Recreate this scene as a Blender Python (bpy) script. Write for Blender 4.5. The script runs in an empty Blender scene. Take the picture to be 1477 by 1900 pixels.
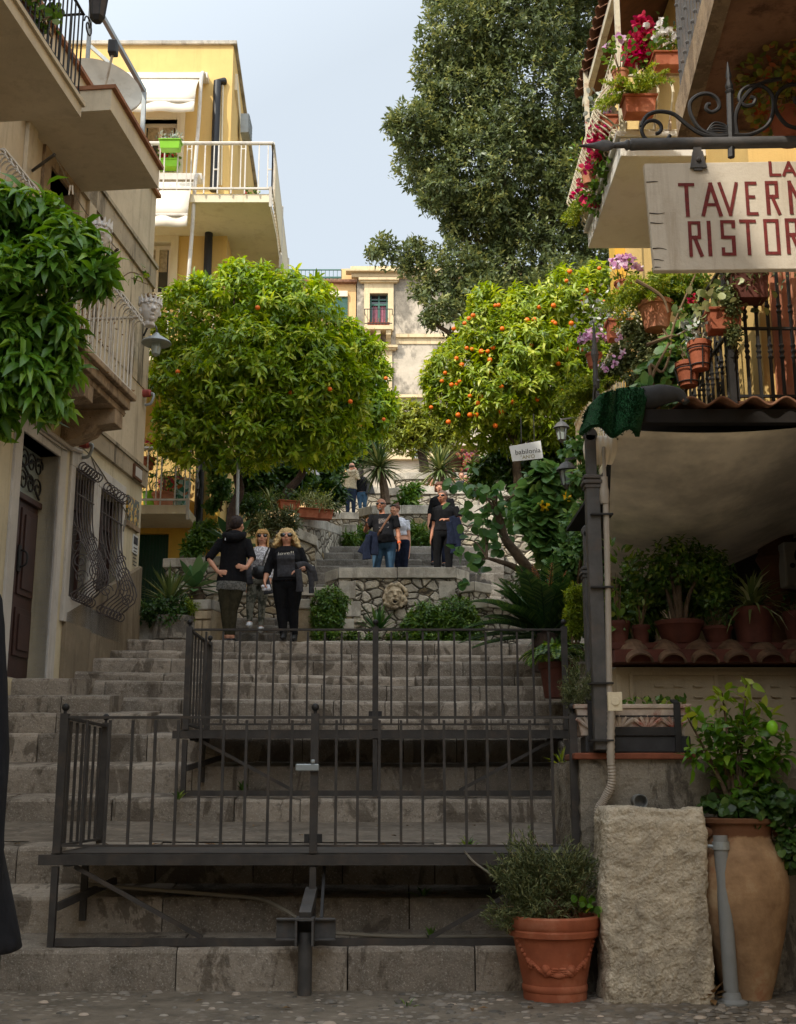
# Stepped street below a tavern: the place built in metres, camera at the origin looking along +y
import bpy,bmesh,math,random
import numpy as np
from mathutils import Vector,Matrix
R=math.radians
PI=math.pi
scene=bpy.context.scene
COL=scene.collection
rng=np.random.default_rng(11)
random.seed(5)
EYE=1.33
F_PX=2250.0
TH=math.atan(515.0/F_PX)
CT,ST=math.cos(TH),math.sin(TH)
def ray(px,py):
 xc=(px-738.5)/F_PX
 yc=(950.0-py)/F_PX
 return Vector((xc,CT-yc*ST,ST+yc*CT))
def P(px,py,Y):
 """the point of the place seen at photo position px,py that stands Y metres ahead"""
 d=ray(px,py)
 return Vector((0,0,EYE))+d*(Y/d.y)
def PZ(px,py,z):
 d=ray(px,py)
 return Vector((0,0,EYE))+d*((z-EYE)/d.z)
def PX(px,py,x):
 d=ray(px,py)
 return Vector((0,0,EYE))+d*(x/d.x)
def ppm(py,Y):
 d=ray(738.5,py)
 return F_PX*d.y/Y
FDIR=Vector((0.103,1,0)).normalized()
FNRM=Vector((FDIR.y,-FDIR.x,0))
FORG=Vector((-3.93-0.103*16,0,0))
def LP(s,o,z):
 return FORG+FDIR*s+FNRM*o+Vector((0,0,z))
def LF(px,py,o=0.0):
 """s,z where the sight line of px,py meets the facade plane pushed out by o"""
 d=ray(px,py)
 c=Vector((0,0,EYE))
 t=((FORG+FNRM*o-c).dot(FNRM))/d.dot(FNRM)
 p=c+d*t
 return(p-FORG).dot(FDIR),p.z
def wloc(o):
 v=Vector((0,0,0))
 while o is not None:
  v+=o.location
  o=o.parent
 return v
def tag(o,label=None,cat=None,group=None,kind=None):
 if label:o['label']=label
 if cat:o['category']=cat
 if group:o['group']=group
 if kind:o['kind']=kind
 return o
def thing(name,label,cat,loc,group=None):
 o=bpy.data.objects.new(name,None)
 o.empty_display_size=0.1
 COL.objects.link(o)
 o.location=loc
 return tag(o,label,cat,group)
def copy_tree(o,parent=None):
 c=o.copy()
 COL.objects.link(c)
 if parent is not None:
  c.parent=parent
 for ch in list(o.children):
  copy_tree(ch,c)
 return c
def mesh_obj(name,me,mat,parent=None,origin=None):
 o=bpy.data.objects.new(name,me)
 if mat is not None:
  for m in(mat if isinstance(mat,(list,tuple))else[mat]):
   me.materials.append(m)
 COL.objects.link(o)
 if parent is not None:
  o.parent=parent
  me.transform(Matrix.Translation(-wloc(parent)))
 else:
  n=len(me.vertices)
  co=np.empty(n*3,dtype=np.float32)
  me.vertices.foreach_get('co',co)
  co=co.reshape(-1,3)
  if origin is None:
   mn,mx=co.min(0),co.max(0)
   origin=Vector(((mn[0]+mx[0])/2,(mn[1]+mx[1])/2,mn[2]))
  me.transform(Matrix.Translation(-Vector(origin)))
  o.location=origin
 return o
def frame_of(d):
 d=Vector(d).normalized()
 a=Vector((0,0,1))if abs(d.z)<0.95 else Vector((1,0,0))
 u=d.cross(a).normalized()
 v=u.cross(d).normalized()
 return d,u,v
class MB:
 def __init__(self):
  self.v=[];self.f=[];self.m=[];self.mi=0
 def add(self,vs,fs):
  b=len(self.v)
  self.v+=[tuple(p)for p in vs]
  self.f+=[tuple(b+i for i in f)for f in fs]
  self.m+=[self.mi]*len(fs)
 def hexa(self,c):
  """8 corners: bottom 4 ccw, top 4 ccw"""
  self.add(c,[(3,2,1,0),(4,5,6,7),(0,1,5,4),(1,2,6,5),(2,3,7,6),(3,0,4,7)])
 def box(self,c,s,rz=0.0):
  c=Vector(c);hx,hy,hz=s[0]/2,s[1]/2,s[2]/2
  cs,sn=math.cos(rz),math.sin(rz)
  pts=[]
  for z in(-hz,hz):
   for x,y in((-hx,-hy),(hx,-hy),(hx,hy),(-hx,hy)):
    pts.append(c+Vector((x*cs-y*sn,x*sn+y*cs,z)))
  self.hexa(pts)
 def fbox(self,s0,s1,o0,o1,z0,z1):
  """box in the left facade frame"""
  q=[(s0,o1),(s0,o0),(s1,o0),(s1,o1)]
  q=[(s0,o0),(s0,o1),(s1,o1),(s1,o0)]
  self.hexa([LP(a,b,z0)for a,b in q]+[LP(a,b,z1)for a,b in q])
 def bar(self,a,b,w,h=None,up=(0,0,1)):
  """rectangular bar from a to b"""
  a=Vector(a);b=Vector(b);h=h or w
  d=(b-a).normalized();up=Vector(up)
  if abs(d.dot(up))>0.98:up=Vector((0,1,0))
  u=d.cross(up).normalized();v=u.cross(d).normalized()
  pts=[]
  for p in(a,b):
   for x,y in((-1,-1),(1,-1),(1,1),(-1,1)):
    pts.append(p+u*(x*w/2)+v*(y*h/2))
  self.hexa(pts)
 def tube(self,path,r,n=8,cap=True,flat=1.0,up=None):
  path=[Vector(p)for p in path]
  m=len(path)
  rs=list(r)if isinstance(r,(list,tuple))else[r]*m
  tang=[]
  for i in range(m):
   a=path[max(0,i-1)];b=path[min(m-1,i+1)]
   t=(b-a)
   tang.append(t.normalized()if t.length>1e-9 else Vector((0,0,1)))
  d,u,v=frame_of(tang[0])
  if up is not None:
   u=d.cross(Vector(up)).normalized();v=u.cross(d).normalized()
  vs=[]
  for i in range(m):
   t=tang[i]
   u=(u-t*u.dot(t)).normalized();v=t.cross(u).normalized()
   rr=rs[i]
   rx,ry=rr if isinstance(rr,tuple)else(rr,rr*flat)
   for k in range(n):
    an=2*PI*k/n
    vs.append(path[i]+u*(rx*math.cos(an))+v*(ry*math.sin(an)))
  fs=[]
  for i in range(m-1):
   for k in range(n):
    k2=(k+1)%n
    fs.append((i*n+k,i*n+k2,(i+1)*n+k2,(i+1)*n+k))
  if cap:
   fs.append(tuple(range(n-1,-1,-1)))
   fs.append(tuple((m-1)*n+k for k in range(n)))
  self.add(vs,fs)
 def lathe(self,prof,c,n=24,axis=(0,0,1),rx=1.0,ry=1.0,cap=True):
  c=Vector(c);d,u,v=frame_of(axis)
  if tuple(axis)==(0,0,1):u,v=Vector((1,0,0)),Vector((0,1,0))
  vs=[]
  for r,z in prof:
   for k in range(n):
    an=2*PI*k/n
    vs.append(c+d*z+u*(r*rx*math.cos(an))+v*(r*ry*math.sin(an)))
  fs=[]
  for i in range(len(prof)-1):
   for k in range(n):
    k2=(k+1)%n
    fs.append((i*n+k,i*n+k2,(i+1)*n+k2,(i+1)*n+k))
  if cap:
   fs.append(tuple(range(n-1,-1,-1)))
   fs.append(tuple((len(prof)-1)*n+k for k in range(n)))
  self.add(vs,fs)
 def ball(self,c,r,n=10,m=7):
  c=Vector(c);r=(r,r,r)if not isinstance(r,(tuple,list))else r
  prof=[]
  vs=[c+Vector((0,0,-r[2]))]
  for i in range(1,m):
   ph=-PI/2+PI*i/m
   for k in range(n):
    an=2*PI*k/n
    vs.append(c+Vector((r[0]*math.cos(ph)*math.cos(an),r[1]*math.cos(ph)*math.sin(an),r[2]*math.sin(ph))))
  vs.append(c+Vector((0,0,r[2])))
  fs=[]
  for k in range(n):
   fs.append((0,1+(k+1)%n,1+k))
  for i in range(m-2):
   for k in range(n):
    a=1+i*n;b=a+n;k2=(k+1)%n
    fs.append((a+k,a+k2,b+k2,b+k))
  a=1+(m-2)*n;t=len(vs)-1
  for k in range(n):
   fs.append((a+k,a+(k+1)%n,t))
  self.add(vs,fs)
 def prism(self,pts,ext):
  """closed polygon pts (3d) extruded by vector ext"""
  pts=[Vector(p)for p in pts];e=Vector(ext);n=len(pts)
  self.add(pts+[p+e for p in pts],[tuple(range(n-1,-1,-1)),tuple(range(n,2*n))]+[(i,(i+1)%n,n+(i+1)%n,n+i)for i in range(n)])
 def grid(self,fn,nu,nv):
  vs=[fn(i/nu,j/nv)for j in range(nv+1)for i in range(nu+1)]
  fs=[(j*(nu+1)+i,j*(nu+1)+i+1,(j+1)*(nu+1)+i+1,(j+1)*(nu+1)+i)for j in range(nv)for i in range(nu)]
  self.add(vs,fs)
 def mesh(self,name,smooth=False):
  me=bpy.data.meshes.new(name)
  me.from_pydata(self.v,[],self.f)
  if any(self.m):
   me.polygons.foreach_set('material_index',self.m)
  bm=bmesh.new();bm.from_mesh(me)
  bmesh.ops.recalc_face_normals(bm,faces=bm.faces)
  bm.to_mesh(me);bm.free()
  if smooth:
   me.polygons.foreach_set('use_smooth',[True]*len(me.polygons))
   try:me.set_sharp_from_angle(angle=R(40))
   except Exception:pass
  me.update()
  return me
 def build(self,name,mat,parent=None,smooth=False,bevel=0.0,origin=None,label=None):
  o=mesh_obj(name,self.mesh(name,smooth),mat,parent,origin)
  if bevel:
   b=o.modifiers.new('bevel','BEVEL');b.width=bevel;b.segments=2;b.limit_method='ANGLE'
  if label:o['label']=label
  return o
def spiral(c,u,v,r0,r1,a0,a1,n=18):
 c=Vector(c);u=Vector(u);v=Vector(v)
 out=[]
 for i in range(n+1):
  t=i/n;r=r0+(r1-r0)*t;a=a0+(a1-a0)*t
  out.append(c+u*(r*math.cos(a))+v*(r*math.sin(a)))
 return out
def bez(pts,n=12):
 """smooth curve through the points (Catmull-Rom)"""
 pts=[Vector(p)for p in pts]
 q=[pts[0]]+pts+[pts[-1]]
 out=[]
 for i in range(1,len(q)-2):
  p0,p1,p2,p3=q[i-1],q[i],q[i+1],q[i+2]
  for k in range(n):
   t=k/n
   out.append(0.5*((2*p1)+(-p0+p2)*t+(2*p0-5*p1+4*p2-p3)*t*t+(-p0+3*p1-3*p2+p3)*t**3))
 out.append(pts[-1])
 return out
def text_mb(mb,txt,org,u,v,size,thick=0.002,nrm=None):
 """flat lettering: txt starts at org, runs along u, stands along v"""
 cu=bpy.data.curves.new('lettering','FONT')
 cu.body=txt;cu.size=1.0;cu.resolution_u=3
 ob=bpy.data.objects.new('lettering',cu)
 COL.objects.link(ob)
 dg=bpy.context.evaluated_depsgraph_get();dg.update()
 me=bpy.data.meshes.new_from_object(ob.evaluated_get(dg))
 u=Vector(u).normalized();v=Vector(v).normalized();n=u.cross(v)if nrm is None else Vector(nrm)
 vs=[Vector(org)+u*(p.co.x*size)+v*(p.co.y*size)+n*thick for p in me.vertices]
 mb.add(vs,[tuple(p.vertices)for p in me.polygons])
 w=max(p.co.x for p in me.vertices)*size
 bpy.data.objects.remove(ob);bpy.data.curves.remove(cu);bpy.data.meshes.remove(me)
 return w
def voxel(mb,name,mat,parent,vox=0.012,smooth=2,label=None):
 """weld the overlapping closed pieces of mb into one continuous skin"""
 me=mb.mesh(name)
 ob=bpy.data.objects.new(name,me);COL.objects.link(ob)
 m=ob.modifiers.new('r','REMESH');m.mode='VOXEL';m.voxel_size=vox
 if smooth:
  s=ob.modifiers.new('s','SMOOTH');s.factor=0.5;s.iterations=smooth
 dg=bpy.context.evaluated_depsgraph_get();dg.update()
 me2=bpy.data.meshes.new_from_object(ob.evaluated_get(dg))
 bpy.data.objects.remove(ob);bpy.data.meshes.remove(me)
 me2.polygons.foreach_set('use_smooth',[True]*len(me2.polygons))
 me2.name=name
 o=mesh_obj(name,me2,mat,parent)
 if label:o['label']=label
 return o
def unit(a):
 return a/np.maximum(np.linalg.norm(a,axis=1,keepdims=True),1e-9)
TPL_SIMPLE=(np.array([(0,0,0),(.45,.5,.10),(.48,0,0),(.45,-.5,.10),(1,0,-.10)]),[(0,1,4,2),(0,2,4,3)])
TPL_CURVED=(np.array([(0,0,0),(.28,.42,.06),(.30,0,.0),(.28,-.42,.06),(.66,.40,-.02),(.68,0,-.08),(.66,-.40,-.02),(1,0,-.28)]),[(0,1,2),(0,2,3),(1,4,5,2),(2,5,6,3),(4,7,5),(5,7,6)])
TPL_ROUND=(np.array([(0,0,0),(.05,.38,.05),(.45,.58,.07),(.5,0,-.02),(.45,-.58,.07),(.05,-.38,.05),(.85,.34,-.02),(.85,-.34,-.02),(1.02,0,-.10)]),[(0,3,2,1),(0,5,4,3),(3,8,6,2),(3,4,7,8)])
TPL_BLADE=(np.array([(0,.5,0),(0,-.5,0),(.35,.55,.04),(.35,-.55,.04),(.7,.38,-.03),(.7,-.38,-.03),(1,0,-.2)]),[(0,1,3,2),(2,3,5,4),(4,5,6)])
def leaf_mesh(name,mat,parent,pos,d,up,L,W,tpl=TPL_CURVED,tone=None,bend=1.0,origin=None):
 """one mesh of many leaves; a random tone per leaf is stored in the attribute 'tone'"""
 N=len(pos)
 d=unit(d);side=unit(np.cross(d,up));nrm=np.cross(side,d)
 T,F=tpl
 K=len(T)
 L=np.broadcast_to(np.asarray(L,float),(N,));W=np.broadcast_to(np.asarray(W,float),(N,))
 V=(pos[:,None,:]+d[:,None,:]*(T[None,:,0:1]*L[:,None,None])+side[:,None,:]*(T[None,:,1:2]*W[:,None,None])+nrm[:,None,:]*(T[None,:,2:3]*L[:,None,None]*bend))
 V=V.reshape(-1,3)
 loops=[];starts=[];tot=0;base=np.arange(N)*K
 idx=[]
 per=sum(len(f)for f in F)
 fl=np.concatenate([np.array(f)for f in F])
 loops=(base[:,None]+fl[None,:]).reshape(-1)
 ls=np.cumsum([0]+[len(f)for f in F[:-1]])
 starts=(np.arange(N)[:,None]*per+ls[None,:]).reshape(-1)
 totals=np.tile([len(f)for f in F],N)
 me=bpy.data.meshes.new(name)
 me.vertices.add(len(V));me.loops.add(len(loops));me.polygons.add(len(starts))
 me.vertices.foreach_set('co',V.astype(np.float32).reshape(-1))
 me.loops.foreach_set('vertex_index',loops.astype(np.int32))
 me.polygons.foreach_set('loop_start',starts.astype(np.int32))
 me.polygons.foreach_set('loop_total',totals.astype(np.int32))
 me.polygons.foreach_set('use_smooth',np.ones(len(starts),dtype=bool))
 me.update(calc_edges=True)
 if tone is None:tone=rng.random(N)
 at=me.attributes.new('tone','FLOAT','POINT')
 at.data.foreach_set('value',np.repeat(tone,K).astype(np.float32))
 me.validate()
 return mesh_obj(name,me,mat,parent,origin)
def rand_dirs(n):
 v=rng.normal(size=(n,3))
 return unit(v)
def crown_points(blobs,n,shell=(0.72,1.04),back=0.45,low=0.7):
 """points + outward directions over the surface of a union of ellipsoids (cx,cy,cz,rx,ry,rz)"""
 B=np.array(blobs,float)
 area=(B[:,3]*B[:,5]+B[:,3]*B[:,4]+B[:,4]*B[:,5])
 p=area/area.sum()
 out_p=[];out_d=[]
 got=0
 while got<n:
  m=n*2
  k=rng.choice(len(B),size=m,p=p)
  u=rand_dirs(m)
  keep=rng.random(m)<np.where(u[:,1]>0.35,back,1.0)*np.where(u[:,2]<-0.3,low,1.0)
  t=shell[0]+(shell[1]-shell[0])*rng.random(m)**0.6
  pos=B[k,:3]+u*B[k,3:]*t[:,None]
  q=(pos[:,None,:]-B[None,:,:3])/B[None,:,3:]
  r=np.linalg.norm(q,axis=2)
  r[np.arange(m),k]=9
  keep&=(r.min(1)>shell[0]*0.92)
  out_p.append(pos[keep]);nd=unit(u/B[k,3:])
  out_d.append(nd[keep]);got+=keep.sum()
 return np.concatenate(out_p)[:n],np.concatenate(out_d)[:n]
def cluster_leaves(cen,axis,per,twig,spread=(45,100),grav=0.25,jit=0.25):
 """leaves set round twig ends; returns pos, dir, up, cluster id"""
 C=len(cen)
 n=C*per
 cid=np.repeat(np.arange(C),per)
 a=axis[cid]
 t=np.tile(np.arange(per)/max(1,per-1),C)
 ref=np.where(np.abs(a[:,2:3])<0.9,np.array([[0,0,1.0]]),np.array([[1.0,0,0]]))
 u=unit(np.cross(a,ref));v=np.cross(u,a)
 ph=np.tile(np.arange(per)*2.399,C)+np.repeat(rng.random(C)*6.28,per)+rng.normal(size=n)*0.3
 sp=np.radians(spread[1]+(spread[0]-spread[1])*t+rng.normal(size=n)*10)
 d=a*np.cos(sp)[:,None]+(u*np.cos(ph)[:,None]+v*np.sin(ph)[:,None])*np.sin(sp)[:,None]
 d[:,2]-=grav
 d+=rng.normal(size=(n,3))*jit*0.5
 pos=cen[cid]+a*((t-1)*twig)[:,None]+rng.normal(size=(n,3))*0.01
 up=a+np.array([0,0,0.6])+rng.normal(size=(n,3))*0.15
 return pos,unit(d),unit(up),cid
def rgb(h):
 """sRGB 0-255 triple -> linear rgba"""
 out=[]
 for c in h:
  c=c/255.0
  out.append(c/12.92 if c<=0.04045 else((c+0.055)/1.055)**2.4)
 return(*out,1.0)
class NT:
 def __init__(self,name):
  self.mat=bpy.data.materials.new(name)
  self.mat.use_nodes=True
  self.t=self.mat.node_tree
  self.b=self.t.nodes['Principled BSDF']
  self.tc=self.n('ShaderNodeTexCoord')
  self.co=self.tc.outputs['Object']
 def n(self,ty,**kw):
  x=self.t.nodes.new(ty)
  for k,v in kw.items():setattr(x,k,v)
  return x
 def link(self,a,b):self.t.links.new(a,b)
 def val(self,sock,v):
  if hasattr(v,'is_linked')or isinstance(v,bpy.types.NodeSocket):self.link(v,sock)
  else:sock.default_value=v
 def scaled(self,s):
  m=self.n('ShaderNodeMapping');m.inputs['Scale'].default_value=s
  self.link(self.co,m.inputs['Vector']);return m.outputs[0]
 def noise(self,scale,detail=5,rough=0.6,vec=None,dist=0.0):
  x=self.n('ShaderNodeTexNoise');x.inputs['Scale'].default_value=scale
  x.inputs['Detail'].default_value=detail;x.inputs['Roughness'].default_value=rough
  x.inputs['Distortion'].default_value=dist
  self.link(vec if vec is not None else self.co,x.inputs['Vector'])
  return self.step(x.outputs['Fac'],0.18,0.82)
 def voro(self,scale,feature='F1',vec=None,rnd=1.0):
  x=self.n('ShaderNodeTexVoronoi',feature=feature);x.inputs['Scale'].default_value=scale
  x.inputs['Randomness'].default_value=rnd
  self.link(vec if vec is not None else self.co,x.inputs['Vector'])
  return x
 def ramp(self,fac,stops):
  x=self.n('ShaderNodeValToRGB')
  e=x.color_ramp.elements
  while len(e)<len(stops):e.new(0.5)
  for i,(p,c)in enumerate(stops):
   e[i].position=p;e[i].color=c if len(c)==4 else(*c,1)
  self.link(fac,x.inputs['Fac']);return x.outputs['Color']
 def step(self,fac,a,b):
  x=self.n('ShaderNodeMapRange');x.inputs['From Min'].default_value=a;x.inputs['From Max'].default_value=b
  self.link(fac,x.inputs['Value']);return x.outputs[0]
 def mix(self,fac,a,b,blend='MIX'):
  x=self.n('ShaderNodeMix',data_type='RGBA',blend_type=blend)
  self.val(x.inputs[0],fac);self.val(x.inputs[6],a);self.val(x.inputs[7],b)
  return x.outputs[2]
 def math(self,op,a,b=0.0):
  x=self.n('ShaderNodeMath',operation=op);self.val(x.inputs[0],a);self.val(x.inputs[1],b);return x.outputs[0]
 def bump(self,h,strength=0.4,dist=0.01,prev=None):
  x=self.n('ShaderNodeBump');x.inputs['Strength'].default_value=strength;x.inputs['Distance'].default_value=dist
  self.link(h,x.inputs['Height'])
  if prev is not None:self.link(prev,x.inputs['Normal'])
  return x.outputs[0]
 def out(self,col=None,rough=None,normal=None,metal=None,spec=None):
  if col is not None:self.val(self.b.inputs['Base Color'],col)
  if rough is not None:self.val(self.b.inputs['Roughness'],rough)
  if normal is not None:self.link(normal,self.b.inputs['Normal'])
  if metal is not None:self.b.inputs['Metallic'].default_value=metal
  if spec is not None:self.b.inputs['Specular IOR Level'].default_value=spec
  return self.mat
def m_plain(name,c,rough=0.6,var=0.15,scale=6,bump=0.15,bscale=40,metal=0.0,spec=0.4,dirt=None,dirt_amt=0.4,bdist=0.004):
 t=NT(name);c=rgb(c)
 lo=tuple(x*(1-var)for x in c[:3])+(1,);hi=tuple(min(1,x*(1+var))for x in c[:3])+(1,)
 col=t.ramp(t.noise(scale,6),[(0.3,lo),(0.7,hi)])
 if dirt is not None:
  f=t.math('MULTIPLY',t.step(t.noise(scale*0.55,8,0.7),0.52,0.72),dirt_amt)
  col=t.mix(f,col,rgb(dirt))
 return t.out(col,rough,t.bump(t.noise(bscale,4),bump,bdist),metal,spec)
def m_stucco(name,c,streak=(90,80,66),amt=0.5,var=0.12,fine=60,low_dirt=None):
 """rendered wall with uneven paint, vertical weather streaks and grain"""
 t=NT(name);c=rgb(c)
 lo=tuple(x*(1-var)for x in c[:3])+(1,);hi=tuple(min(1,x*(1+var*0.6))for x in c[:3])+(1,)
 col=t.ramp(t.noise(1.1,8,0.65),[(0.3,lo),(0.68,hi)])
 s=t.noise(1.0,6,0.7,t.scaled((5,5,0.45)))
 f=t.math('MULTIPLY',t.step(s,0.53,0.75),amt)
 col=t.mix(f,col,rgb(streak))
 g=t.math('MULTIPLY',t.step(t.noise(7,8,0.75),0.55,0.8),amt*0.5)
 col=t.mix(g,col,rgb(streak))
 n=t.bump(t.noise(fine,5,0.7),0.35,0.006)
 n=t.bump(t.noise(3,4),0.2,0.02,n)
 return t.out(col,0.9,n,spec=0.2)
def m_stone(name,c,dark=(62,54,46),light=(150,142,130),scale=3.0,stain=0.7,grain=90,bump=0.5):
 t=NT(name);c=rgb(c)
 n1=t.noise(scale,8,0.65)
 col=t.ramp(n1,[(0.28,tuple(x*0.72 for x in c[:3])),(0.5,c),(0.72,tuple(min(1,x*1.25)for x in c[:3]))])
 sp=t.noise(55,3,0.8)
 col=t.mix(t.math('MULTIPLY',t.step(sp,0.62,0.75),0.45),col,rgb(light))
 st=t.noise(1.0,8,0.7,t.scaled((3.2,3.2,1.1)),0.6)
 col=t.mix(t.math('MULTIPLY',t.step(st,0.53,0.60),stain),col,rgb(dark))
 ri=t.n('ShaderNodeObjectInfo')
 h=t.noise(grain,5,0.7)
 n=t.bump(h,bump,0.008)
 n=t.bump(t.noise(9,6,0.6),bump*0.8,0.03,n)
 return t.out(col,0.85,n,spec=0.25)
def m_block_stone(name,c,dark,light,stain=0.6):
 """steps: like m_stone, with a tone per block from the attribute 'tone'"""
 t=NT(name);c=rgb(c)
 a=t.n('ShaderNodeAttribute');a.attribute_name='tone'
 n1=t.noise(4.0,8,0.7)
 k=t.math('ADD',t.math('MULTIPLY',n1,0.6),t.math('MULTIPLY',a.outputs['Fac'],0.4))
 col=t.ramp(k,[(0.25,tuple(x*0.62 for x in c[:3])),(0.5,c),(0.75,tuple(min(1,x*1.4)for x in c[:3]))])
 sp=t.noise(70,3,0.85)
 col=t.mix(t.math('MULTIPLY',t.step(sp,0.58,0.74),0.55),col,rgb(light))
 st=t.noise(1.0,8,0.65,t.scaled((2.6,2.6,1.3)),0.8)
 col=t.mix(t.math('MULTIPLY',t.step(st,0.54,0.60),stain),col,rgb(dark))
 st2=t.noise(14,6,0.75)
 col=t.mix(t.math('MULTIPLY',t.step(st2,0.58,0.72),0.5),col,rgb(dark))
 n=t.bump(t.noise(80,5,0.75),0.6,0.008)
 n=t.bump(t.noise(12,6,0.6),0.5,0.03,n)
 return t.out(col,0.8,n,spec=0.3)
def m_rubble(name,c,mortar,scale=5.0,warm=(150,128,90),stretch=(1,1,1.35)):
 t=NT(name)
 v=t.scaled(stretch)
 nz=t.n('ShaderNodeTexNoise');nz.inputs['Scale'].default_value=4;nz.inputs['Detail'].default_value=3
 t.link(v,nz.inputs['Vector'])
 mx=t.n('ShaderNodeMix',data_type='VECTOR');mx.inputs[0].default_value=0.09
 t.link(v,mx.inputs[4]);t.link(nz.outputs['Color'],mx.inputs[5])
 vec=mx.outputs[1]
 e=t.voro(scale,'DISTANCE_TO_EDGE',vec).outputs['Distance']
 f1=t.voro(scale,'F1',vec)
 cellcol=f1.outputs['Color']
 sep=t.n('ShaderNodeSeparateColor');t.link(cellcol,sep.inputs[0])
 c=rgb(c)
 col=t.ramp(sep.outputs[0],[(0.0,tuple(x*0.62 for x in c[:3])),(0.5,c),(0.85,tuple(min(1,x*1.35)for x in c[:3])),(1.0,rgb(warm))])
 col=t.mix(t.math('MULTIPLY',t.step(t.noise(26,7,0.75),0.48,0.75),0.55),col,tuple(x*0.45 for x in c[:3])+(1,))
 ed=t.step(e,0.02,0.07)
 mort=t.mix(t.noise(6,4),rgb(mortar),tuple(x*0.35 for x in rgb(mortar)[:3])+(1,))
 col=t.mix(ed,mort,col)
 hs=t.math('ADD',t.math('MULTIPLY',t.step(e,0.0,0.16),1.0),t.math('MULTIPLY',t.noise(30,5,0.7),0.35))
 n=t.bump(hs,1.0,0.05)
 return t.out(col,0.9,n,spec=0.2)
def m_pebble(name,base,scale=22.0,stone=(120,112,102),amt=1.0,dist=0.02):
 t=NT(name)
 v=t.voro(scale,'F1',t.scaled((1,1.3,1)))
 d=v.outputs['Distance']
 sep=t.n('ShaderNodeSeparateColor');t.link(v.outputs['Color'],sep.inputs[0])
 s=rgb(stone)
 stc=t.ramp(sep.outputs[0],[(0,tuple(x*0.5 for x in s[:3])),(0.6,s),(1,tuple(min(1,x*1.7)for x in s[:3]))])
 b=rgb(base)
 bc=t.ramp(t.noise(3.5,8,0.7),[(0.3,tuple(x*0.65 for x in b[:3])),(0.7,tuple(x*1.25 for x in b[:3]))])
 patch=t.step(t.noise(1.6,5,0.6),0.40,0.55)
 f=t.math('MULTIPLY',t.math('MULTIPLY',t.step(d,0.42,0.30),patch),amt)
 f=t.math('MULTIPLY',f,t.step(sep.outputs[1],0.25,0.4))
 col=t.mix(f,bc,stc)
 h=t.math('ADD',t.math('MULTIPLY',f,t.math('SUBTRACT',0.6,d)),t.math('MULTIPLY',t.noise(60,5,0.7),0.25))
 n=t.bump(h,0.9,dist)
 n=t.bump(t.noise(2.5,5),0.5,0.05,n)
 return t.out(col,0.85,n,spec=0.3)
def m_leaf(name,a,b,young=None,rough=0.42,trans=0.3,spec=0.5):
 """leaf green varied per leaf (attribute 'tone'), light passes through a little"""
 t=NT(name)
 at=t.n('ShaderNodeAttribute');at.attribute_name='tone'
 stops=[(0.0,rgb(a)),(0.75,rgb(b))]
 if young is not None:stops=[(0.0,rgb(a)),(0.62,rgb(b)),(1.0,rgb(young))]
 col=t.ramp(at.outputs['Fac'],stops)
 t.out(col,rough,None,spec=spec)
 tr=t.n('ShaderNodeBsdfTranslucent')
 hs=t.n('ShaderNodeHueSaturation');hs.inputs['Hue'].default_value=0.475;hs.inputs['Value'].default_value=1.5;hs.inputs['Saturation'].default_value=1.1
 t.link(col,hs.inputs['Color']);t.link(hs.outputs[0],tr.inputs['Color'])
 mx=t.n('ShaderNodeMixShader');mx.inputs[0].default_value=trans
 t.link(t.b.outputs[0],mx.inputs[1]);t.link(tr.outputs[0],mx.inputs[2])
 o=[x for x in t.t.nodes if x.type=='OUTPUT_MATERIAL'][0]
 t.link(mx.outputs[0],o.inputs['Surface'])
 return t.mat
def m_glass(name,c=(40,46,48),rough=0.08):
 t=NT(name);return t.out(rgb(c),rough,None,spec=0.8)
def m_cloth(name,c,c2=None,scale=18,rough=0.95,bump=0.3):
 t=NT(name);c=rgb(c)
 if c2 is None:
  col=t.ramp(t.noise(scale,4),[(0.3,tuple(x*0.75 for x in c[:3])),(0.7,tuple(min(1,x*1.2)for x in c[:3]))])
 else:
  col=t.ramp(t.noise(scale,4,0.6),[(0.42,c),(0.55,rgb(c2))])
 n=t.bump(t.noise(11,3,0.5,t.scaled((1,1,0.6))),bump,0.03)
 n=t.bump(t.noise(260,2),0.2,0.002,n)
 return t.out(col,rough,n,spec=0.15)
def m_flowers(name,cs,scale=14):
 t=NT(name)
 v=t.voro(scale,'F1')
 sep=t.n('ShaderNodeSeparateColor');t.link(v.outputs['Color'],sep.inputs[0])
 st=[(i/len(cs),rgb(c))for i,c in enumerate(cs)]
 x=t.n('ShaderNodeValToRGB');x.color_ramp.interpolation='CONSTANT'
 e=x.color_ramp.elements
 while len(e)<len(st):e.new(0.5)
 for i,(p,c)in enumerate(st):e[i].position=p;e[i].color=c
 t.link(sep.outputs[0],x.inputs[0])
 return t.out(x.outputs[0],0.4)
def m_peeling(name,c,grey):
 t=NT(name);c=rgb(c);g=rgb(grey)
 col=t.ramp(t.noise(2.5,8,0.7),[(0.3,tuple(x*.82 for x in c[:3])),(0.7,c)])
 p=t.step(t.noise(0.32,9,0.72,t.scaled((1,1,.7))),0.42,0.52)
 gr=t.ramp(t.noise(3.0,8,0.75),[(0.3,tuple(x*.6 for x in g[:3])),(0.7,tuple(x*1.25 for x in g[:3]))])
 col=t.mix(t.math('MULTIPLY',p,.85),col,gr)
 return t.out(col,.9,t.bump(t.noise(6,6),.4,.03),spec=.2)
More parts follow.
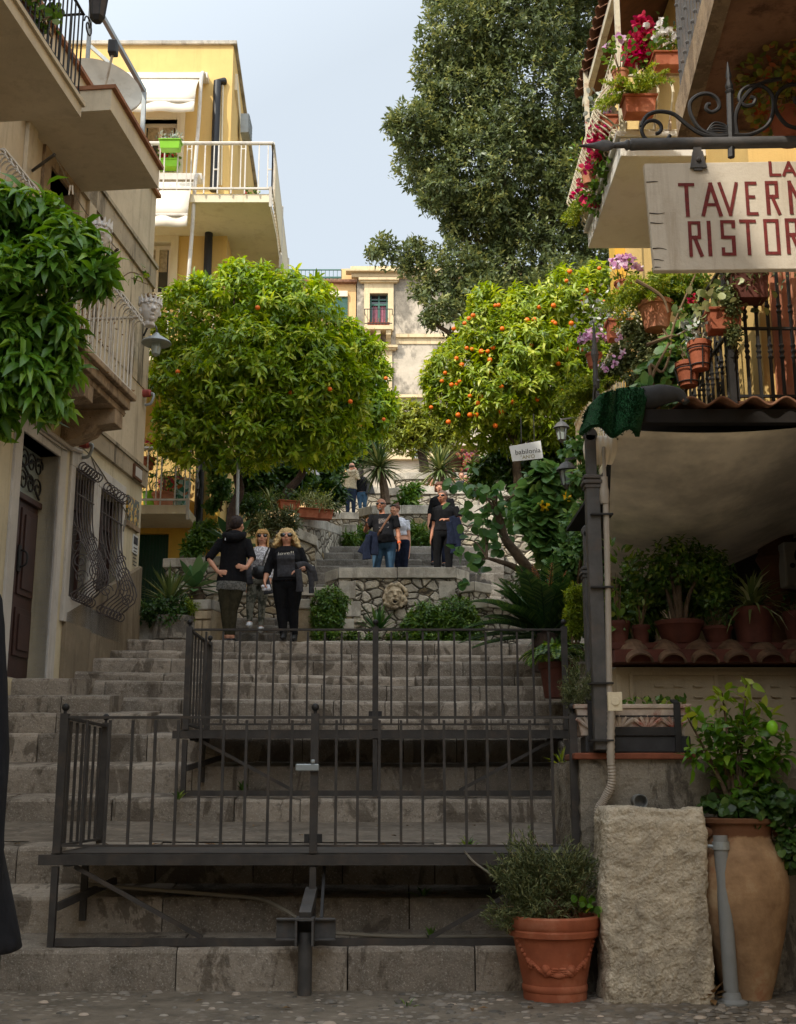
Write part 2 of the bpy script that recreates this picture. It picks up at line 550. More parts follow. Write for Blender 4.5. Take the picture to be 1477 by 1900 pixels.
def m_amphora(name):
 t=NT(name)
 col=t.ramp(t.noise(3,7,.65),[(.25,rgb((126,98,72))),(.55,rgb((162,130,98))),(.8,rgb((190,164,130)))])
 col=t.mix(t.math('MULTIPLY',t.step(t.noise(2.2,6,.7),.58,.75),.55),col,rgb((150,78,48)))
 s=t.n('ShaderNodeSeparateXYZ');t.link(t.co,s.inputs[0])
 zz=t.math('ADD',s.outputs[2],t.math('MULTIPLY',t.noise(9,4),.05))
 col=t.mix(t.math('MULTIPLY',t.step(zz,1.045,1.06),.8),col,rgb((92,52,32)))
 wv=t.n('ShaderNodeTexWave',bands_direction='Z');wv.inputs['Scale'].default_value=9;wv.inputs['Distortion'].default_value=1.5
 t.link(t.co,wv.inputs['Vector'])
 return t.out(col,.85,t.bump(t.noise(50,5),.3,.005,t.bump(wv.outputs['Fac'],.07,.006)),spec=.25)
M={}
M['step']=m_block_stone('step_stone',(142,131,118),(76,66,55),(206,198,186),0.65)
M['step_far']=m_block_stone('upper_step_stone',(122,116,108),(74,67,59),(184,180,172),0.4)
M['coping']=m_stone('coping_stone',(182,174,160),(104,94,82),(212,206,194),2.5,0.35)
M['dressed']=m_stone('dressed_stone',(178,158,128),(110,92,70),(205,192,168),3.0,0.35)
M['rubble']=m_rubble('rubble_wall',(196,186,168),(96,86,72),6.2)
M['rubble_far']=m_rubble('rubble_wall_far',(184,174,156),(118,106,90),4.6)
M['joint']=m_plain('step_joint_mortar',(58,50,42),0.95,0.2,8)
M['pebble']=m_pebble('pebble_paving',(114,104,92),16)
M['ground']=m_pebble('street_paving',(118,108,95),14,(142,133,122))
M['soil']=m_plain('soil',(58,48,36),0.95,0.3,5,0.6,30,bdist=0.03)
M['moss']=m_plain('soil_green',(52,62,30),0.95,0.4,5,0.6,30,bdist=0.03)
M['plaster']=m_stucco('beige_plaster',(196,180,154),(124,108,88),0.4)
M['plaster_low']=m_stucco('cream_plaster',(198,186,158),(146,136,118),0.5)
M['frieze']=m_stucco('weathered_frieze',(164,150,128),(56,50,44),0.85,0.2)
M['streaked']=m_stucco('streaked_plaster',(190,174,148),(60,54,46),1.0,0.15)
M['trim']=m_stucco('white_stone_trim',(192,186,178),(130,122,112),0.5)
M['plinth']=m_stucco('roughcast_plinth',(140,126,106),(80,70,58),0.7,0.25,45)
M['slab']=m_stucco('balcony_soffit',(198,186,164),(150,138,118),0.3)
M['stone_bracket']=m_stone('sandstone_bracket',(156,134,108),(88,70,54),(185,168,144),3,0.5)
M['coping_tile']=m_plain('terracotta_coping',(140,96,70),0.9,0.2)
M['iron']=m_plain('grey_painted_iron',(76,74,73),0.6,0.2,9,0.2,60,0.0,0.4,(104,86,72),0.3)
M['iron_fence']=m_plain('anthracite_fence_paint',(62,58,55),0.7,0.2,7,0.2,60,0.0,0.35,(96,80,66),0.35)
M['black_iron']=m_plain('black_wrought_iron',(36,34,34),0.6,0.2,9,0.2,60)
M['grille']=m_plain('dark_wrought_grille',(84,76,74),0.65,0.25,9,0.2,60)
M['white_metal']=m_plain('white_painted_metal',(206,200,190),0.5,0.06,8,0.05,60,0,0.4,(150,130,108),0.3)
M['rust_white']=m_plain('rusty_white_metal',(206,196,172),0.6,0.1,10,0.2,60,0,0.4,(140,82,48),0.6)
M['zinc']=m_plain('galvanised_steel',(150,156,158),0.45,0.1,9,0.1,50,0.3,0.5)
M['dark_wood']=m_plain('dark_brown_door_wood',(62,40,34),0.5,0.25,3,0.2,50)
M['green_wood']=m_plain('green_door_paint',(16,62,38),0.5,0.2,3,0.15,40)
M['brown_wood']=m_plain('brown_stained_wood',(96,62,40),0.75,0.3,4,0.3,30)
M['brown_soffit']=m_stucco('stained_brown_soffit',(146,110,86),(82,56,44),0.8,0.3)
M['glass']=m_glass('window_glass')
M['screen']=m_plain('dark_window_screen',(62,56,54),0.7,0.15,8)
M['yellow']=m_stucco('yellow_plaster',(220,186,120),(190,152,96),0.3,0.06)
M['yellow_low']=m_stucco('ochre_plaster',(214,172,76),(160,122,56),0.3,0.1)
M['cream']=m_stucco('cream_trim',(226,214,186),(180,160,128),0.3,0.05)
M['awning']=m_plain('cream_awning_fabric',(232,222,204),0.9,0.04,4,0.1,30)
M['orange_wall']=m_stucco('apricot_plaster',(218,178,126),(186,146,100),0.3,0.08)
M['old_wall']=m_peeling('peeling_old_render',(198,184,164),(124,116,104))
M['old_trim']=m_stucco('old_stone_trim',(212,190,152),(150,122,88),0.5)
M['curtain']=m_plain('plum_curtain',(170,110,124),0.9,0.2,6)
M['shutter']=m_plain('green_shutter',(58,96,84),0.6,0.15)
M['terracotta']=m_plain('terracotta',(164,92,64),0.75,0.14,7,0.2,50,0,0.3,(196,140,112),0.35)
M['terracotta_pale']=m_plain('pale_terracotta',(186,122,92),0.8,0.14,7,0.2,50,0,0.3,(212,176,150),0.3)
M['terracotta_old']=m_plain('weathered_terracotta',(120,66,46),0.85,0.2,8,0.3,40,0,0.3,(176,160,146),0.6)
M['terracotta_dark']=m_plain('dark_terracotta',(92,50,40),0.8,0.2,7,0.2,50)
M['amphora']=m_amphora('amphora_clay')
M['trough']=m_plain('limewashed_terracotta',(196,180,166),0.85,0.2,9,0.3,40,0,0.3,(146,66,44),0.9)
M['roof_tile']=m_plain('old_roof_tile',(128,92,72),0.9,0.25,9,0.3,40,0,0.2,(84,72,62),0.6)
M['tile_dark']=m_plain('dark_roof_tile',(112,88,70),0.9,0.3,9,0.3,40,0,0.2,(70,56,46),0.6)
M['sign_board']=m_stucco('cream_sign_paint',(208,196,178),(150,128,102),0.4,0.07,30)
M['sign_red']=m_plain('oxblood_paint',(112,36,32),0.7,0.25,30,0.1,30)
M['canopy']=m_cloth('taupe_canopy_fabric',(232,222,206),None,2,0.95,0.15)
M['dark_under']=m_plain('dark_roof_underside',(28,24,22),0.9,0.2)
M['felt']=m_plain('dark_roofing_felt',(60,60,62),0.9,0.2)
M['turf']=m_plain('artificial_turf',(14,66,30),0.95,0.35,40,0.8,120,bdist=0.01)
M['counter']=m_stucco('counter_plaster',(186,170,144),(140,124,100),0.3,0.1)
M['rough_wall']=m_stone('rough_cast_wall',(134,126,114),(64,58,52),(180,172,158),2.6,0.7,26,1.0)
M['boulder']=m_stone('hewn_limestone',(188,176,156),(116,108,98),(222,214,200),5.0,0.35,30,1.0)
M['brick']=m_plain('brick_cap',(122,70,50),0.9,0.25,9,0.4,40)
M['pvc']=m_plain('grey_pvc',(128,130,130),0.5,0.06)
M['conduit']=m_plain('grey_conduit',(168,158,146),0.6,0.06)
M['cable']=m_plain('cable_sheath',(120,112,98),0.6,0.06)
M['bark']=m_plain('bark',(92,76,60),0.95,0.3,9,0.6,30,bdist=0.02)
M['bark_dark']=m_plain('dark_bark',(64,50,42),0.95,0.3,9,0.6,30,bdist=0.02)
M['twig']=m_plain('twig',(110,90,66),0.9,0.2)
M['orange']=m_plain('orange_peel',(226,108,20),0.45,0.1,9,0.2,120)
M['leaf_orange']=m_leaf('orange_tree_leaf',(62,98,18),(132,162,34),(204,212,86),0.4,0.38)
M['leaf_orange_lit']=m_leaf('orange_tree_sunlit_leaf',(64,96,18),(140,162,38),(206,212,98),0.4,0.38)  # orange tree leaf again, sunlight put into a slightly lighter colour
M['leaf_near']=m_leaf('citrus_leaf',(54,94,30),(98,142,46),(146,178,70),0.4,0.35)
M['leaf_ficus']=m_leaf('ficus_leaf',(58,70,40),(98,110,66),(160,160,92),0.4,0.28)
M['leaf_small']=m_leaf('small_tree_leaf',(80,96,28),(140,150,50),(186,186,80),0.45,0.35)
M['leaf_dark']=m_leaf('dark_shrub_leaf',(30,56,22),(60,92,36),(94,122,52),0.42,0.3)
M['leaf_mid']=m_leaf('shrub_leaf',(46,78,26),(86,120,42),(134,152,62),0.42,0.3)
M['leaf_vine']=m_leaf('vine_leaf',(46,86,42),(96,134,72),(142,168,98),0.42,0.35)
M['leaf_fern']=m_leaf('fern_frond',(84,112,24),(138,158,46),(180,186,76),0.55,0.35)
M['leaf_rosemary']=m_leaf('rosemary_needle',(64,78,44),(106,116,72),(150,150,100),0.6,0.2)
M['leaf_agave']=m_leaf('agave_leaf',(66,104,62),(98,134,84),(130,156,96),0.45,0.12)
M['leaf_yucca']=m_leaf('yucca_blade',(50,72,34),(98,114,60),(168,166,104),0.5,0.15)
M['leaf_cycad']=m_leaf('cycad_frond',(36,70,36),(66,104,48),(104,130,62),0.4,0.2)
M['leaf_brown']=m_leaf('withered_frond',(120,72,34),(168,112,60),(190,140,84),0.7,0.25)
M['leaf_silver']=m_leaf('silver_leaf',(120,130,120),(170,176,166),(200,204,194),0.8,0.1)
M['leaf_spider']=m_leaf('spider_plant_blade',(78,98,52),(140,150,92),(196,198,150),0.5,0.2)
M['leaf_lemon']=m_leaf('lemon_leaf',(44,82,22),(90,134,34),(164,178,66),0.35,0.3)
M['leaf_succulent']=m_leaf('succulent_leaf',(92,116,36),(150,146,56),(180,100,60),0.4,0.2)
M['leaf_dry']=m_leaf('dry_leaf',(96,70,40),(140,104,60),(110,90,50),0.8,0.1)
M['petal_red']=m_leaf('crimson_petal',(150,8,40),(190,18,60),(214,50,90),0.6,0.3)
M['petal_pink']=m_leaf('pink_petal',(206,150,190),(226,190,214),(240,224,236),0.6,0.3)
M['petal_white']=m_leaf('white_petal',(210,206,206),(232,230,228),(240,240,236),0.6,0.3)
M['petal_redgeranium']=m_leaf('scarlet_petal',(200,14,20),(222,24,30),(230,60,50),0.6,0.3)
M['petal_yellow']=m_leaf('yellow_petal',(210,170,10),(230,196,20),(236,210,60),0.6,0.3)
M['lime_plastic']=m_plain('lime_plastic',(128,190,40),0.4,0.05)
M['majolica']=m_flowers('painted_majolica',[(200,60,60),(226,150,40),(214,90,140),(70,130,70),(230,200,120),(200,70,90)],22)
M['majolica_blue']=m_flowers('painted_blue_majolica',[(150,190,196),(40,110,104),(206,116,60),(60,130,110),(180,206,206)],14)
M['lemon_tile']=m_flowers('lemon_painted_tile',[(196,148,40),(52,62,36),(120,90,40),(70,70,56),(206,176,90),(60,66,40)],24)
M['white_ceramic']=m_plain('white_ceramic',(206,202,198),0.35,0.08,9,0.1,40,0,0.5,(150,140,130),0.4)
M['dish']=m_plain('satellite_dish_paint',(176,170,156),0.55,0.1,4,0.1,30,0,0.4,(130,112,90),0.5)
M['black_plastic']=m_plain('black_plastic',(30,30,32),0.5,0.1)
M['red_plastic']=m_plain('faded_red_plastic',(150,70,66),0.6,0.1)
M['skin']=m_plain('skin',(206,150,122),0.55,0.08,20,0.05,60)
M['skin_dark']=m_plain('tanned_skin',(176,118,90),0.55,0.08,20,0.05,60)
M['lips']=m_plain('lips',(150,72,66),0.5,0.08)
M['hair_dark']=m_plain('dark_brown_hair',(40,26,22),0.6,0.3,30,0.6,90,bdist=0.01)
M['hair_brown']=m_plain('auburn_hair',(96,56,36),0.6,0.3,30,0.6,90,bdist=0.01)
M['hair_blond']=m_plain('blond_hair',(184,142,84),0.6,0.3,30,0.6,90,bdist=0.01)
M['hair_grey']=m_plain('grey_stubble_hair',(96,78,68),0.8,0.25,30,0.6,90)
M['hair_curly']=m_plain('curly_light_blond_hair',(204,172,118),0.6,0.3,40,0.8,90,bdist=0.01)
M['cl_black']=m_cloth('black_cotton',(26,26,29))
M['cl_black2']=m_cloth('black_trousers',(22,22,24))
M['cl_grey']=m_cloth('charcoal_cloth',(66,66,70))
M['cl_white']=m_cloth('white_cotton',(212,212,220))
M['cl_lace']=m_cloth('white_lace_print',(214,212,216),(150,146,150),42)
M['cl_camo']=m_cloth('grey_camouflage',(126,124,112),(74,76,66),13)
M['cl_olive']=m_cloth('olive_cords',(54,50,36))
M['cl_denim']=m_cloth('blue_denim',(62,88,112),None,5)
M['cl_denim_dark']=m_cloth('dark_denim',(38,48,66))
M['cl_navy']=m_cloth('navy_cloth',(30,36,54))
M['cl_beige']=m_cloth('beige_jacket',(178,164,138))
M['cl_melange']=m_cloth('grey_print_cloth',(124,124,120),(92,92,90),40)
M['cl_print']=m_cloth('printed_motif',(140,132,128),(50,46,48),60)
M['cl_leather']=m_plain('black_leather',(26,25,26),0.4,0.2,12,0.3,50)
M['shoe_white']=m_plain('white_trainer',(224,224,226),0.5,0.04)
M['shoe_black']=m_plain('black_shoe',(22,20,20),0.5,0.1)
M['shades']=m_plain('dark_sunglass_lens',(14,12,14),0.15,0.05,spec=0.7)
M['orange_plastic']=m_plain('orange_strap',(240,92,24),0.5,0.05)
M['lamp_glass']=m_plain('lantern_glass',(150,160,156),0.2,0.05,spec=0.6)
M['white_plaster']=m_stucco('white_balcony_plaster',(212,208,200),(170,160,146),0.25,0.05)
M['board_white']=m_plain('white_board',(206,206,204),0.6,0.04)  # even white of the paper notice and the shop sign board
M['olive_paint']=m_plain('olive_lettering',(118,104,40),0.6,0.05)
M['dark_paint']=m_plain('dark_lettering',(40,34,32),0.6,0.05)
M['stone_mask']=m_stone('carved_mask_stone',(188,170,142),(110,92,74),(208,192,168),6,0.35)
M['loudspeaker']=m_plain('silver_loudspeaker',(150,148,144),0.5,0.06)
cam=bpy.data.cameras.new('camera');co=bpy.data.objects.new('camera',cam);COL.objects.link(co)
co.location=(0,0,EYE);co.rotation_euler=(PI/2+TH,0,0)
cam.sensor_fit='HORIZONTAL';cam.sensor_width=36;cam.lens=F_PX/1477*36
cam.clip_start=0.05;cam.clip_end=2000
scene.camera=co
SUN_FROM=Vector((-0.42,-0.55,0.72)).normalized()
sl=bpy.data.lights.new('sun','SUN');so=bpy.data.objects.new('sun',sl);COL.objects.link(so)
sl.energy=3.2;sl.angle=R(0.6);sl.color=(1.0,0.93,0.80)
so.rotation_euler=SUN_FROM.to_track_quat('Z','Y').to_euler()
so.location=(-20,-30,40)
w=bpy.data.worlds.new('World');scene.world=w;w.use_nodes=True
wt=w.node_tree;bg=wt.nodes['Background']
sky=wt.nodes.new('ShaderNodeTexSky');sky.sky_type='NISHITA';sky.sun_disc=False
sky.sun_elevation=math.asin(SUN_FROM.z);sky.sun_rotation=math.atan2(SUN_FROM.x,SUN_FROM.y)
sky.air_density=1.2;sky.dust_density=4.0;sky.ozone_density=1.0
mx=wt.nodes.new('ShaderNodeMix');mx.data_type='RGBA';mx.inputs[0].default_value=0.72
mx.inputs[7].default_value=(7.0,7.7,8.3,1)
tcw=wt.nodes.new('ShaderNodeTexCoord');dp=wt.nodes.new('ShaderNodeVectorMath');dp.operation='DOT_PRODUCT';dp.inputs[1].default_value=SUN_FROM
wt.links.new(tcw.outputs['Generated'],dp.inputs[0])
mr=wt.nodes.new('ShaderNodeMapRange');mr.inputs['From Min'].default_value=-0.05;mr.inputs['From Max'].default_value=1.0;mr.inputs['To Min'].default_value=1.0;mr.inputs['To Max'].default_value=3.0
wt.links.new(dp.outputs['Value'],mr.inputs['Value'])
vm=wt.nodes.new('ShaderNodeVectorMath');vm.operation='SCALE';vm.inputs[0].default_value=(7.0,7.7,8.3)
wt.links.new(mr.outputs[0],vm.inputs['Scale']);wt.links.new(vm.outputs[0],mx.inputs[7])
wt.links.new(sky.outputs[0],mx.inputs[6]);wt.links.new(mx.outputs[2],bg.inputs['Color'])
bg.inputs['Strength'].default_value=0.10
scene.view_settings.view_transform='Standard';scene.view_settings.look='None'
scene.view_settings.gamma=1;scene.view_settings.exposure=0.40
scene.cycles.max_bounces=6;scene.cycles.diffuse_bounces=4;scene.cycles.transparent_max_bounces=8
scene.cycles.use_denoising=True
EDGES=[(1762,1757,8.72),(1663,1663,9.25),(1571,1573,9.8),(1480,1482,11.5),(1421,1422,12.0),(1361,1365,12.6),(1323,1331,13.2),(1292,1300,13.8),(1259,1270,14.4),(1243,1253,15.0),(1219,1225,15.6),(1202,1213,16.25),(1182,1191,16.9)]
def edge_z(i,x):
 pl,pm,Y=EDGES[i]
 a=P(50,pl,Y);b=P(620,pm,Y)
 return a.z+(b.z-a.z)*min(1.25,max(0,(x-a.x)/(b.x-a.x)))
TREAD=0.085
def tread_z(i,x,Y):
 return edge_z(i,x)+(Y-EDGES[i][2])*TREAD
def stair_z(x,Y):
 """height of the walking surface"""
 z=0.0
 for i,e in enumerate(EDGES):
  if Y>=e[2]-1e-6:z=tread_z(i,x,Y)
 return z
ZTER=tread_z(12,0,16.9)
mb=MB();tones=[]
joint=MB()
def block_row(mb,tones,x0,x1,y0,depth,zt,zb,lens=(0.5,1.35),wob=0.007):
 """a row of worn stone step blocks; zt(x), zb(x) give top and bottom"""
 x=x0
 while x<x1-0.05:
  L=random.uniform(*lens)
  xe=min(x1,x+L)
  if x1-xe<0.25:xe=x1
  tone=random.random()
  dy=random.uniform(-0.008,0.008);dz=random.uniform(-0.006,0.006)
  n=max(2,int((xe-x)/0.09))
  rows=[]
  for k in range(n+1):
   xx=x+0.005+(xe-x-0.010)*k/n
   if k in(0,n):c=0.005
   else:c=0
   t,b=zt(xx)+dz,zb(xx)
   j=lambda s=1:random.uniform(-wob,wob)*s
   yy=y0+dy+j()
   if random.random()<.06:c+=random.uniform(.004,.012)
   rows.append([(xx,yy+0.004+c*.4,b-0.03),(xx,yy+j(.6)+c*.5,(t+b)/2),(xx,yy+j(.5)+c,t-0.035-c),(xx,yy+0.010+abs(j())+c,t-0.010-c),(xx,yy+0.034+abs(j(2)),t+j(.4)-c),(xx,y0+depth,t+depth*TREAD)])
  base=len(mb.v);m=len(rows[0])
  vs=[p for r in rows for p in r]
  fs=[(k*m+i,(k+1)*m+i,(k+1)*m+i+1,k*m+i+1)for k in range(n)for i in range(m-1)]
  fs.append(tuple(range(m)));fs.append(tuple(n*m+i for i in range(m-1,-1,-1)))
  mb.add(vs,fs);tones+=[tone]*len(vs)
  x=xe
def set_tone(o,tones):
 at=o.data.attributes.new('tone','FLOAT','POINT')
 at.data.foreach_set('value',np.array(tones,dtype=np.float32))
peb=MB()
for i,(pl,pm,Y)in enumerate(EDGES):
 xl=(LP(Y,0,0)).x-0.02
 xr=2.4 if i<3 else 2.6
 Yn=EDGES[i+1][2]if i+1<len(EDGES)else 18.7
 D=min(Yn-Y+0.05,0.62)
 if i in(2,):D=0.30
 if i==12:D=0.55
 zb=(lambda x:-0.05)if i==0 else(lambda x,i=i,Y=Y:tread_z(i-1,x,Y)-0.01)
 block_row(mb,tones,xl,xr,Y,D,lambda x,i=i:edge_z(i,x),zb)
 q=[(xl,Y+0.045),(xr,Y+0.045),(xr,Y+D-0.01),(xl,Y+D-0.01)]
 joint.hexa([Vector((x,y,zb(x)-0.05))for x,y in q]+[Vector((x,y,tread_z(i,x,y)-0.035))for x,y in q])
 if Y+D<Yn-0.02 or i==12:
  ye=Yn+0.06
  n=24
  peb.grid(lambda u,v,i=i,a=Y+D-0.02,b=ye,xl=xl,xr=xr:(xl+(xr-xl)*u,a+(b-a)*v,tread_z(i,xl+(xr-xl)*u,a+(b-a)*v)+0.006+random.uniform(-.004,.004)),n,8)
zd_=P(60,1259,13.3).z
block_row(mb,tones,LP(13.3,0,0).x-.02,P(128,1262,13.3).x,13.28,1.25,lambda x:zd_,lambda x:edge_z(5,x),(.5,.8))
ze_=P(60,1291,12.98).z
block_row(mb,tones,LP(13,0,0).x-.02,P(205,1296,12.98).x,12.95,.7,lambda x:ze_,lambda x:edge_z(4,x),(.5,.8))
zf_=P(60,1323,12.8).z
block_row(mb,tones,LP(12.8,0,0).x-.02,P(275,1328,12.8).x,12.75,.7,lambda x:zf_,lambda x:edge_z(4,x),(.5,.9))
o=mb.build('stairs',M['step']);set_tone(o,tones);tag(o,kind='structure')
bpy.context.view_layer.update()
o=joint.build('stair_mortar',M['joint']);tag(o,kind='structure')
o=peb.build('landing_paving',M['pebble'],smooth=True);tag(o,kind='structure')
prof=[(-300,0),(-20,0),(8.9,0.0),(9.2,-0.2),(11,0.5),(16.8,2.9),(17.2,ZTER-0.06),(18.9,ZTER-0.05),(21.5,4.2),(24,4.6),(27,5.4),(33,6.9),(38,8.2),(44,10.2),(60,13),(100,18),(600,40)]
def gz(Y):
 for(a,za),(b,zb)in zip(prof,prof[1:]):
  if a<=Y<=b:return za+(zb-za)*(Y-a)/(b-a)
 return prof[-1][1]
g=MB()
ys=sorted(set([p[0]for p in prof]+[5,6,6.5,7,7.5,8,8.4]))
xs=[-300,-60,-20,-8,-5,-4,-3,-2,-1,0,1,2,3,4,8,20,60,300]
vs=[(x,y,gz(y)+(random.uniform(-.006,.006)if 4<y<8.6 else 0))for y in ys for x in xs]
n=len(xs)
g.add(vs,[(j*n+i,j*n+i+1,(j+1)*n+i+1,(j+1)*n+i)for j in range(len(ys)-1)for i in range(n-1)])
o=g.build('ground',M['ground'],origin=(0,0,0));tag(o,kind='structure')
pb=MB();pt=[]
for k in range(1500):
 px=random.uniform(-20,1480);y=random.uniform(7.2,8.66)
 x=(px-738.5)/F_PX*y*1.06
 if px<740 and random.random()<0.72:continue
 r=random.uniform(0.008,0.028)*(1 if random.random()<.8 else 1.5)
 b0=len(pb.v)
 pb.ball((x,y,-0.004+r*0.12),(r*random.uniform(.8,1.5),r*random.uniform(.7,1),r*.5),7,4)
 pt+=[random.random()]*(len(pb.v)-b0)
tt=NT('pebble_stone')
a=tt.n('ShaderNodeAttribute');a.attribute_name='tone'
tt.out(tt.ramp(a.outputs['Fac'],[(0,rgb((76,70,62))),(0.55,rgb((120,112,102))),(0.9,rgb((150,140,128))),(1,rgb((186,166,148)))]),0.6)
o=pb.build('pebbles',tt.mat,smooth=True);set_tone(o,pt)
tag(o,'pale rounded pebbles set in the paving before the lowest step','pebbles',kind='stuff')
S_END=LF(252,1150)[0]
def LB(px,py,o=0.0):
 s,z=LF(px,py,o);return LP(s,o,z)
house=thing('beige_house','beige plastered house at the left edge with brown door and bulging window grilles','house',LP(S_END-3,-1,2.0))
ds0,dz1=LF(41,797);ds1,dz1b=LF(109,848);dzb=LF(109,1262)[1]
DOOR=(ds0,ds1,dzb-0.1,dz1b)
def win(px0,px1,pt,pb,pt1,pb1):
 a,zt=LF(px0,pt);b,_=LF(px1,pt1);return(a,b,LF(px0,pb)[1],zt)
W1=win(137,169,868,1113,896,1125)
W2=win(184,222,905,1137,939,1152)
UPD=(LF(85,380)[0],LF(130,400)[0],LF(120,640,0.0)[1],LF(100,320)[1])
ZTOP_FAR=LF(288,362)[1]
ZTOP_NEAR=18.5
holes=[DOOR,W1,W2,UPD]
def wall_with_holes(mb,s0,s1,z0,z1,holes,o0,o1):
 ss=sorted(set([s0,s1]+[x for h in holes for x in h[:2]if s0<x<s1]))
 for a,b in zip(ss,ss[1:]):
  hs=sorted([h for h in holes if h[0]<(a+b)/2<h[1]],key=lambda h:h[2])
  z=z0
  for h in hs:
   if h[2]>z:mb.fbox(a,b,o0,o1,z,min(h[2],z1))
   z=max(z,h[3])
  if z<z1:mb.fbox(a,b,o0,o1,z,z1)
ZF=LF(159,822)[1]
mb=MB();wall_with_holes(mb,-6,S_END,-0.2,ZF,holes,-0.35,0);mb.build('wall',M['plaster_low'],house)
mb=MB();wall_with_holes(mb,-6,S_END,ZF,ZTOP_FAR,holes,-0.35,0)
mb.fbox(-4.2,S_END-0.352,-7.5,-0.352,-0.2,ZTOP_FAR-0.02)
mb.build('wall',M['plaster'],house)
mb=MB();mb.fbox(S_END-0.35,S_END,-7.5,-0.352,2.0,ZTOP_FAR);mb.build('end_wall',M['plaster'],house)
mb=MB();mb.box((0,-9,4.4),(24,4,8.8));mb.build('unseen_light_blocker',M['plaster'],house)  # unseen block behind the camera, added to cut low skylight under the decks
mb=MB();mb.fbox(-4.2,10.2,-7.4,-0.01,ZTOP_FAR+0.001,ZTOP_NEAR);mb.build('unseen_shade_storey',M['plaster'],house)  # out of view; height and length set to keep the street in shade
mb=MB();mb.fbox(9.4,S_END+0.06,-7.4,0.06,ZTOP_FAR+0.003,ZTOP_FAR+0.06)
mb.build('roof_coping',M['coping_tile'],house)
zf1=LF(159,822)[1];zf2=zf1+0.24
mb=MB();mb.fbox(LF(150,820)[0],S_END+0.03,0.002,0.05,zf1,zf2);mb.fbox(LF(150,820)[0],S_END+0.05,0.002,0.075,zf2+.002,zf2+0.05)
mb.build('frieze',M['frieze'],house)
zu=LF(280,530)[1]
mb=MB();mb.fbox(12.3,S_END+0.03,0.002,0.05,zu-0.02,zu+0.30);mb.fbox(12.3,S_END+0.05,0.002,0.08,zu+.302,zu+0.36)
mb.build('frieze',M['frieze'],house)
mb=MB();mb.fbox(LF(165,400)[0],S_END-0.01,0.002,0.012,zu-1.7,zu-0.022);mb.build('streaked_panel',M['streaked'],house)
mb=MB();mb.fbox(LF(172,400)[0]-.25,LF(172,400)[0],0.003,0.05,zu-2.2,zu+1.2);mb.fbox(LF(60,300)[0]-.25,LF(60,300)[0],0.003,0.05,zu-2.2,zu+1.6)
mb.build('pilaster',M['plaster'],house)
mb=MB()
s=LF(109,1240)[0]+0.02
while s<S_END+0.02:
 b=min(S_END+0.03,s+0.35)
 mb.hexa([LP(x,y,z)for x,y,z in((s,0.003,1),(s,0.05,1),(b,0.05,1),(b,0.003,1))]+[LP(s,0.003,3.0+(s-14.6)*0.38+.4),LP(s,0.05,3.0+(s-14.6)*0.38+.38),LP(b,0.05,3.0+(b-14.6)*0.38+.38),LP(b,0.003,3.0+(b-14.6)*0.38+.4)])
 s=b
mb.build('plinth',M['plinth'],house)
d0,d1,z0,z1=DOOR
door=MB()
RD=-0.20
door.fbox(d0+0.03,d1-0.03,RD-0.05,RD,z0,z1-0.62)
zt=z1-0.66
mid=(d0+d1)/2
for a,b in((d0+0.08,mid-0.03),(mid+0.03,d1-0.08)):
 for c,e in((z0+0.30,z0+0.85),(z0+1.0,zt-0.08)):
  door.fbox(a,b,RD,RD+0.025,c,e)
  door.fbox(a+.07,b-.07,RD+.025,RD+0.045,c+.07,e-.07)
door.fbox(d0+0.03,d1-0.03,RD,RD+0.05,zt,zt+0.07)
dr=door.build('door',M['dark_wood'],house,bevel=0.006)
mb=MB()
mb.fbox(mid-0.06,mid+0.02,RD+.03,RD+0.05,z0+1.25,z0+1.55)
mb.tube(bez([LP(mid,RD+.05,z0+1.3),LP(mid,RD+.12,z0+1.34),LP(mid,RD+.12,z0+1.46),LP(mid,RD+.05,z0+1.5)],5),0.012,6)
mb.build('door_handle',M['black_iron'],dr)
mb=MB();mb.fbox(d0+0.03,d1-0.03,RD-0.04,RD-0.02,zt+0.07,z1);mb.build('transom_glass',M['lamp_glass'],dr)
mb=MB()
zc=(zt+0.07+z1)/2
for k in range(5):
 sx=d0+0.12+(d1-d0-0.24)*k/4
 for sg in(-1,1):
  mb.tube(spiral(LP(sx,RD+.01,zc+sg*0.13),FDIR*sg,Vector((0,0,1)),0.13,0.03,0,9),0.012,5)
mb.tube(bez([LP(d0+.05,RD+.01,zc-.25),LP(mid-.1,RD+.01,zc),LP(d1-.05,RD+.01,zc+.25)]),0.014,5)
mb.tube(bez([LP(d0+.05,RD+.01,zc+.25),LP(mid+.1,RD+.01,zc),LP(d1-.05,RD+.01,zc-.25)]),0.014,5)
mb.build('transom_grille',M['black_iron'],dr)
mb=MB()
fw=0.20
mb.fbox(d0-fw,d0,-0.28,0.03,z0-.3,z1+fw);mb.fbox(d1,d1+fw,-0.28,0.03,z0-.3,z1+fw)
mb.fbox(d0+.002,d1-.002,-0.28,0.028,z1,z1+fw-.002)
mb.build('door_surround',M['trim'],house,bevel=0.01)
mb=MB();mb.fbox(d0+.003,d1-.003,-0.25,-0.02,z0-.3,z0+0.015);mb.build('doorstep',M['coping'],house)
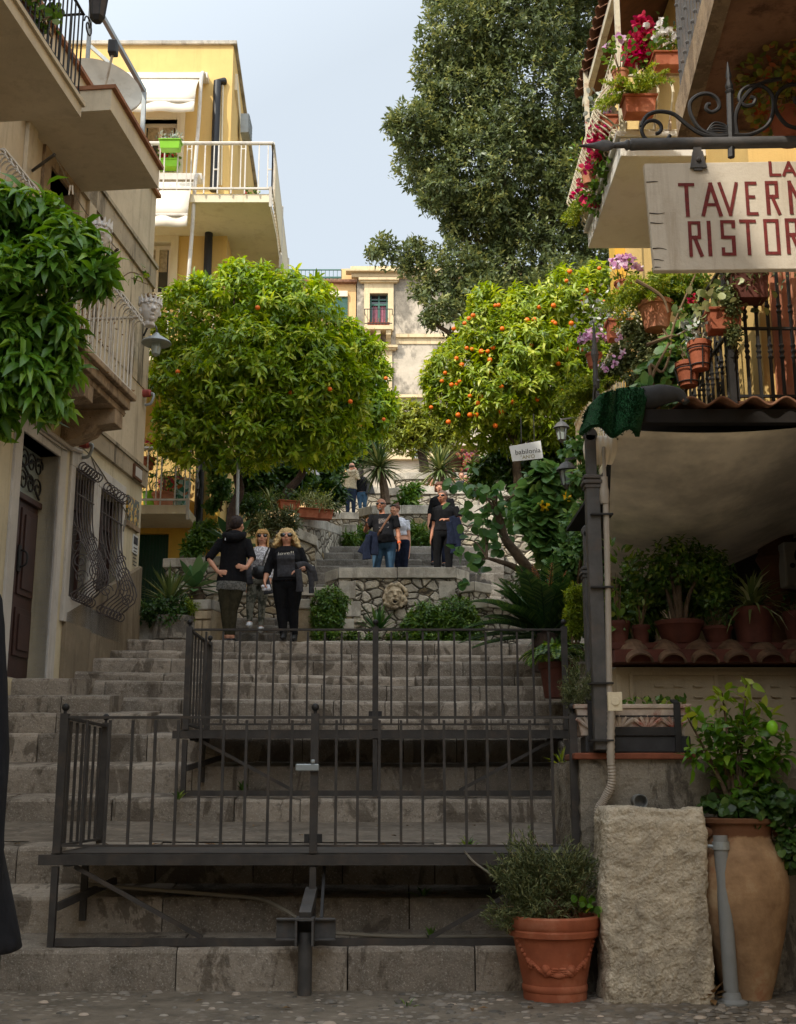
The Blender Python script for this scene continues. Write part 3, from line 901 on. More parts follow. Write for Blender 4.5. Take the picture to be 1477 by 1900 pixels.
def belly_window(W,label):
 a,b,z0,z1=W
 f=MB();t=0.15
 f.fbox(a-t,a,-0.2,0.035,z0,z1);f.fbox(b,b+t,-0.2,0.035,z0,z1)
 f.fbox(a-t,b+t,-0.2,0.036,z1+.001,z1+t+.1);f.fbox(a-t-.02,b+t+.02,-0.2,0.05,z0-0.32,z0-.001)
 w=f.build('window',M['trim'],house,bevel=0.008,label=label)
 g=MB();g.fbox(a,b,-0.16,-0.14,z0,z1);g.build('pane',M['screen'],w)
 g=MB()
 for k in range(3):
  s=a+(b-a)*k/2
  g.fbox(s-.03 if k else s,s+.03 if k<2 else s,-0.139,-0.10,z0,z1)
 g.fbox(a,b,-0.138,-0.101,z1-.45,z1-.40)
 g.build('sash',M['dark_wood'],w)
 g=MB();H=z1-z0;nb=7
 def prof(t):
  return 0.05+0.27*math.exp(-((t-0.16)/0.27)**2)*(1 if t>0.16 else math.exp(-((t-0.16)/0.10)**2)*0.9+.1)
 for k in range(nb):
  s=a+0.03+(b-a-.06)*k/(nb-1)
  pts=[LP(s,prof(t),z0+H*t)for t in[i/16 for i in range(17)]]
  g.tube(pts,0.0085,6)
  r=0.055
  g.tube(spiral(LP(s,0.05+r,z1+.02),FNRM,Vector((0,0,1)),r,r,PI,-PI,12),0.009,5)
  g.tube(spiral(LP(s,0.05+r,z0+.01),FNRM,Vector((0,0,1)),r,r,PI,-PI,12),0.009,5)
 for t in(0.98,0.80):
  g.tube([LP(a,prof(t),z0+H*t),LP(b,prof(t),z0+H*t)],0.013,6)
 for s in(a+.005,b-.005):
  for t,r in((0.50,0.07),(0.38,0.09),(0.27,0.10),(0.15,0.09)):
   g.tube(spiral(LP(s,prof(t)*0.55,z0+H*t),FNRM,Vector((0,0,1)),r,0.02,0,9,20),0.008,5)
  g.tube(bez([LP(s,0.04,z0+H*.58),LP(s,0.14,z0+H*.42),LP(s,0.05,z0+H*.26),LP(s,0.2,z0+H*.1),LP(s,0.05,z0+.03)]),0.008,5)
 g.build('grille',M['grille'],w,smooth=True)
belly_window(W1,'window nearer the brown door with a bulging wrought grille')
belly_window(W2,'window nearer the far corner with a bulging wrought grille')
a,b,z0,z1=UPD
mb=MB();mb.fbox(a,b,-0.3,-0.27,z0,z1);ud=mb.build('upper_door',M['cream'],house)
mb=MB();mb.fbox(a+.15,b-.15,-0.269,-0.26,z0+.9,z1-.2);mb.build('pane',M['glass'],ud)
mb=MB();mb.fbox(a-.2,a,-0.2,0.04,z0,z1+.2);mb.fbox(b,b+.2,-0.2,0.04,z0,z1+.2);mb.fbox(a+.001,b-.001,-0.2,0.039,z1,z1+.2)
mb.build('door_surround',M['stone_bracket'],house)
def rail_spindles(mb,p0,p1,h,n,r,ends=True):
 p0=Vector(p0);p1=Vector(p1)
 for k in range(n+1):
  p=p0.lerp(p1,k/n)
  mb.tube([p,p+Vector((0,0,h))],r,6)
OC=0.80
cs1,cz=LF(250,766,OC);cs0=cs1-4.2
mb=MB()
mb.fbox(cs0,cs1,0.003,OC-.06,cz+.03,cz+0.16);mb.fbox(cs0,cs1+.05,0.003,OC,cz+.161,cz+0.24);mb.fbox(cs0,cs1+.0,0.003,OC-.12,cz-0.05,cz+.029)
bal=mb.build('balcony',M['stone_bracket'],house,bevel=0.012)
for k in range(4):
 s=cs1-0.22-k*1.05
 pr=[(0.003,cz-0.051),(OC-.12,cz-0.051),(OC-.12,cz-0.24),(OC-.36,cz-0.26),(OC-.42,cz-0.34),(OC-.60,cz-0.42),(0.003,cz-0.46)]
 mb=MB();mb.prism([LP(s-.14,o,z)for o,z in pr],FDIR*0.28);mb.build('bracket',M['stone_bracket'],bal,bevel=0.01)
g=MB();hz=cz+0.24;RH=LF(278,614,OC)[1]-hz
n=30
for k in range(n+1):
 s=cs0+(cs1-0.03-cs0)*k/n
 g.tube([LP(s,OC-.06,hz),LP(s,OC-.06,hz+RH-.16)]+[LP(s,OC-.06+.075-.075*math.cos(t),hz+RH-.16+.11*math.sin(t)+.0)for t in(.4,.8,1.2,1.6,2.1,2.7)],0.010,6)
 g.tube(spiral(LP(s,OC-.0,hz+RH-.06),FNRM,Vector((0,0,1)),0.06,0.05,PI,-.5,10),0.009,5)
g.bar(LP(cs0,OC+.02,hz+RH),LP(cs1,OC+.02,hz+RH),0.05,0.02)
g.bar(LP(cs0,OC-.06,hz+.05),LP(cs1-.03,OC-.06,hz+.05),0.02)
for k in range(6):
 o=0.05+(OC-.12)*k/5
 g.tube([LP(cs1-.03,o,hz),LP(cs1-.03,o,hz+RH-.02)],0.010,6)
g.bar(LP(cs1-.03,0,hz+RH),LP(cs1-.03,OC+.02,hz+RH),0.05,0.02)
g.build('railing',M['white_metal'],bal,smooth=True)
OB=1.05
bs1,bz=LF(294,349,OB)
bs0=LF(205,205,OB)[0]
mb=MB();mb.fbox(bs0,bs1,-0.002,OB,bz,bz+0.26);b2=mb.build('balcony',M['slab'],house)
mb=MB();mb.fbox(bs0-.02,bs1+.03,-0.01,OB+.05,bz+0.262,bz+0.31);mb.build('coping',M['coping_tile'],b2)
OA=1.15
as1,az=LF(150,218,OA)
as0=as1-5.5
mb=MB();mb.fbox(as0,as1,0.003,OA,az,az+0.13);mb.fbox(as0,as1+.03,0.003,OA+.03,az+.132,az+0.18)
b3=mb.build('balcony',M['slab'],house)
g=MB();hz=az+0.18
for k in range(48):
 s=as1-.04-k*0.105
 g.tube([LP(s,OA-.03,hz),LP(s,OA-.03,hz+1.0)],0.009,6)
for k in range(8):
 g.tube([LP(as1-.04,OA-.03-k*.12,hz),LP(as1-.04,OA-.03-k*.12,hz+1.0)],0.009,6)
for z in(0.08,1.0):
 g.bar(LP(as0,OA-.03,hz+z),LP(as1-.02,OA-.03,hz+z),0.03,0.012);g.bar(LP(as1-.04,0.0,hz+z),LP(as1-.04,OA-.03,hz+z),0.03,0.012)
g.tube(spiral(LP(as1+.12,OA-.03,hz+.95),FDIR,Vector((0,0,1)),0.12,0.03,PI,-6,20),0.009,5)
g.build('railing',M['black_iron'],b3)
pr=MB()
def LBp(px,py,s):
 d=ray(px,py);t=(LP(s,0,0).y)/d.y
 return Vector((0,0,EYE))+d*t
a=LBp(190,30,15.4);b=LBp(268,170,16.4);c=LBp(262,262,16.4)
pr.bar(a,b,0.06);pr.bar(b,Vector((b.x,b.y,ZTOP_FAR+.05)),0.06)
d=LBp(167,40,15.4);pr.bar(Vector((d.x,d.y,ZTOP_FAR+.05)),d+Vector((0,0,.6)),0.05)
pr.bar(LBp(168,86,16.4),LBp(268,172,16.4)-Vector((0.0,0,0.03)),0.05)
pr.build('pergola_frame',M['zinc'],house)
c=LBp(186,166,14.9)
dish=thing('satellite_dish','large weathered satellite dish on the terrace above the beige house','satellite dish',(c.x,c.y,bz+.31))
mb=MB()
ax=Vector((0.35,-0.75,0.35)).normalized()
prof=[(r,0.18*(r/.55)**2)for r in(0.01,.1,.2,.3,.4,.5,.55)]
mb.lathe(prof+[(0.56,0.16)]+[(r,0.18*(r/.55)**2-.015)for r in(.5,.4,.3,.2,.1,.01)],c-ax*.1,32,tuple(ax));mb.build('reflector',M['dish'],dish,smooth=True)
mb=MB();e=c+ax*.55+Vector((0.05,0,0.05));mb.tube([c+Vector((0,0,-.5)),c+ax*.3+Vector((0,0,-.35)),e],0.018,6);mb.build('feed_arm',M['dish'],dish)
mb=MB();mb.box(e+Vector((0,0,.06)),(0.12,0.14,0.2));mb.build('receiver',M['black_plastic'],dish,bevel=.02)
mb=MB();mb.tube([Vector((c.x-.05,c.y+.1,bz+.31)),c-ax*.1],0.03,8);mb.build('mast',M['zinc'],dish)
def LBo(px,py,o):s,z=LF(px,py,o);return LP(s,o,z)
s0,zt=LF(238,905,.02);s1,_=LF(258,930,.02);zb=LF(238,968,.02)[1];
tp=thing('tile_picture','framed picture of painted lemon tiles on the beige house corner','tile picture',LP((s0+s1)/2,0,zb))
mb=MB();mb.fbox(s0,s1,0.002,0.03,zb,zt-.1);mb.build('tile_panel',M['lemon_tile'],tp)
mb=MB();mb.fbox(s0-.04,s1+.03,0.003,0.05,zb-.07,zb-.002);mb.build('sill',M['stone_bracket'],tp)
s0,zt=LF(245,893,.05);s1,_=LF(259,907,.05)
zt2=zf2-.02
pl=thing('name_plaque','small framed stone plaque on the frieze above the lemon tile picture','plaque',LP(s0,0.06,zt2-.3))
mb=MB();mb.fbox(s0,s1,0.052,0.085,zt2-.22,zt2-.02);mb.build('frame',M['brown_wood'],pl)
mb=MB();mb.fbox(s0+.03,s1-.03,0.086,0.09,zt2-.19,zt2-.05);mb.build('face',M['trim'],pl)
mb=MB();s0,zt=LF(247,990,.01);s1,_=LF(256,1000,.01);zb=LF(248,1026,.01)[1]
mb.fbox(s0,s1,0.002,0.015,zb,zt);o=mb.build('notice',M['board_white']);tag(o,'narrow white paper notice stuck below the lemon tile picture','notice')
mb=MB();mb.fbox(s0+.03,s1-.03,0.016,0.02,zt-.14,zt-.03);
for k in range(6):mb.fbox(s0+.03,s1-.03-.02*(k%2),0.016,0.018,zt-.2-.05*k,zt-.185-.05*k)
mb.build('print',M['cl_grey'],o)
mb=MB()
mb.tube([LBo(60,780,.04),LBo(128,830,.04),LBo(150,838,.05)],0.035,8)
o=mb.build('conduit',M['conduit']);tag(o,'grey cable pipe running above the brown door surround','pipe')
mb=MB()
mb.tube(bez([LBo(70,800,.03),LBo(105,825,.05),LBo(125,836,.05),LBo(165,842,.05),LBo(240,960,.04)]),0.008,5)
mb.tube(bez([LBo(168,843,.05),LBo(180,880,.04),LBo(185,905,.03)]),0.007,5)
mb.tube(bez([LBo(236,950,.03),LBo(232,975,.06),LBo(229,985,.05),LBo(231,960,.03)]),0.007,5)
o=mb.build('cable',M['cable']);tag(o,'thin loose cables looped along the facade over the window grilles','cable')
for px,py,lb in((149,824,'faded red wall socket with curled pipe under the balcony brackets'),(266,730,'faded red wall socket at the far corner beside the white railing')):
 p=LBo(px,py,.0)
 t=thing('wall_socket',lb,'socket',p)
 mb=MB();mb.lathe([(0.06,0),(0.06,.10),(.04,.12)],p,14,tuple(FNRM));mb.build('cover',M['red_plastic'],t,smooth=True)
 mb=MB();mb.tube(bez([p+FNRM*.1,p+FNRM*.16+Vector((0,0,-.03)),p+FNRM*.12+Vector((0,0,-.16)),p+FNRM*.03+Vector((0,0,-.18))]),0.022,8);mb.build('curl_pipe',M['zinc'],t,smooth=True)
p=LBo(266,640,.02);q=LBo(290,637,.34)
wl=thing('wall_lamp','round flat-shaded wall lamp at the far corner of the beige house','lamp',q)
mb=MB();mb.lathe([(0.03,.16),(0.06,.12),(0.2,.03),(0.22,0),(0.21,-.01),(0.05,.0)],q,24);mb.build('lamp_shade',M['zinc'],wl,smooth=True)
mb=MB();mb.lathe([(0.06,0.0),(0.075,-.08),(0.06,-.17),(0.02,-.2)],q,14);mb.build('bulb_glass',M['lamp_glass'],wl,smooth=True)
mb=MB();mb.tube(bez([q+Vector((0,0,.15)),q+Vector((-.02,0,.26)),q+(p-q)*.6+Vector((0,0,.3)),p+Vector((0,0,.15))]),0.016,6);mb.build('arm',M['iron'],wl)
q=LBo(277,606,OC-.02)
hv=thing('head_vase','white ceramic head-shaped vase with a spiky crown on the white balcony corner','vase',q)
def head_vase(root,q,s=1.0,name='head'):
 mb=MB()
 mb.lathe([(0.07,0),(0.075,.03),(.06,.06),(0.09,.10),(.125,.18),(.135,.26),(.13,.33),(.12,.36),(.10,.36)],q,20)
 f=Vector((0.5,-0.85,0)).normalized();sd=Vector((f.y,-f.x,0))
 mb.tube([q+f*.12+Vector((0,0,.25)),q+f*.155+Vector((0,0,.18))],[0.02,0.032],8)
 for sg in(-1,1):
  mb.ball(q+f*.115+sd*(.05*sg)+Vector((0,0,.235)),.02);mb.ball(q+f*.11+sd*(.055*sg)+Vector((0,0,.27)),(.03,.03,.014));mb.ball(q+sd*.13*sg+Vector((0,0,.2)),(.025,.03,.045))
 mb.ball(q+f*.115+Vector((0,0,.135)),(.035,.03,.014));mb.ball(q+f*.09+Vector((0,0,.09)),.035)
 voxel(mb,'head',M['white_ceramic'],root,.008,1)
 mb=MB()
 for k in range(14):
  an=k*2*PI/14;d=Vector((math.cos(an),math.sin(an),0))
  mb.tube([q+d*.125+Vector((0,0,.30)),q+d*.155+Vector((0,0,.40))],[.035,.004],6)
  mb.ball(q+d*.14+Vector((0,0,.30)),.024,7,5)
 mb.build('crown_rim',M['white_ceramic'],root,smooth=True)
head_vase(hv,q)
n=90;pos=np.array(q+Vector((0,0,.36)))[None]+rng.normal(size=(n,3))*[.05,.05,.02];d=rng.normal(size=(n,3))*[.7,.7,.3]+[0,0,.5]
leaf_mesh('dried_plant',M['leaf_dry'],hv,pos,d,rand_dirs(n),.09,.02,TPL_SIMPLE)
q2=LBo(181,470,OC-.02)
hv2=thing('head_vase','white ceramic vase half hidden behind the near citrus leaves','vase',q2)
head_vase(hv2,q2)
mb=MB();p=LBo(58,318,0.02);q=LBo(101,287,.62)
mb.tube([p,q],0.018,8);mb.build('line_bracket',M['black_iron'],house)
mb=MB();p2=LBo(192,480,0.3);q2=LBo(218,463,.75);mb.tube([p2,q2],0.018,8);mb.build('line_bracket',M['black_iron'],house)
mb=MB();mb.tube(bez([q,q.lerp(q2,.45)+Vector((0,0,-.12)),q2]),0.006,5);o=mb.build('clothes_line',M['cable']);tag(o,'thin sagging clothes line strung between the two black brackets','clothes line')
for px,py,t,lb in((132,352,.3,'wooden clothes peg hanging high under the middle balcony slab'),(208,458,.93,'wooden clothes peg next to the iron bracket by the railing')):
 p=LBo(px,py,.70)
 mb=MB()
 for sg in(-1,1):mb.bar(p+FNRM*.012*sg+Vector((0,0,.05)),p+FNRM*.022*sg-Vector((0,0,.06)),.012,.016)
 o=mb.build('clothes_peg',M['sign_board']);tag(o,lb,'clothes peg','clothes pegs on the line')
for k in range(5):
 p=LP(as1-1.0-k*.62,OA-.22,az+.18)
 t=thing('window_box',['rust coloured plant trough on the top-left balcony, farthest of five','rust coloured plant trough on the top-left balcony, second from the far end','rust coloured plant trough in the middle of the top-left balcony','rust coloured plant trough on the top-left balcony, fourth from the far end','rust coloured plant trough at the near end of the top-left balcony'][k],'plant trough',p,'troughs on the top-left balcony')
 mb=MB();q=[(-.27,-.1),(.27,-.1),(.27,.1),(-.27,.1)]
 mb.hexa([p+FDIR*a*.9+FNRM*b*.8 for a,b in q]+[p+FDIR*a+FNRM*b+Vector((0,0,.3))for a,b in q]);mb.build('trough',M['terracotta_dark'],t,bevel=.012)
 n=46;c=np.array(p+Vector((0,0,.35)));pos=c+rng.normal(size=(n,3))*[.16,.2,.14]+[0,0,.12]
 leaf_mesh('foliage',M['leaf_mid'],t,pos,rand_dirs(n)+[0.3,0,.3],rand_dirs(n)+[0,0,1],.10,.09,TPL_ROUND)
p=LP(as1-.75,OA-.12,az+.4)
cl=thing('climbing_plant','scraggly climber with bare twigs trailing over the top-left balcony railing','climbing plant',p)
mb=MB()
tips=[]
for k in range(12):
 pts=[p+Vector((random.uniform(-.1,.1),random.uniform(-.5,.1),0))]
 dd=Vector((random.uniform(-.3,.25),random.uniform(-.5,.3),random.uniform(.3,1)))
 for j in range(6):
  dd+=Vector((random.uniform(-.4,.3),random.uniform(-.4,.4),random.uniform(-.5,.45)));pts.append(pts[-1]+dd.normalized()*.17);tips.append(pts[-1])
 mb.tube(bez(pts,3),[.012-.009*i/(len(bez(pts,3))-1)for i in range(len(bez(pts,3)))],5)
mb.build('twigs',M['twig'],cl)
tp_=np.array([tuple(t)for t in tips]);n=len(tp_)*3
leaf_mesh('leaves',M['leaf_mid'],cl,np.repeat(tp_,3,0)+rng.normal(size=(n,3))*.04,rand_dirs(n)+[0.2,-.2,-.2],rand_dirs(n)+[0,0,1],.07,.075,TPL_ROUND)
p=LBp(182,10,as1+.1)
ln=thing('lantern','dark hanging lantern at the far end of the top-left balcony','lantern',p-Vector((0,0,.15)))
mb=MB();mb.lathe([(0.07,-.15),(.10,.12),(.11,.13)],p,6);mb.build('lamp_glass',M['screen'],ln)
mb=MB();mb.lathe([(0.12,.13),(.13,.15),(.05,.24),(.02,.30)],p,6);mb.lathe([(.05,-.2),(.085,-.15)],p,6)
for k in range(6):
 an=k*PI/3;d=Vector((math.cos(an),math.sin(an),0));mb.bar(p+d*.075-Vector((0,0,.15)),p+d*.105+Vector((0,0,.13)),.012)
mb.bar(p+Vector((0,0,.3)),p+Vector((-.4,-.2,.42)),.02)
mb.build('lamp_frame',M['black_iron'],ln)
for k,(px,py,lb)in enumerate(((150,590,'dry brown shrub behind the white balcony bars'),(225,725,'withered stems at the far foot of the white balcony railing'))):
 p=LBo(px,py,.4);p.z=cz+.24
 t=thing('dry_shrub',lb,'plant',p)
 n=260 if k==0 else 60;r=.34 if k==0 else.13
 pos=np.array(p)+rng.normal(size=(n,3))*[r*.5,r,r]+[0,0,r*1.6]
 leaf_mesh('leaves',M['leaf_dry'],t,pos,rand_dirs(n),rand_dirs(n),.05,.02,TPL_SIMPLE)
 mb=MB()
 for j in range(7):mb.tube([p,p+Vector((random.uniform(-.2,.2),random.uniform(-.3,.3),r*2.6))],.006,4)
 mb.build('stems',M['twig'],t)
p=LBo(215,525,OC-.1)
t=thing('branch_plant','bare arching branch with a few yellow-green leaves above the white railing','plant',p)
q=LBo(275,505,OC-.1);mb=MB();pts=bez([p,p.lerp(q,.4)+Vector((0,0,.08)),p.lerp(q,.75),q]);mb.tube(pts,.008,5);mb.tube([p.lerp(q,.45),LBo(275,528,OC-.1)],.006,5);mb.build('branch',M['twig'],t)
pp=np.array([tuple(p.lerp(q,x))for x in np.linspace(.45,1,14)]);leaf_mesh('leaves',M['leaf_lemon'],t,pp+rng.normal(size=(14,3))*.03,rand_dirs(14),rand_dirs(14)+[0,0,1],.11,.05)
YB=21.0
def Q(px,py,Y=YB):return P(px,py,Y)
yb=thing('apartment_building','yellow apartment building with white awnings, balconies and green door behind the orange tree','building',(-5,YB+3,3.9))
xr=Q(426,300).x
xl=-13.0
ztop=Q(430,84).z
zb0=3.6
xb=P(474,262,33).x
mb=MB()
DOORY=(Q(250,990).x,Q(313.5,990).x,zb0,Q(300,990).z)
WINU=(Q(262,225).x,Q(330,225).x,Q(300,322).z,Q(300,222).z)
WINM=(Q(262,450).x,Q(318,450).x,Q(300,545).z,Q(300,450).z)
def xwall(mb,x0,x1,z0,z1,holes,y0,y1):
 xs=sorted(set([x0,x1]+[v for h in holes for v in h[:2]if x0<v<x1]))
 for a,b in zip(xs,xs[1:]):
  z=z0
  for h in sorted([h for h in holes if h[0]<(a+b)/2<h[1]],key=lambda h:h[2]):
   if h[2]>z:mb.box(((a+b)/2,(y0+y1)/2,(z+h[2])/2),(b-a,y1-y0,h[2]-z))
   z=max(z,h[3])
  if z<z1:mb.box(((a+b)/2,(y0+y1)/2,(z+z1)/2),(b-a,y1-y0,z1-z))
zm=Q(300,932).z
xwall(mb,xl,xr,zb0,zm,[DOORY],YB,YB+.3);mb.build('wall',M['yellow_low'],yb)
mb=MB();xwall(mb,xl,xr,zm,ztop,[WINU,WINM],YB,YB+.3);mb.build('wall',M['yellow'],yb)
mb=MB()
q=[(xl,YB+.301),(xr,YB+.301),(xb+.4,36),(xl,36)]
mb.hexa([Vector((x,y,zb0))for x,y in q]+[Vector((x,y,ztop-.02))for x,y in q]);mb.build('wall',M['yellow'],yb)
mb=MB();q=[(xl,YB-.06),(xr+.07,YB-.06),(xb+.5,36),(xl,36)]
mb.hexa([Vector((x,y,ztop))for x,y in q]+[Vector((x,y,ztop+.07))for x,y in q]);mb.build('parapet_cap',M['coping'],yb)
mb=MB()
e0=P(431,100,YB+.3);e1=P(470,262,33)
q=[(xr-.1,YB+.31),(e0.x+.12,YB+.31),(e1.x+.25,33),(xb,33)]
zz=Q(430,150).z
mb.hexa([Vector((x,y,zz))for x,y in q]+[Vector((x,y,zz+.35))for x,y in q]);mb.build('side_cornice',M['cream'],yb)
d=DOORY
mb=MB();mb.box(((d[0]+d[1])/2,YB+.12,(d[2]+d[3])/2),(d[1]-d[0]-.01,.06,d[3]-d[2]-.01))
for k in range(11):
 x=d[0]+(d[1]-d[0])*(k+.5)/11;mb.box((x,YB+.08,(d[2]+d[3])/2),((d[1]-d[0])/11-.015,.02,d[3]-d[2]-.03))
mb.build('door',M['green_wood'],yb)
for W,nm in((WINU,'u'),(WINM,'m')):
 a,b,z0,z1=W
 f=MB();t=.14;y=YB
 f.box((b+t/2,y+.06,(z0+z1)/2),(t,.2,z1-z0));f.box(((a+b)/2,y+.059,z1+t/2),(b-a+2*t,.2,t));f.box(((a+b)/2,y+.05,z0-.07),(b-a+2*t,.24,.14));f.box((a-t/2,y+.06,(z0+z1)/2),(t,.2,z1-z0))
 w_=f.build('window',M['cream'],yb)
 g=MB();g.box(((a+b)/2,y+.2,(z0+z1)/2),(b-a,.03,z1-z0));g.build('pane',M['glass'],w_)
 g=MB();ff=.07
 for x in(a+ff/2,(a+b)/2-.0,b-ff/2):g.box((x,y+.17,(z0+z1)/2),(ff,.04,z1-z0))
 for z in(z0+ff/2,z1-ff/2):g.box(((a+b)/2,y+.169,z),(b-a,.04,ff))
 g.build('sash',M['awning'],w_)
 g=MB()
 zc=z1-(z1-z0)*(.42 if nm=='u' else.55)
 g.box(((a+b)/2,y+.182,(zc+z1)/2),(b-a-.2,.006,z1-zc-.1));g.build('blind',M['cl_beige'],w_)
mb=MB();x=Q(400,300).x
mb.tube([Vector((x+.12,YB-.02,Q(400,152).z)),Vector((x,YB-.12,Q(400,158).z)),Vector((x,YB-.12,Q(393,360).z))],.075,10);mb.build('drainpipe',M['black_plastic'],yb,smooth=True);mb=MB()
mb.tube([Vector((Q(390,420).x,YB-.12,Q(393,404).z)),Vector((Q(390,420).x,YB-.12,Q(390,560).z))],.075,10);mb.build('drainpipe',M['black_plastic'],yb,smooth=True);mb=MB()
mb.tube([Vector((Q(372,900).x,YB-.1,Q(372,985).z)),Vector((Q(372,900).x,YB-.1,Q(372,830).z))],.08,10)
mb.build('drainpipe',M['black_plastic'],yb,smooth=True)
mb=MB()
for px in(409,414):mb.tube([Q(px,160)+Vector((0,-.03,0)),Q(px-3,345)+Vector((0,-.03,0))],.018,6)
mb.build('cable',M['cream'],yb)
mb=MB();p=P(433,240,22.4);mb.box((xr+.1,22.4,p.z),(.16,.5,.42));
for k in range(6):mb.box((xr+.185,22.4,p.z-.17+k*.068),(.02,.5,.04))
mb.build('vent_box',M['zinc'],yb)
def yellow_balcony(px_r,py_top,py_bot,depth,side_end,rail_py,name,nb,side=True):
 Yf=YB-depth
 c=P(px_r,py_bot,Yf);zt=P(px_r,py_top,Yf).z
 mb=MB()
 mb.box(((xl+c.x)/2,(Yf+YB)/2-.001,(c.z+zt)/2),(c.x-xl,depth,zt-c.z))
 if side:
  q=[(xr+.002,YB),(c.x,YB),(side_end.x,side_end.y),(xb+.3,side_end.y)]
  mb.hexa([Vector((x,y,c.z+.003))for x,y in q]+[Vector((x,y,zt-.003))for x,y in q])
 b=mb.build('balcony',M['cream'],yb)
 g=MB();zr=P(px_r+4,rail_py,Yf-.05).z
 xx0=Q(240,300).x;x1=c.x+.05;y0=Yf-.05
 g.tube([(xl,y0,zr),(x1,y0,zr)],.035,8);g.bar((xl,y0,zt+.08),(x1,y0,zt+.08),.04,.03)
 n=int((x1-xx0)/.24)
 for k in range(n+1):
  x=x1-k*.24
  g.bar((x,y0,zt-.02),(x,y0,zr),.022)
  if k%2==0:g.bar((x-.08,y0,zt+.09),(x-.08,y0,zr),.018);g.bar((x,y0,zt+.45+.2*(k%4)),(x-.08,y0,zt+.45+.2*(k%4)),.02)
 for k in range(3):
  x=x1-k*2.0
  g.bar((x-.02,y0+.05,zt-.25),(x-.02,y0-.02,zt+.1),.05)
 if side:
  e=Vector((side_end.x+.06,side_end.y,0));s=Vector((x1,y0,0))
  g.tube([s+Vector((0,0,zr)),e+Vector((0,0,zr))],.035,8)
  g.bar(s+Vector((0,0,zt+.08)),e+Vector((0,0,zt+.08)),.04,.03)
  m=int((e-s).length/.13)
  for k in range(m+1):
   p=s.lerp(e,k/m);g.bar(p+Vector((0,0,zt-.02)),p+Vector((0,0,zr)),.022)
  for k in range(1,6):
   p=s.lerp(e,k/6);g.bar(p+Vector((.03,0,zt-.35)),p+Vector((.03,0,zr)),.06)
 g.build('railing',M['white_metal'],b,smooth=False)
 if side:
  g=MB();g.prism([s+Vector((.03,.3,zt-.02)),e+Vector((.03,0,zt-.02)),e+Vector((.03,0,zr-.1)),s+Vector((.03,.3,zr-.1))],(-.01,0,0))
  g.build('side_screen',M['cream'],b)
 return zt,c,Yf
se=P(562,518,34)
zt1,c1,Yf1=yellow_balcony(499,360,375,1.35,se,266,'a',20)
zt2,c2,Yf2=yellow_balcony(345,937,953,1.15,se,832,'b',9,side=False)
cz=zt1-(zt1-zt2)/2
mb=MB();mb.box(((xl+Q(412,600).x)/2,YB-.5,cz-.08),(Q(412,600).x-xl,1.0,.2));b=mb.build('balcony',M['cream'],yb)
g=MB();x1=Q(412,600).x
g.tube([(xl,YB-1.0,cz+1.0),(x1,YB-1.0,cz+1.0)],.035,8)
k=0
while x1-k*.2>Q(262,600).x:g.bar((x1-k*.2,YB-1.0,cz),(x1-k*.2,YB-1.0,cz+1),.022);k+=1
g.build('railing',M['white_metal'],b)
def awning(pl,pr,pt,pb,lab,YB=YB):
 t=MB();xa,xb_=Q(pl,pt).x,Q(pr,pt).x;z1,z0=Q(pr,pt).z,P(pr,pb,YB-.6).z
 t.grid(lambda u,v:(xa+(xb_-xa)*u,YB-.10-.75*math.sin(v*PI/2)**1.0+.0,z1-(z1-z0)*v**1.3),8,8)
 t.grid(lambda u,v:(xa+(xb_-xa)*u,YB-.86-.02*math.sin(u*20),z0-.02-.20*v),30,2)
 a=t.build('awning',M['awning'],yb,smooth=True,label=lab)
 s=a.modifiers.new('thick','SOLIDIFY');s.thickness=.012
 t=MB();t.tube([(xa,YB-.86,z0),(xb_,YB-.86,z0)],.03,8);t.box(((xa+xb_)/2,YB-.1,z1+.07),(xb_-xa+.2,.2,.12))
 t.build('roller',M['white_metal'],a)
 t=MB();t.tube(bez([(xb_+.05,YB-.12,z1),(xb_+.06,YB-.4,z1-.02),(xb_+.05,YB-.55,z1-.25),(xb_+.02,YB-.5,z1-1.2),(xb_-.02,YB-.5,z1-2.3)]),.035,8);t.build('arm',M['white_metal'],a,smooth=True)
awning(170,378,156,202,'upper white awning');awning(230,379,379,412,'lower white awning',YB-.75)
def flower_pot(name,label,cat,base,r0,r1,h,mat,plant_fn,group=None,rim=True,n=20):
 base=Vector(base)
 t=thing(name,label,cat,base,group)
 mb=MB()
 pr=[(r0,0),(r1*.96,h*.80)]
 if rim:pr+=[(r1*1.06,h*.82),(r1*1.08,h*.98),(r1*1.02,h),(r1*.92,h),(r1*.9,h*.9),(0.01,h*.88)]
 else:pr+=[(r1,h),(r1*.92,h),(r1*.9,h*.92),(0.01,h*.9)]
 mb.lathe(pr,base,n);mb.build('pot',mat,t,smooth=True)
 plant_fn(t,base+Vector((0,0,h)))
 return t
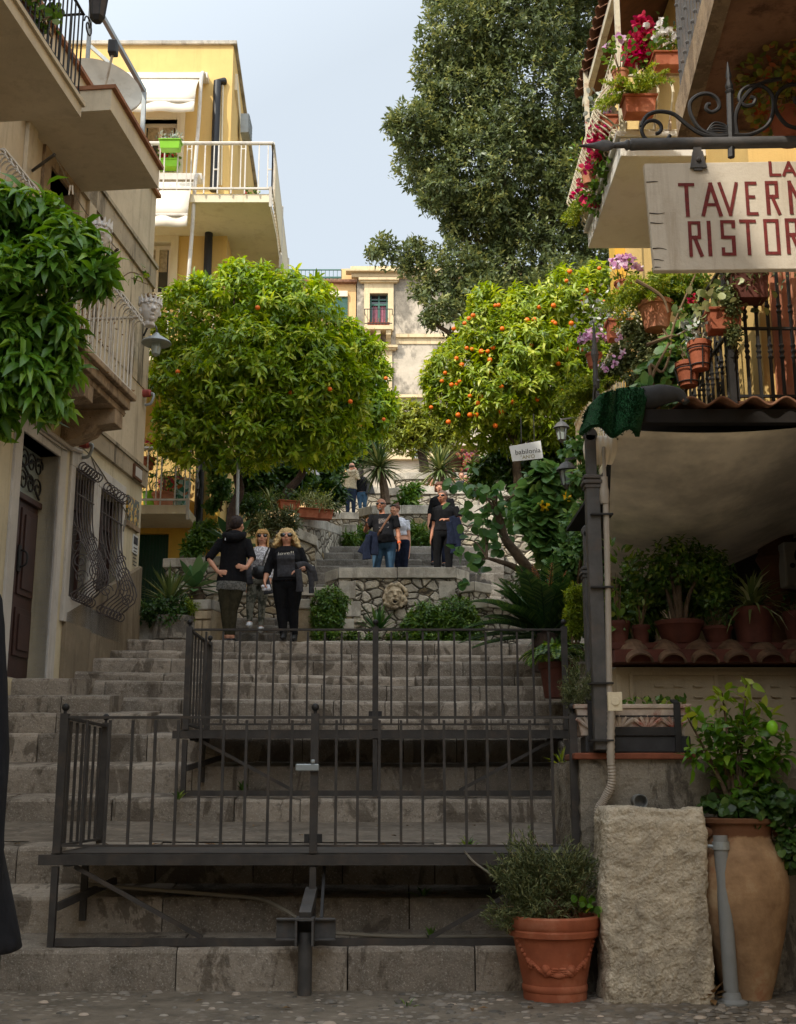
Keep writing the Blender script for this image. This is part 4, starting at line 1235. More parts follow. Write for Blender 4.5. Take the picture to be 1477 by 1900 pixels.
def bushy(mat,n,rx,rz,L,W,tpl=TPL_SIMPLE,flower=None,nf=0,fl=.03,rise=.6,nm='foliage'):
 def fn(t,c):
  pos=rng.normal(size=(n,3));pos=pos/np.maximum(1,np.linalg.norm(pos,axis=1)[:,None]/1.4)*[rx*.62,rx*.62,rz*.5]
  d=pos/[rx,rx,rz]+[0,0,.35]+rng.normal(size=(n,3))*.5
  leaf_mesh(nm,mat,t,pos+np.array(c)+[0,0,rz*rise],d,rand_dirs(n)+[0,0,1.2],L,W,tpl)
  mb=MB()
  for k in range(6):mb.tube([c-Vector((0,0,.03)),c+Vector((random.uniform(-rx,rx)*.5,random.uniform(-rx,rx)*.5,rz*.8))],[.008,.003],5)
  mb.build('stems',M['twig'],t)
  if flower is not None:
   u=rand_dirs(nf);u[:,2]=np.abs(u[:,2]);u[:,1]=-np.abs(u[:,1])*.8
   cen=np.array(c)+[0,0,rz*rise]+u*[rx*.85,rx*.85,rz*.75]
   m=6
   d=np.repeat(u,m,0)*.4+rand_dirs(nf*m)
   leaf_mesh('flowers',flower,t,np.repeat(cen,m,0),d,np.repeat(u,m,0),fl,fl*.85,TPL_ROUND)
 return fn
def box_trough(name,label,cat,c,L,Wd,H,mat,plant_fn,group=None,u=(1,0,0)):
 c=Vector(c);t=thing(name,label,cat,c,group);u=Vector(u).normalized();v=Vector((-u.y,u.x,0))
 mb=MB();q=[(-1,-1),(1,-1),(1,1),(-1,1)]
 mb.hexa([c+u*a*L*.46+v*b*Wd*.42 for a,b in q]+[c+u*a*L*.5+v*b*Wd*.5+Vector((0,0,H*.86))for a,b in q])
 mb.hexa([c+u*a*(L*.5+.015)+v*b*(Wd*.5+.015)+Vector((0,0,H*.862))for a,b in q]+[c+u*a*(L*.5+.02)+v*b*(Wd*.5+.02)+Vector((0,0,H))for a,b in q])
 mb.build('trough',mat,t,bevel=.006)
 plant_fn(t,c+Vector((0,0,H)),u)
 return t
def bushy_row(mat,n,L,rx,rz,ll,lw,tpl=TPL_SIMPLE,flower=None,nf=0,fl=.03,hang=0.0):
 def fn(t,c,u):
  pos=rng.normal(size=(n,3))*[rx*.5,rx*.5,rz*.4]+(rng.random(n)-.5)[:,None]*np.array(u)[None]*L
  d=rng.normal(size=(n,3))*.6+[0,-.15,.5-hang]
  pos[:,2]+=rz*.5-hang*np.abs(pos[:,1])
  leaf_mesh('foliage',mat,t,pos+np.array(c),d,rand_dirs(n)+[0,0,1],ll,lw,tpl)
  if flower is not None:
   cen=np.array(c)+(rng.random(nf)-.5)[:,None]*np.array(u)[None]*L+rng.normal(size=(nf,3))*[.02,rx*.4,rz*.3]+[0,0,rz*.8]
   leaf_mesh('flowers',flower,t,np.repeat(cen,7,0),rand_dirs(nf*7)+[0,-.3,0.2],rand_dirs(nf*7),fl,fl*.9,TPL_ROUND)
 return fn
y0=YB-1.35-.12
p=P(316,279,y0-.12)
box_trough('window_box','lime green flower box hooked on top of the yellow house railing','flower box',p,.36,.2,.17,M['lime_plastic'],bushy_row(M['leaf_silver'],120,.34,.1,.12,.07,.018,TPL_BLADE))
p=P(305,317,YB-.4);p.z=P(305,317,YB-.4).z
box_trough('window_box','lime green flower box with scarlet geraniums on the yellow house windowsill','flower box',(p.x,YB-.17,WINU[2]+.005),.42,.22,.16,M['lime_plastic'],bushy_row(M['leaf_mid'],60,.4,.12,.14,.07,.06,TPL_ROUND,M['petal_redgeranium'],9,.06))
p=P(468,350,YB-.7);p.z=zt1
flower_pot('flower_pot','speckled pot with a red flower on the upper yellow balcony','flower pot',p,.1,.17,.24,M['white_ceramic'],bushy(M['leaf_mid'],40,.14,.15,.06,.04,TPL_ROUND,M['petal_redgeranium'],4,.05),rim=False)
p=P(446,355,YB-.3);p.z=zt1
flower_pot('flower_pot','small green plant pot on the upper yellow balcony floor','flower pot',p,.08,.1,.12,M['lime_plastic'],bushy(M['leaf_mid'],30,.1,.1,.06,.03),rim=False)
for px,r,h,mt,lb,Yo in((280,.15,.30,'lime_plastic','lime green pot on the low white balcony behind the house corner',.78),(303,.19,.26,'terracotta_pale','terracotta pot on the low white balcony before the painted pot',.92),(320,.27,.62,'majolica','large pot painted with red and pink flowers on the low balcony',.45),(344,.20,.56,'majolica_blue','blue pot painted with oranges at the end of the low balcony',.5)):
 p=P(px,930,YB-Yo);p.z=zt2
 p.x=min(p.x,c2.x-.24)if px>330 else p.x
 flower_pot('flower_pot',lb,'flower pot',p,r*.75,r,h,M[mt],bushy(M['leaf_mid'],70,r*1.5,.5,.12,.04,TPL_CURVED),rim=mt.startswith('terra'))
p=P(275,824,YB-.9)
flower_pot('flower_pot','pot of crimson flowers peeping over the low white balcony rail','flower pot',p-Vector((0,0,.45)),.1,.13,.2,M['terracotta'],bushy(M['leaf_mid'],40,.2,.25,.08,.05,TPL_SIMPLE,M['petal_red'],6,.07))
YE=62.0
def E(px,py,Y=YE):return P(px,py,Y)
ob=thing('apricot_house','far apricot house with roof terrace railing left of the old stone building','building',(E(600,600).x,YE+2,12))
xa,xb2=E(480,600).x,E(660,600).x;zb_=12.5
zt=E(600,526).z
mb=MB();mb.box(((xa+xb2)/2,YE+3.1,(zb_+zt)/2),(xb2-xa,6,zt-zb_));mb.build('wall',M['orange_wall'],ob)
mb=MB();mb.box(((E(633,500).x+E(667,500).x)/2,YE+3.2,(zt+E(640,496).z)/2),(E(667,500).x-E(633,500).x,6,E(640,496).z-zt));mb.build('stair_tower',M['orange_wall'],ob)
mb=MB();mb.box(((xa+xb2)/2,YE+3.0,zt+.07),(xb2-xa+.1,6.5,.14));mb.build('roof_edge',M['roof_tile'],ob)
mb=MB();mb.box(((xa+E(633,500).x)/2,YE+.3,(zt+.14+E(600,512).z)/2),(E(633,500).x-xa,.15,E(600,512).z-zt-.14));mb.build('parapet',M['cream'],ob)
g=MB();zr=E(600,498).z;x=E(633,500).x
g.bar((xa,YE+.2,zr),(x,YE+.2,zr),.06);g.bar((xa,YE+.2,E(600,512).z),(x,YE+.2,E(600,512).z),.08)
k=0
while x-k*.22>xa:g.bar((x-k*.22,YE+.2,zt+.14),(x-k*.22,YE+.2,zr),.03);k+=1
g.build('terrace_railing',M['shutter'],ob)
wx0,wx1=E(578,560).x,E(645,560).x
mb=MB();mb.box(((wx0+wx1)/2,YE+.04,(E(600,551).z+E(600,541).z)/2),(wx1-wx0,.3,E(600,541).z-E(600,551).z));mb.build('blind_box',M['cream'],ob)
mb=MB();mb.box(((wx0+wx1)/2,YE+.08,(E(600,551).z+E(600,590).z)/2),(wx1-wx0,.1,E(600,551).z-E(600,590).z-.01))
for k in range(18):
 z=E(600,590).z+(E(600,551).z-E(600,590).z)*k/18;mb.box(((wx0+wx1)/2,YE+.02,z+.04),(wx1-wx0,.03,.05))
mb.build('shutter',M['shutter'],ob)
ow=thing('old_stone_building','far old building with peeling render, cornice and a plum-curtained balcony window','building',(E(780,700).x,YE+2,12))
xo0,xo1=E(662,600).x,E(1060,600).x;zt=E(700,517).z
mb=MB();wxa,wxb=E(686,580).x,E(720,580).x
hol=[(wxa,wxb,E(700,616).z,E(700,547).z),(E(683,720).x,E(718,720).x,E(700,735).z,E(700,672).z)]
xwall(mb,xo0,xo1,zb_-1,zt,hol,YE-.1,YE+.3);mb.box(((xo0+xo1)/2,YE+3.3,(zt+zb_)/2),(xo1-xo0,5.9,zt-zb_));mb.build('wall',M['old_wall'],ow)
mb=MB()
for pt,pb,pr in((500,507,.35),(508,512,.6),(512.5,519,.3)):
 mb.box(((xo0+xo1)/2,YE-.1-pr/2,(E(700,pt).z+E(700,pb).z)/2),(xo1-xo0+pr*2,pr,E(700,pt).z-E(700,pb).z-.01))
mb.build('cornice',M['old_trim'],ow)
mb=MB()
for pt,pb,pr in((623,629,.2),(735,740,.2)):
 mb.box((((E(735,1).x if pt<700 else xo0)+xo1)/2,YE-.1-pr/2,(E(700,pt).z+E(700,pb).z)/2),(xo1-(E(735,1).x if pt<700 else xo0),pr,E(700,pt).z-E(700,pb).z))
mb.box(((E(735,1).x+xo1)/2,YE-.13,(E(700,629).z+E(700,640).z)/2-.005),(xo1-E(735,1).x,.06,E(700,629).z-E(700,640).z-.01))
mb.build('string_course',M['old_trim'],ow)
def old_window(pxc,pt,pb,hood):
 f=MB();xc=E(pxc,pt).x;z1,z0=E(pxc,pt).z,E(pxc,pb).z;hw=(wxb-wxa)/2;xc=(wxa+wxb)/2 if hood else xc
 t=.3
 f.box((xc-hw-t/2,YE-.17,(z0+z1)/2),(t,.14,z1-z0));f.box((xc+hw+t/2,YE-.17,(z0+z1)/2),(t,.14,z1-z0));f.box((xc,YE-.171,z1+t/2),(2*hw+2*t,.14,t))
 f.box((xc,YE-.16,z1+t+.2),(2*hw+2*t,.1,.38));f.box((xc,YE-.30,z1+t+.45),(2*hw+4*t,.4,.14));f.box((xc,YE-.24,z1+t+.335),(2*hw+3.4*t,.28,.08))
 w_=f.build('window',M['old_trim'],ow)
 g=MB();g.box((xc,YE+.2,(z0+z1)/2),(2*hw,.03,z1-z0));g.build('pane',M['glass'],w_)
 g=MB()
 for sx in(-1,1):g.grid(lambda u,v,sx=sx:(xc+sx*(.07+(hw-.22)*u),YE+.16+.03*math.sin(u*22),z0+.05+(z1-z0-.65)*v),14,1)
 g.build('curtain',M['curtain'],w_)
 g=MB()
 for x in(xc-hw+.05,xc,xc+hw-.05):g.box((x,YE+.1,(z0+z1)/2),(.1,.06,z1-z0))
 g.box((xc,YE+.101,z1-.55),(2*hw,.06,.1));g.box((xc,YE+.102,z1-.28),(2*hw,.05,.05))
 g.build('sash',M['shutter'],w_)
 return xc,z0
xc,z0=old_window(703,547,616,True)
old_window(700,672,735,False)
mb=MB();bz0,bz1=E(700,623).z,E(700,616).z;xb0,xb1=E(677,620).x,E(728,620).x
mb.box(((xb0+xb1)/2,YE-.55,(bz0+bz1)/2),(xb1-xb0,.9,bz1-bz0));bb=mb.build('balcony',M['old_trim'],ow)
mb=MB()
for px in(683,702,721):
 x=E(px,620).x;mb.prism([(x-.13,YE-.11,bz0-.01),(x-.13,YE-.9,bz0-.01),(x-.13,YE-.85,bz0-.25),(x-.13,YE-.5,bz0-.4),(x-.13,YE-.11,bz0-.75)],(.26,0,0))
mb.build('bracket',M['old_trim'],bb)
g=MB();zr=E(700,586).z
for z in(zr,bz1+.12):g.bar((xb0,YE-.95,z),(xb1,YE-.95,z),.04)
k=0
while xb0+k*.17<xb1:g.bar((xb0+k*.17,YE-.95,bz1),(xb0+k*.17,YE-.95,zr),.022);k+=1
g.bar((xb0,YE-.95,zr),(xb0,YE-.1,zr),.04);g.bar((xb1,YE-.95,zr),(xb1,YE-.1,zr),.04)
g.build('railing',M['black_iron'],bb)
for k in range(7):
 x=xb0+.25+k*(xb1-xb0-.5)/6
 t=MB();t.lathe([(.07,0),(.10,.2),(.11,.22),(.09,.22)],(x,YE-.78,bz1),10);t.tube([(x,YE-.78,bz1+.2),(x+.03,YE-.78,bz1+.5)],.012,5)
 o=t.build('flower_pot',M['terracotta']);tag(o,'small terracotta pot in the row on the plum-curtained balcony floor','flower pot','pots in the row on the far balcony')
mb=MB();mb.box((E(770,850).x,YE-.3,E(770,850).z),(7,.3,.35));mb.build('ledge',M['old_trim'],ow)
t=thing('air_conditioner','white air conditioner unit on the far wall beneath the small tree','air conditioner',E(776,852,YE-.6))
a,b=E(765,826,YE-.6),E(790,850,YE-.6)
mb=MB();mb.box(((a.x+b.x)/2,YE-.45,(a.z+b.z)/2),(b.x-a.x,.35,a.z-b.z));mb.build('case',M['white_metal'],t)
mb=MB()
for k in range(7):mb.box(((a.x+b.x)/2-.03,YE-.635,b.z+.07+k*(a.z-b.z-.1)/7),(b.x-a.x-.2,.02,.05))
mb.build('grille',M['zinc'],t)
def stone_wall(name,label,pts,ztop,zbot,thick,cop_h,mat='rubble',over=.05,group=None,cop=True,cat='wall'):
 """pts: plan polyline (x,y) of the front face left to right; thickness goes back (+y)"""
 c=Vector((sum(p[0]for p in pts)/len(pts),pts[0][1]+thick/2,zbot))
 t=thing(name,label,cat,c,group)
 n=len(pts)
 zt=ztop if isinstance(ztop,(list,tuple))else[ztop]*n
 zb=zbot if isinstance(zbot,(list,tuple))else[zbot]*n
 mb=MB()
 for i in range(n-1):
  a,b=pts[i],pts[i+1]
  q=[(a[0],a[1]),(b[0],b[1]),(b[0],b[1]+thick),(a[0],a[1]+thick)]
  ch=cop_h if cop else 0
  mb.hexa([Vector((x,y,z))for(x,y),z in zip(q,(zb[i],zb[i+1],zb[i+1],zb[i]))]+[Vector((x,y,z-ch))for(x,y),z in zip(q,(zt[i],zt[i+1],zt[i+1],zt[i]))])
 mb.build('wall',M[mat],t)
 if cop:
  mb=MB()
  for i in range(n-1):
   a,b=Vector((pts[i][0],pts[i][1],0)),Vector((pts[i+1][0],pts[i+1][1],0))
   L=(b-a).length;m=max(1,round(L/.75))
   for k in range(m):
    f0,f1=k/m,(k+1)/m
    p,q_=a.lerp(b,f0),a.lerp(b,f1)
    g=(q_-p).normalized()*.004
    z0_,z1_=zt[i]+(zt[i+1]-zt[i])*f0,zt[i]+(zt[i+1]-zt[i])*f1
    dz=random.uniform(-.008,.008)
    ov0=over if(i==0 and k==0)else 0
    ov1=over if(i==n-2 and k==m-1)else 0
    dr=(b-a).normalized()
    p2,q2=p+g-dr*ov0,q_-g+dr*ov1
    c8=[(p2.x,p2.y-over),(q2.x,q2.y-over),(q2.x,q2.y+thick+over),(p2.x,p2.y+thick+over)]
    zz=(z0_,z1_,z1_,z0_)
    mb.hexa([Vector((x,y,z-cop_h+dz+.002))for(x,y),z in zip(c8,zz)]+[Vector((x,y,z+dz))for(x,y),z in zip(c8,zz)])
  mb.build('coping',M['coping'],t,bevel=.012)
 return t
def pw(px,py,Y):
 p=P(px,py,Y);return(p.x,Y)
ZT=ZTER
zt=P(740,1053,18.7).z
fw=stone_wall('fountain_wall','rubble stone fountain wall with carved mask and thick coping below the descending visitors',[pw(606,1060,19.1),pw(628,1060,18.75),pw(846,1060,18.75),pw(868,1060,19.1)],zt,ZT-.1,.5,.17)
mb=MB()
for k,(w_,h_)in enumerate(((.26,.3),(.34,.26),(.24,.32))):
 for sx,px in((1,629),(-1,845)):
  x=P(px,1100,18.74).x;z=zt-.2-.3*k-.15
  mb.box((x+sx*w_/2,18.75,z),(w_,.05,h_*.92))
mb.build('corner_stone',M['coping'],fw,bevel=.012)
stone_wall('low_wall','short stone shoulder wall stepping down beside the fountain wall',[pw(856,1090,18.6),pw(880,1090,18.45),pw(908,1090,18.7)],P(880,1081,18.5).z,ZT-.1,.4,.15)
stone_wall('low_wall','lowest stone shoulder wall by the palm-like fronds right of the fountain',[pw(880,1120,18.2),pw(905,1120,18.1),pw(960,1120,18.3)],P(900,1113,18.2).z,ZT-.1,.3,.14)
zt=P(380,1112,17.55).z
pier=stone_wall('stone_pier','squared stone pier with a slab cap beside the concrete planter',[pw(361,1150,17.6),pw(392,1150,17.55),pw(412,1150,17.95)],zt,stair_z(-2.6,17.5)-.3,.45,.15,'dressed',.04,cat='pier')
mb=MB()
for z0_,z1_,xs in((zt-.30,zt-.17,((361,392),)),(zt-.60,zt-.31,((361,376),(376.5,392))),(zt-.74,zt-.61,((361,392),)),(zt-1.0,zt-.75,((361,376),(376.5,392)))):
 for a,b in xs:
  xa_,xb_=P(a,1150,17.55).x+.006,P(b,1150,17.55).x-.006
  mb.box(((xa_+xb_)/2,17.56,(z0_+z1_)/2),(xb_-xa_,.09,z1_-z0_-.01))
mb.build('facing_stone',M['dressed'],pier,bevel=.012)
stone_wall('retaining_wall','rubble wall behind the three visitors on the terrace',[pw(395,1150,18.9),pw(470,1150,18.95),pw(608,1150,19.0)],[P(400,1085,18.9).z,P(480,1090,18.95).z,P(600,1090,19).z],ZT-.1,.4,.14)
stone_wall('retaining_wall','small dressed stone pier left of the round clipped shrub',[pw(548,1150,18.0),pw(580,1150,18.0)],P(560,1111,18).z,ZT-.1,.35,.15,'dressed',.03)
stone_wall('retaining_wall','grey stone wall end between green door and the agaves',[pw(308,1050,19.3),pw(365,1050,19.25),pw(410,1050,19.4)],[P(320,1036,19.3).z,P(360,1036,19.3).z,P(400,1030,19.3).z],ZT-.1,.45,.15)
stone_wall('retaining_wall','rubble wall just under the big blue-green agave',[pw(340,1030,20.0),pw(440,1030,20.2)],P(380,1030,20).z,ZT,.4,.13)
mb=MB();tones=[]
for k in range(6):
 y=17.75+k*.33;z=ZT+.13+k*.16
 if y>18.85:break
 block_row(mb,tones,P(425,1176,y).x,P(548,1176,y).x,y,.5,lambda x,z=z:z,lambda x,z=z:z-.17,(.5,.9),.004)
o=mb.build('side_steps',M['step_far']);set_tone(o,tones);tag(o,kind='structure')
mb=MB();a,b=P(575,1188,17.42),P(905,1188,17.42)
mb.grid(lambda u,v:(a.x+(b.x-a.x)*u,17.42+1.25*v,ZT+.045+random.uniform(0,.05)+.06*v),20,10)
o=mb.build('planting_bed',M['moss'],smooth=True);tag(o,kind='structure')
mb=MB();mb.box(((a.x+b.x)/2,17.38,ZT+.02),(b.x-a.x+.1,.1,.12));o=mb.build('bed_kerb',M['coping'],bevel=.01);tag(o,kind='structure')
mc=P(733,1108,18.72)
mk=thing('stone_mask','carved stone mask with open mouth and curly mane on the fountain wall','stone mask',mc)
mb=MB();s=.62
def mp(x,y,z):return mc+Vector((x*s,-y*s,z*s))
mb.ball(mp(0,.02,0),(.21*s,.14*s,.29*s),18,12)
mb.ball(mp(0,.12,.13),(.15*s,.06*s,.05*s));mb.tube([mp(0,.15,.14),mp(0,.2,.0)],[.03*s,.05*s],8)
for sg in(-1,1):
 mb.ball(mp(.085*sg,.14,.065),(.035*s,.02*s,.022*s));mb.ball(mp(.10*sg,.12,-.01),(.06*s,.05*s,.06*s));mb.tube(bez([mp(.03*sg,.16,.12),mp(.1*sg,.16,.14),mp(.16*sg,.1,.09)],4),.024*s,6)
 mb.tube(bez([mp(.02*sg,.17,-.06),mp(.09*sg,.15,-.09),mp(.1*sg,.12,-.15)],4),.022*s,6)
mb.lathe([(.075*s,0),(.085*s,.05*s),(.07*s,.085*s),(.055*s,.05*s),(.05*s,0)],mp(0,.1,-.13),16,(0,-1,-.1),rx=1.15,ry=.9)
mb.ball(mp(0,.08,-.27),(.09*s,.08*s,.06*s))
for k in range(26):
 an=PI*(-.30)+k*2*PI*.80/25;r=random.uniform(.24,.32)
 mb.ball(mp(math.cos(an)*r*.95,random.uniform(.0,.07),math.sin(an)*r*1.08),random.uniform(.045,.065)*s,7,5)
voxel(mb,'face',M['stone_mask'],mk,.008,1)
mb=MB();mb.ball(mp(0,.135,-.132),(.052*s,.03*s,.04*s));mb.build('painted_mouth_shade',M['dark_under'],mk)  # dark ball set in the mouth, standing for the shade inside it
mb=MB();tones=[]
ups=[(1062,24.0),(1049,24.5),(1037,25.0),(1025,25.5),(1013,26.0)]
for k in range(11):
 y=19.6+k*.4;z=ZT+.15+k*.18
 block_row(mb,tones,P(560,1100,y).x,P(930,1100,y).x,y,.5,lambda x,z=z:z,lambda x,z=z:z-.2,(.8,1.4),.004)
prev=ZT+1.95
for py,y in ups:
 z=P(740,py,y).z
 block_row(mb,tones,P(565,py,y).x,P(935,py,y).x,y,.7,lambda x,z=z:z,lambda x,p=prev:p-.02,(.8,1.4),.004)
 prev=z+.03
o=mb.build('upper_stairs',M['step_far']);set_tone(o,tones);tag(o,kind='structure')
ZU=prev
mb=MB();a,b=P(560,1013,26.5),P(940,1013,26.5)
mb.grid(lambda u,v:(a.x+(b.x-a.x)*u,26.5+3.2*v,ZU+.02+.2*v+random.uniform(0,.02)),10,6);o=mb.build('upper_landing',M['pebble'],smooth=True);tag(o,kind='structure')
stone_wall('terrace_wall','rubble terrace wall right behind the heads of the descending visitors',[pw(668,945,29.3),pw(690,945,29),pw(800,945,29),pw(905,945,29),pw(935,945,29.3)],P(740,938,29).z,ZU-.1,.5,.22,'rubble_far')
stone_wall('terrace_wall','middle rubble terrace wall behind the leafy shrub and the tall palm-lily',[pw(716,905,33),pw(760,905,32.7),pw(930,905,32.7)],P(740,903,32.7).z,P(740,960,32.7).z,.5,.22,'rubble_far')
stone_wall('terrace_wall','uppermost rubble terrace wall under the far building and café tables',[pw(733,880,42),pw(760,880,41.8),pw(960,880,41.8)],P(740,877,41.8).z,P(740,925,41.8).z,.5,.25,'rubble_far')
stone_wall('terrace_wall','stone wall under the couple seen from behind',[pw(598,958,37.4),pw(668,958,37.2),pw(700,958,37.2)],[P(598,950,37.4).z,P(668,952,37.2).z,P(700,954,37.2).z],P(640,1010,37.2).z,.5,.22,'rubble_far')
stone_wall('stone_pier','squared stone pier at the head of the dark upper steps',[pw(634,990,27.2),pw(659,990,27.2)],P(645,973,27.2).z,ZU-.3,.4,.2,'rubble_far',.03,cat='pier')
stone_wall('terrace_wall','sloping rubble side wall carrying the terracotta troughs',[pw(550,960,24.2),pw(596,970,25.2),pw(634,985,27.2)],[P(550,955,24.2).z,P(596,965,25.2).z,P(634,978,27.2).z],ZU-2.0,.45,.2,'rubble_far')
stone_wall('terrace_wall','rubble wall nearer below the terracotta troughs',[pw(500,985,22.6),pw(545,985,22.9),pw(585,985,23.2)],[P(500,975,22.6).z,P(545,978,22.9).z,P(585,995,23.2).z],ZT,.45,.2,'rubble_far')
stone_wall('terrace_wall','rubble wall higher up behind the couple, below the white flowers',[pw(610,915,40),pw(720,915,40.2)],[P(610,905,40).z,P(720,900,40).z],P(640,960,40).z,.5,.25,'rubble_far')
stone_wall('terrace_wall','rubble wall low on the right behind the round-leaved tree',[pw(905,960,26.5),pw(1010,960,26.5)],P(950,905,26.5).z,ZU-2.5,.5,.2,'rubble_far')
stone_wall('terrace_wall','rubble wall beneath the café tables on the right',[pw(880,905,36),pw(1000,905,36)],P(900,905,36).z,P(900,1000,36).z,.5,.22,'rubble_far')
def railing_deck(label,Yf,Yb,px_l,px_r,y_rail,y_deck,y_base,n_l,n_r,px_mid,wing=True,brace=(None,None)):
 zr,zd,zb=P(738,y_rail,Yf).z,P(738,y_deck,Yf).z,P(738,y_base,Yf).z
 xl_,xr_,xm=P(px_l,y_rail,Yf).x,P(px_r,y_rail,Yf).x,P(px_mid,y_rail,Yf).x
 t=thing('railing_deck',label,'railing',((xl_+xr_)/2,Yf,zb),'steel decks with railings on the stairs')
 mt=M['iron_fence']
 mb=MB();mb.box(((xl_+xr_)/2,(Yf+Yb)/2+.03,zd-.012),(xr_-xl_+.1,Yb-Yf,.024))
 mb.box(((xl_+xr_)/2-.01,Yf-.0,zd-.045),(xr_-xl_+.22,.06,.07));
 for x in(xl_+.05,xm,xr_-.05):mb.box((x,(Yf+Yb)/2+.04,zd-.06),(.05,Yb-Yf-.1,.07))
 mb.build('deck',mt,t)
 def post(x,y,z0,z1,w=.05):
  mb=MB();mb.box((x,y,(z0+z1)/2),(w,w,z1-z0));p=mb.build('post',mt,t)
  mb=MB();mb.lathe([(.012,0),(.012,.02),(.02,.025)],(x,y,z1),10);mb.ball((x,y,z1+.045),.028,12,8);mb.build('finial',M['black_iron'],p,smooth=True)
 for x in(xl_,xm,xr_):post(x,Yf,zd,zr+.015,.055)
 for a,b,nn in((xl_,xm,n_l),(xm,xr_,n_r)):
  mb=MB();mb.box(((a+b)/2,Yf,zr-.012),(b-a-.055,.04,.018));mb.build('top_rail',mt,t)
  mb=MB();mb.box(((a+b)/2,Yf,zd+.05),(b-a-.055,.035,.016));mb.build('bottom_rail',mt,t)
  for k in range(nn):
   x=a+(b-a)*(k+1)/(nn+1)
   mb=MB();mb.box((x,Yf,(zr+zd)/2+.01),(.019,.019,zr-zd-.084));mb.build('bar',mt,t)
 if wing:
  yw=Yb+.25;xw=xl_+(P(200,1345,yw).x-P(125,1330,Yf).x if Yf<10 else P(393,1186,yw).x-P(355,1170,Yf).x)
  post(xw,yw,zd,zr+.015)
  mb=MB();mb.bar((xl_,Yf+.03,zr-.012),(xw,yw-.03,zr-.012),.04,.018);mb.build('top_rail',mt,t)
  mb=MB();mb.bar((xl_,Yf+.03,zd+.05),(xw,yw-.03,zd+.05),.035,.016);mb.build('bottom_rail',mt,t)
  for k in range(6):
   f=(k+1)/7;mb=MB();mb.box((xl_+(xw-xl_)*f,Yf+(yw-Yf)*f,(zr+zd)/2+.01),(.019,.019,zr-zd-.084));mb.build('bar',mt,t)
 for x in(xl_-.005,xm,xr_):
  mb=MB();mb.box((x,Yf+.005,(zb+zd-.09)/2),(.045,.045,zd-.09-zb));mb.build('leg',mt,t)
 mb=MB();mb.box(((xl_+xr_)/2,Yf+.006,zb+.03),(xr_-xl_-.05,.04,.05));mb.build('base_rail',mt,t)
 H=zd-.1-zb
 for a,b in((xl_+.12,xl_+.12+H*1.75),(xr_-.12,xr_-.12-H*1.75)):
  mb=MB();mb.bar((a,Yf+.03,zd-.09),(b,Yf+.03,zb+.055),.016,.03);mb.build('brace',mt,t)
 for x in(xl_+.1,xr_-.06):
  mb=MB();mb.box((x,Yf+.42,(zb+.1+zd-.1)/2+.02),(.045,.045,zd-zb-.22));mb.build('leg',mt,t)
 mb=MB();mb.bar((xl_+.02,Yf,zb+(zd-zb)*.42),(xl_+.25,Yf+.75,zb+(zd-zb)*.62),.03,.05);mb.build('side_bar',mt,t)
 return t,xm,zd,zb
t1,xm,zd,zb=railing_deck('near dark steel railing deck with a galvanised latch on its middle post',8.78,9.75,121,1062,1328,1583,1757,10,11,585)
for sx in(-1,1):mb=MB();mb.box((xm+.0+sx*.045,8.755,zd+.10),(.035,.03,.06));mb.build('hinge',M['black_iron'],t1)
mb=MB();p=P(570,1424,8.72);mb.box((p.x,8.73,p.z),(.165,.03,.05));mb.box((p.x+.04,8.72,p.z+.04),(.03,.03,.03));mb.build('latch',M['zinc'],t1,bevel=.008)
t2,xm2,zd2,zb2=railing_deck('rear dark steel railing deck higher up the stairs, set to the right',11.55,12.55,352,1046,1166,1354,1478,10,11,697)
for sx in(-1,1):mb=MB();mb.box((xm2+sx*.045,11.525,zd2+.14),(.035,.03,.06));mb.build('hinge',M['black_iron'],t2)
p=P(565,1845,8.55);p.z=0
ft=thing('folding_support','steel folding foot with channel bracket standing before the near railing','support',p)
mb=MB();mb.lathe([(.045,0),(.048,.02),(.048,.40)],p,14);mb.build('tube_leg',M['iron'],ft,smooth=True)
mb=MB();z=P(565,1738,8.6).z
mb.box((p.x,8.60,z+.05),(.40,.03,.12));mb.box((p.x,8.575,z+.115),(.40,.05,.014));mb.box((p.x,8.575,z-.015),(.40,.05,.014))
mb.build('channel',M['iron'],ft,bevel=.004)
mb=MB()
mb.box((p.x-.055,8.52,z+.04),(.014,.2,.16));mb.box((p.x+.055,8.52,z+.04),(.014,.2,.16));mb.box((p.x,8.52,z+.125),(.124,.2,.014));mb.bar((p.x,8.5,z+.14),(p.x+.02,8.80,z+.28),.08,.06)
mb.build('bracket',M['iron'],ft)
mb=MB();mb.bar((p.x+.10,8.64,z+.1),(p.x+.10,8.9,zd-.1),.02,.03);mb.build('stay',M['black_iron'],ft)
mb=MB()
mb.tube(bez([P(150,1640,9.3),P(250,1648,9.22),P(400,1660,9.2),P(480,1668,9.2),P(530,1690,9.0),P(590,1725,8.95),P(680,1735,9.0),P(800,1738,9.0),P(960,1737,9.0),P(1100,1737,8.95)]),.014,8)
o=mb.build('hose',M['cable'],smooth=True);tag(o,'long grey hose lying on the steps under the near railing deck','hose')
mb=MB();mb.tube(bez([P(862,1580,8.8),P(880,1600,8.68),P(905,1618,8.6),P(935,1640,8.55)]),.008,6);o=mb.build('wire',M['cable']);tag(o,'thin pale wire hanging from the near deck into the rosemary','wire')
def blob(px,py,r,Y,ry=1.0,sq=1.0):
 p=P(px,py,Y);k=r/ppm(py,Y)
 return(p.x,p.y,p.z,k,k*ry,k*sq)
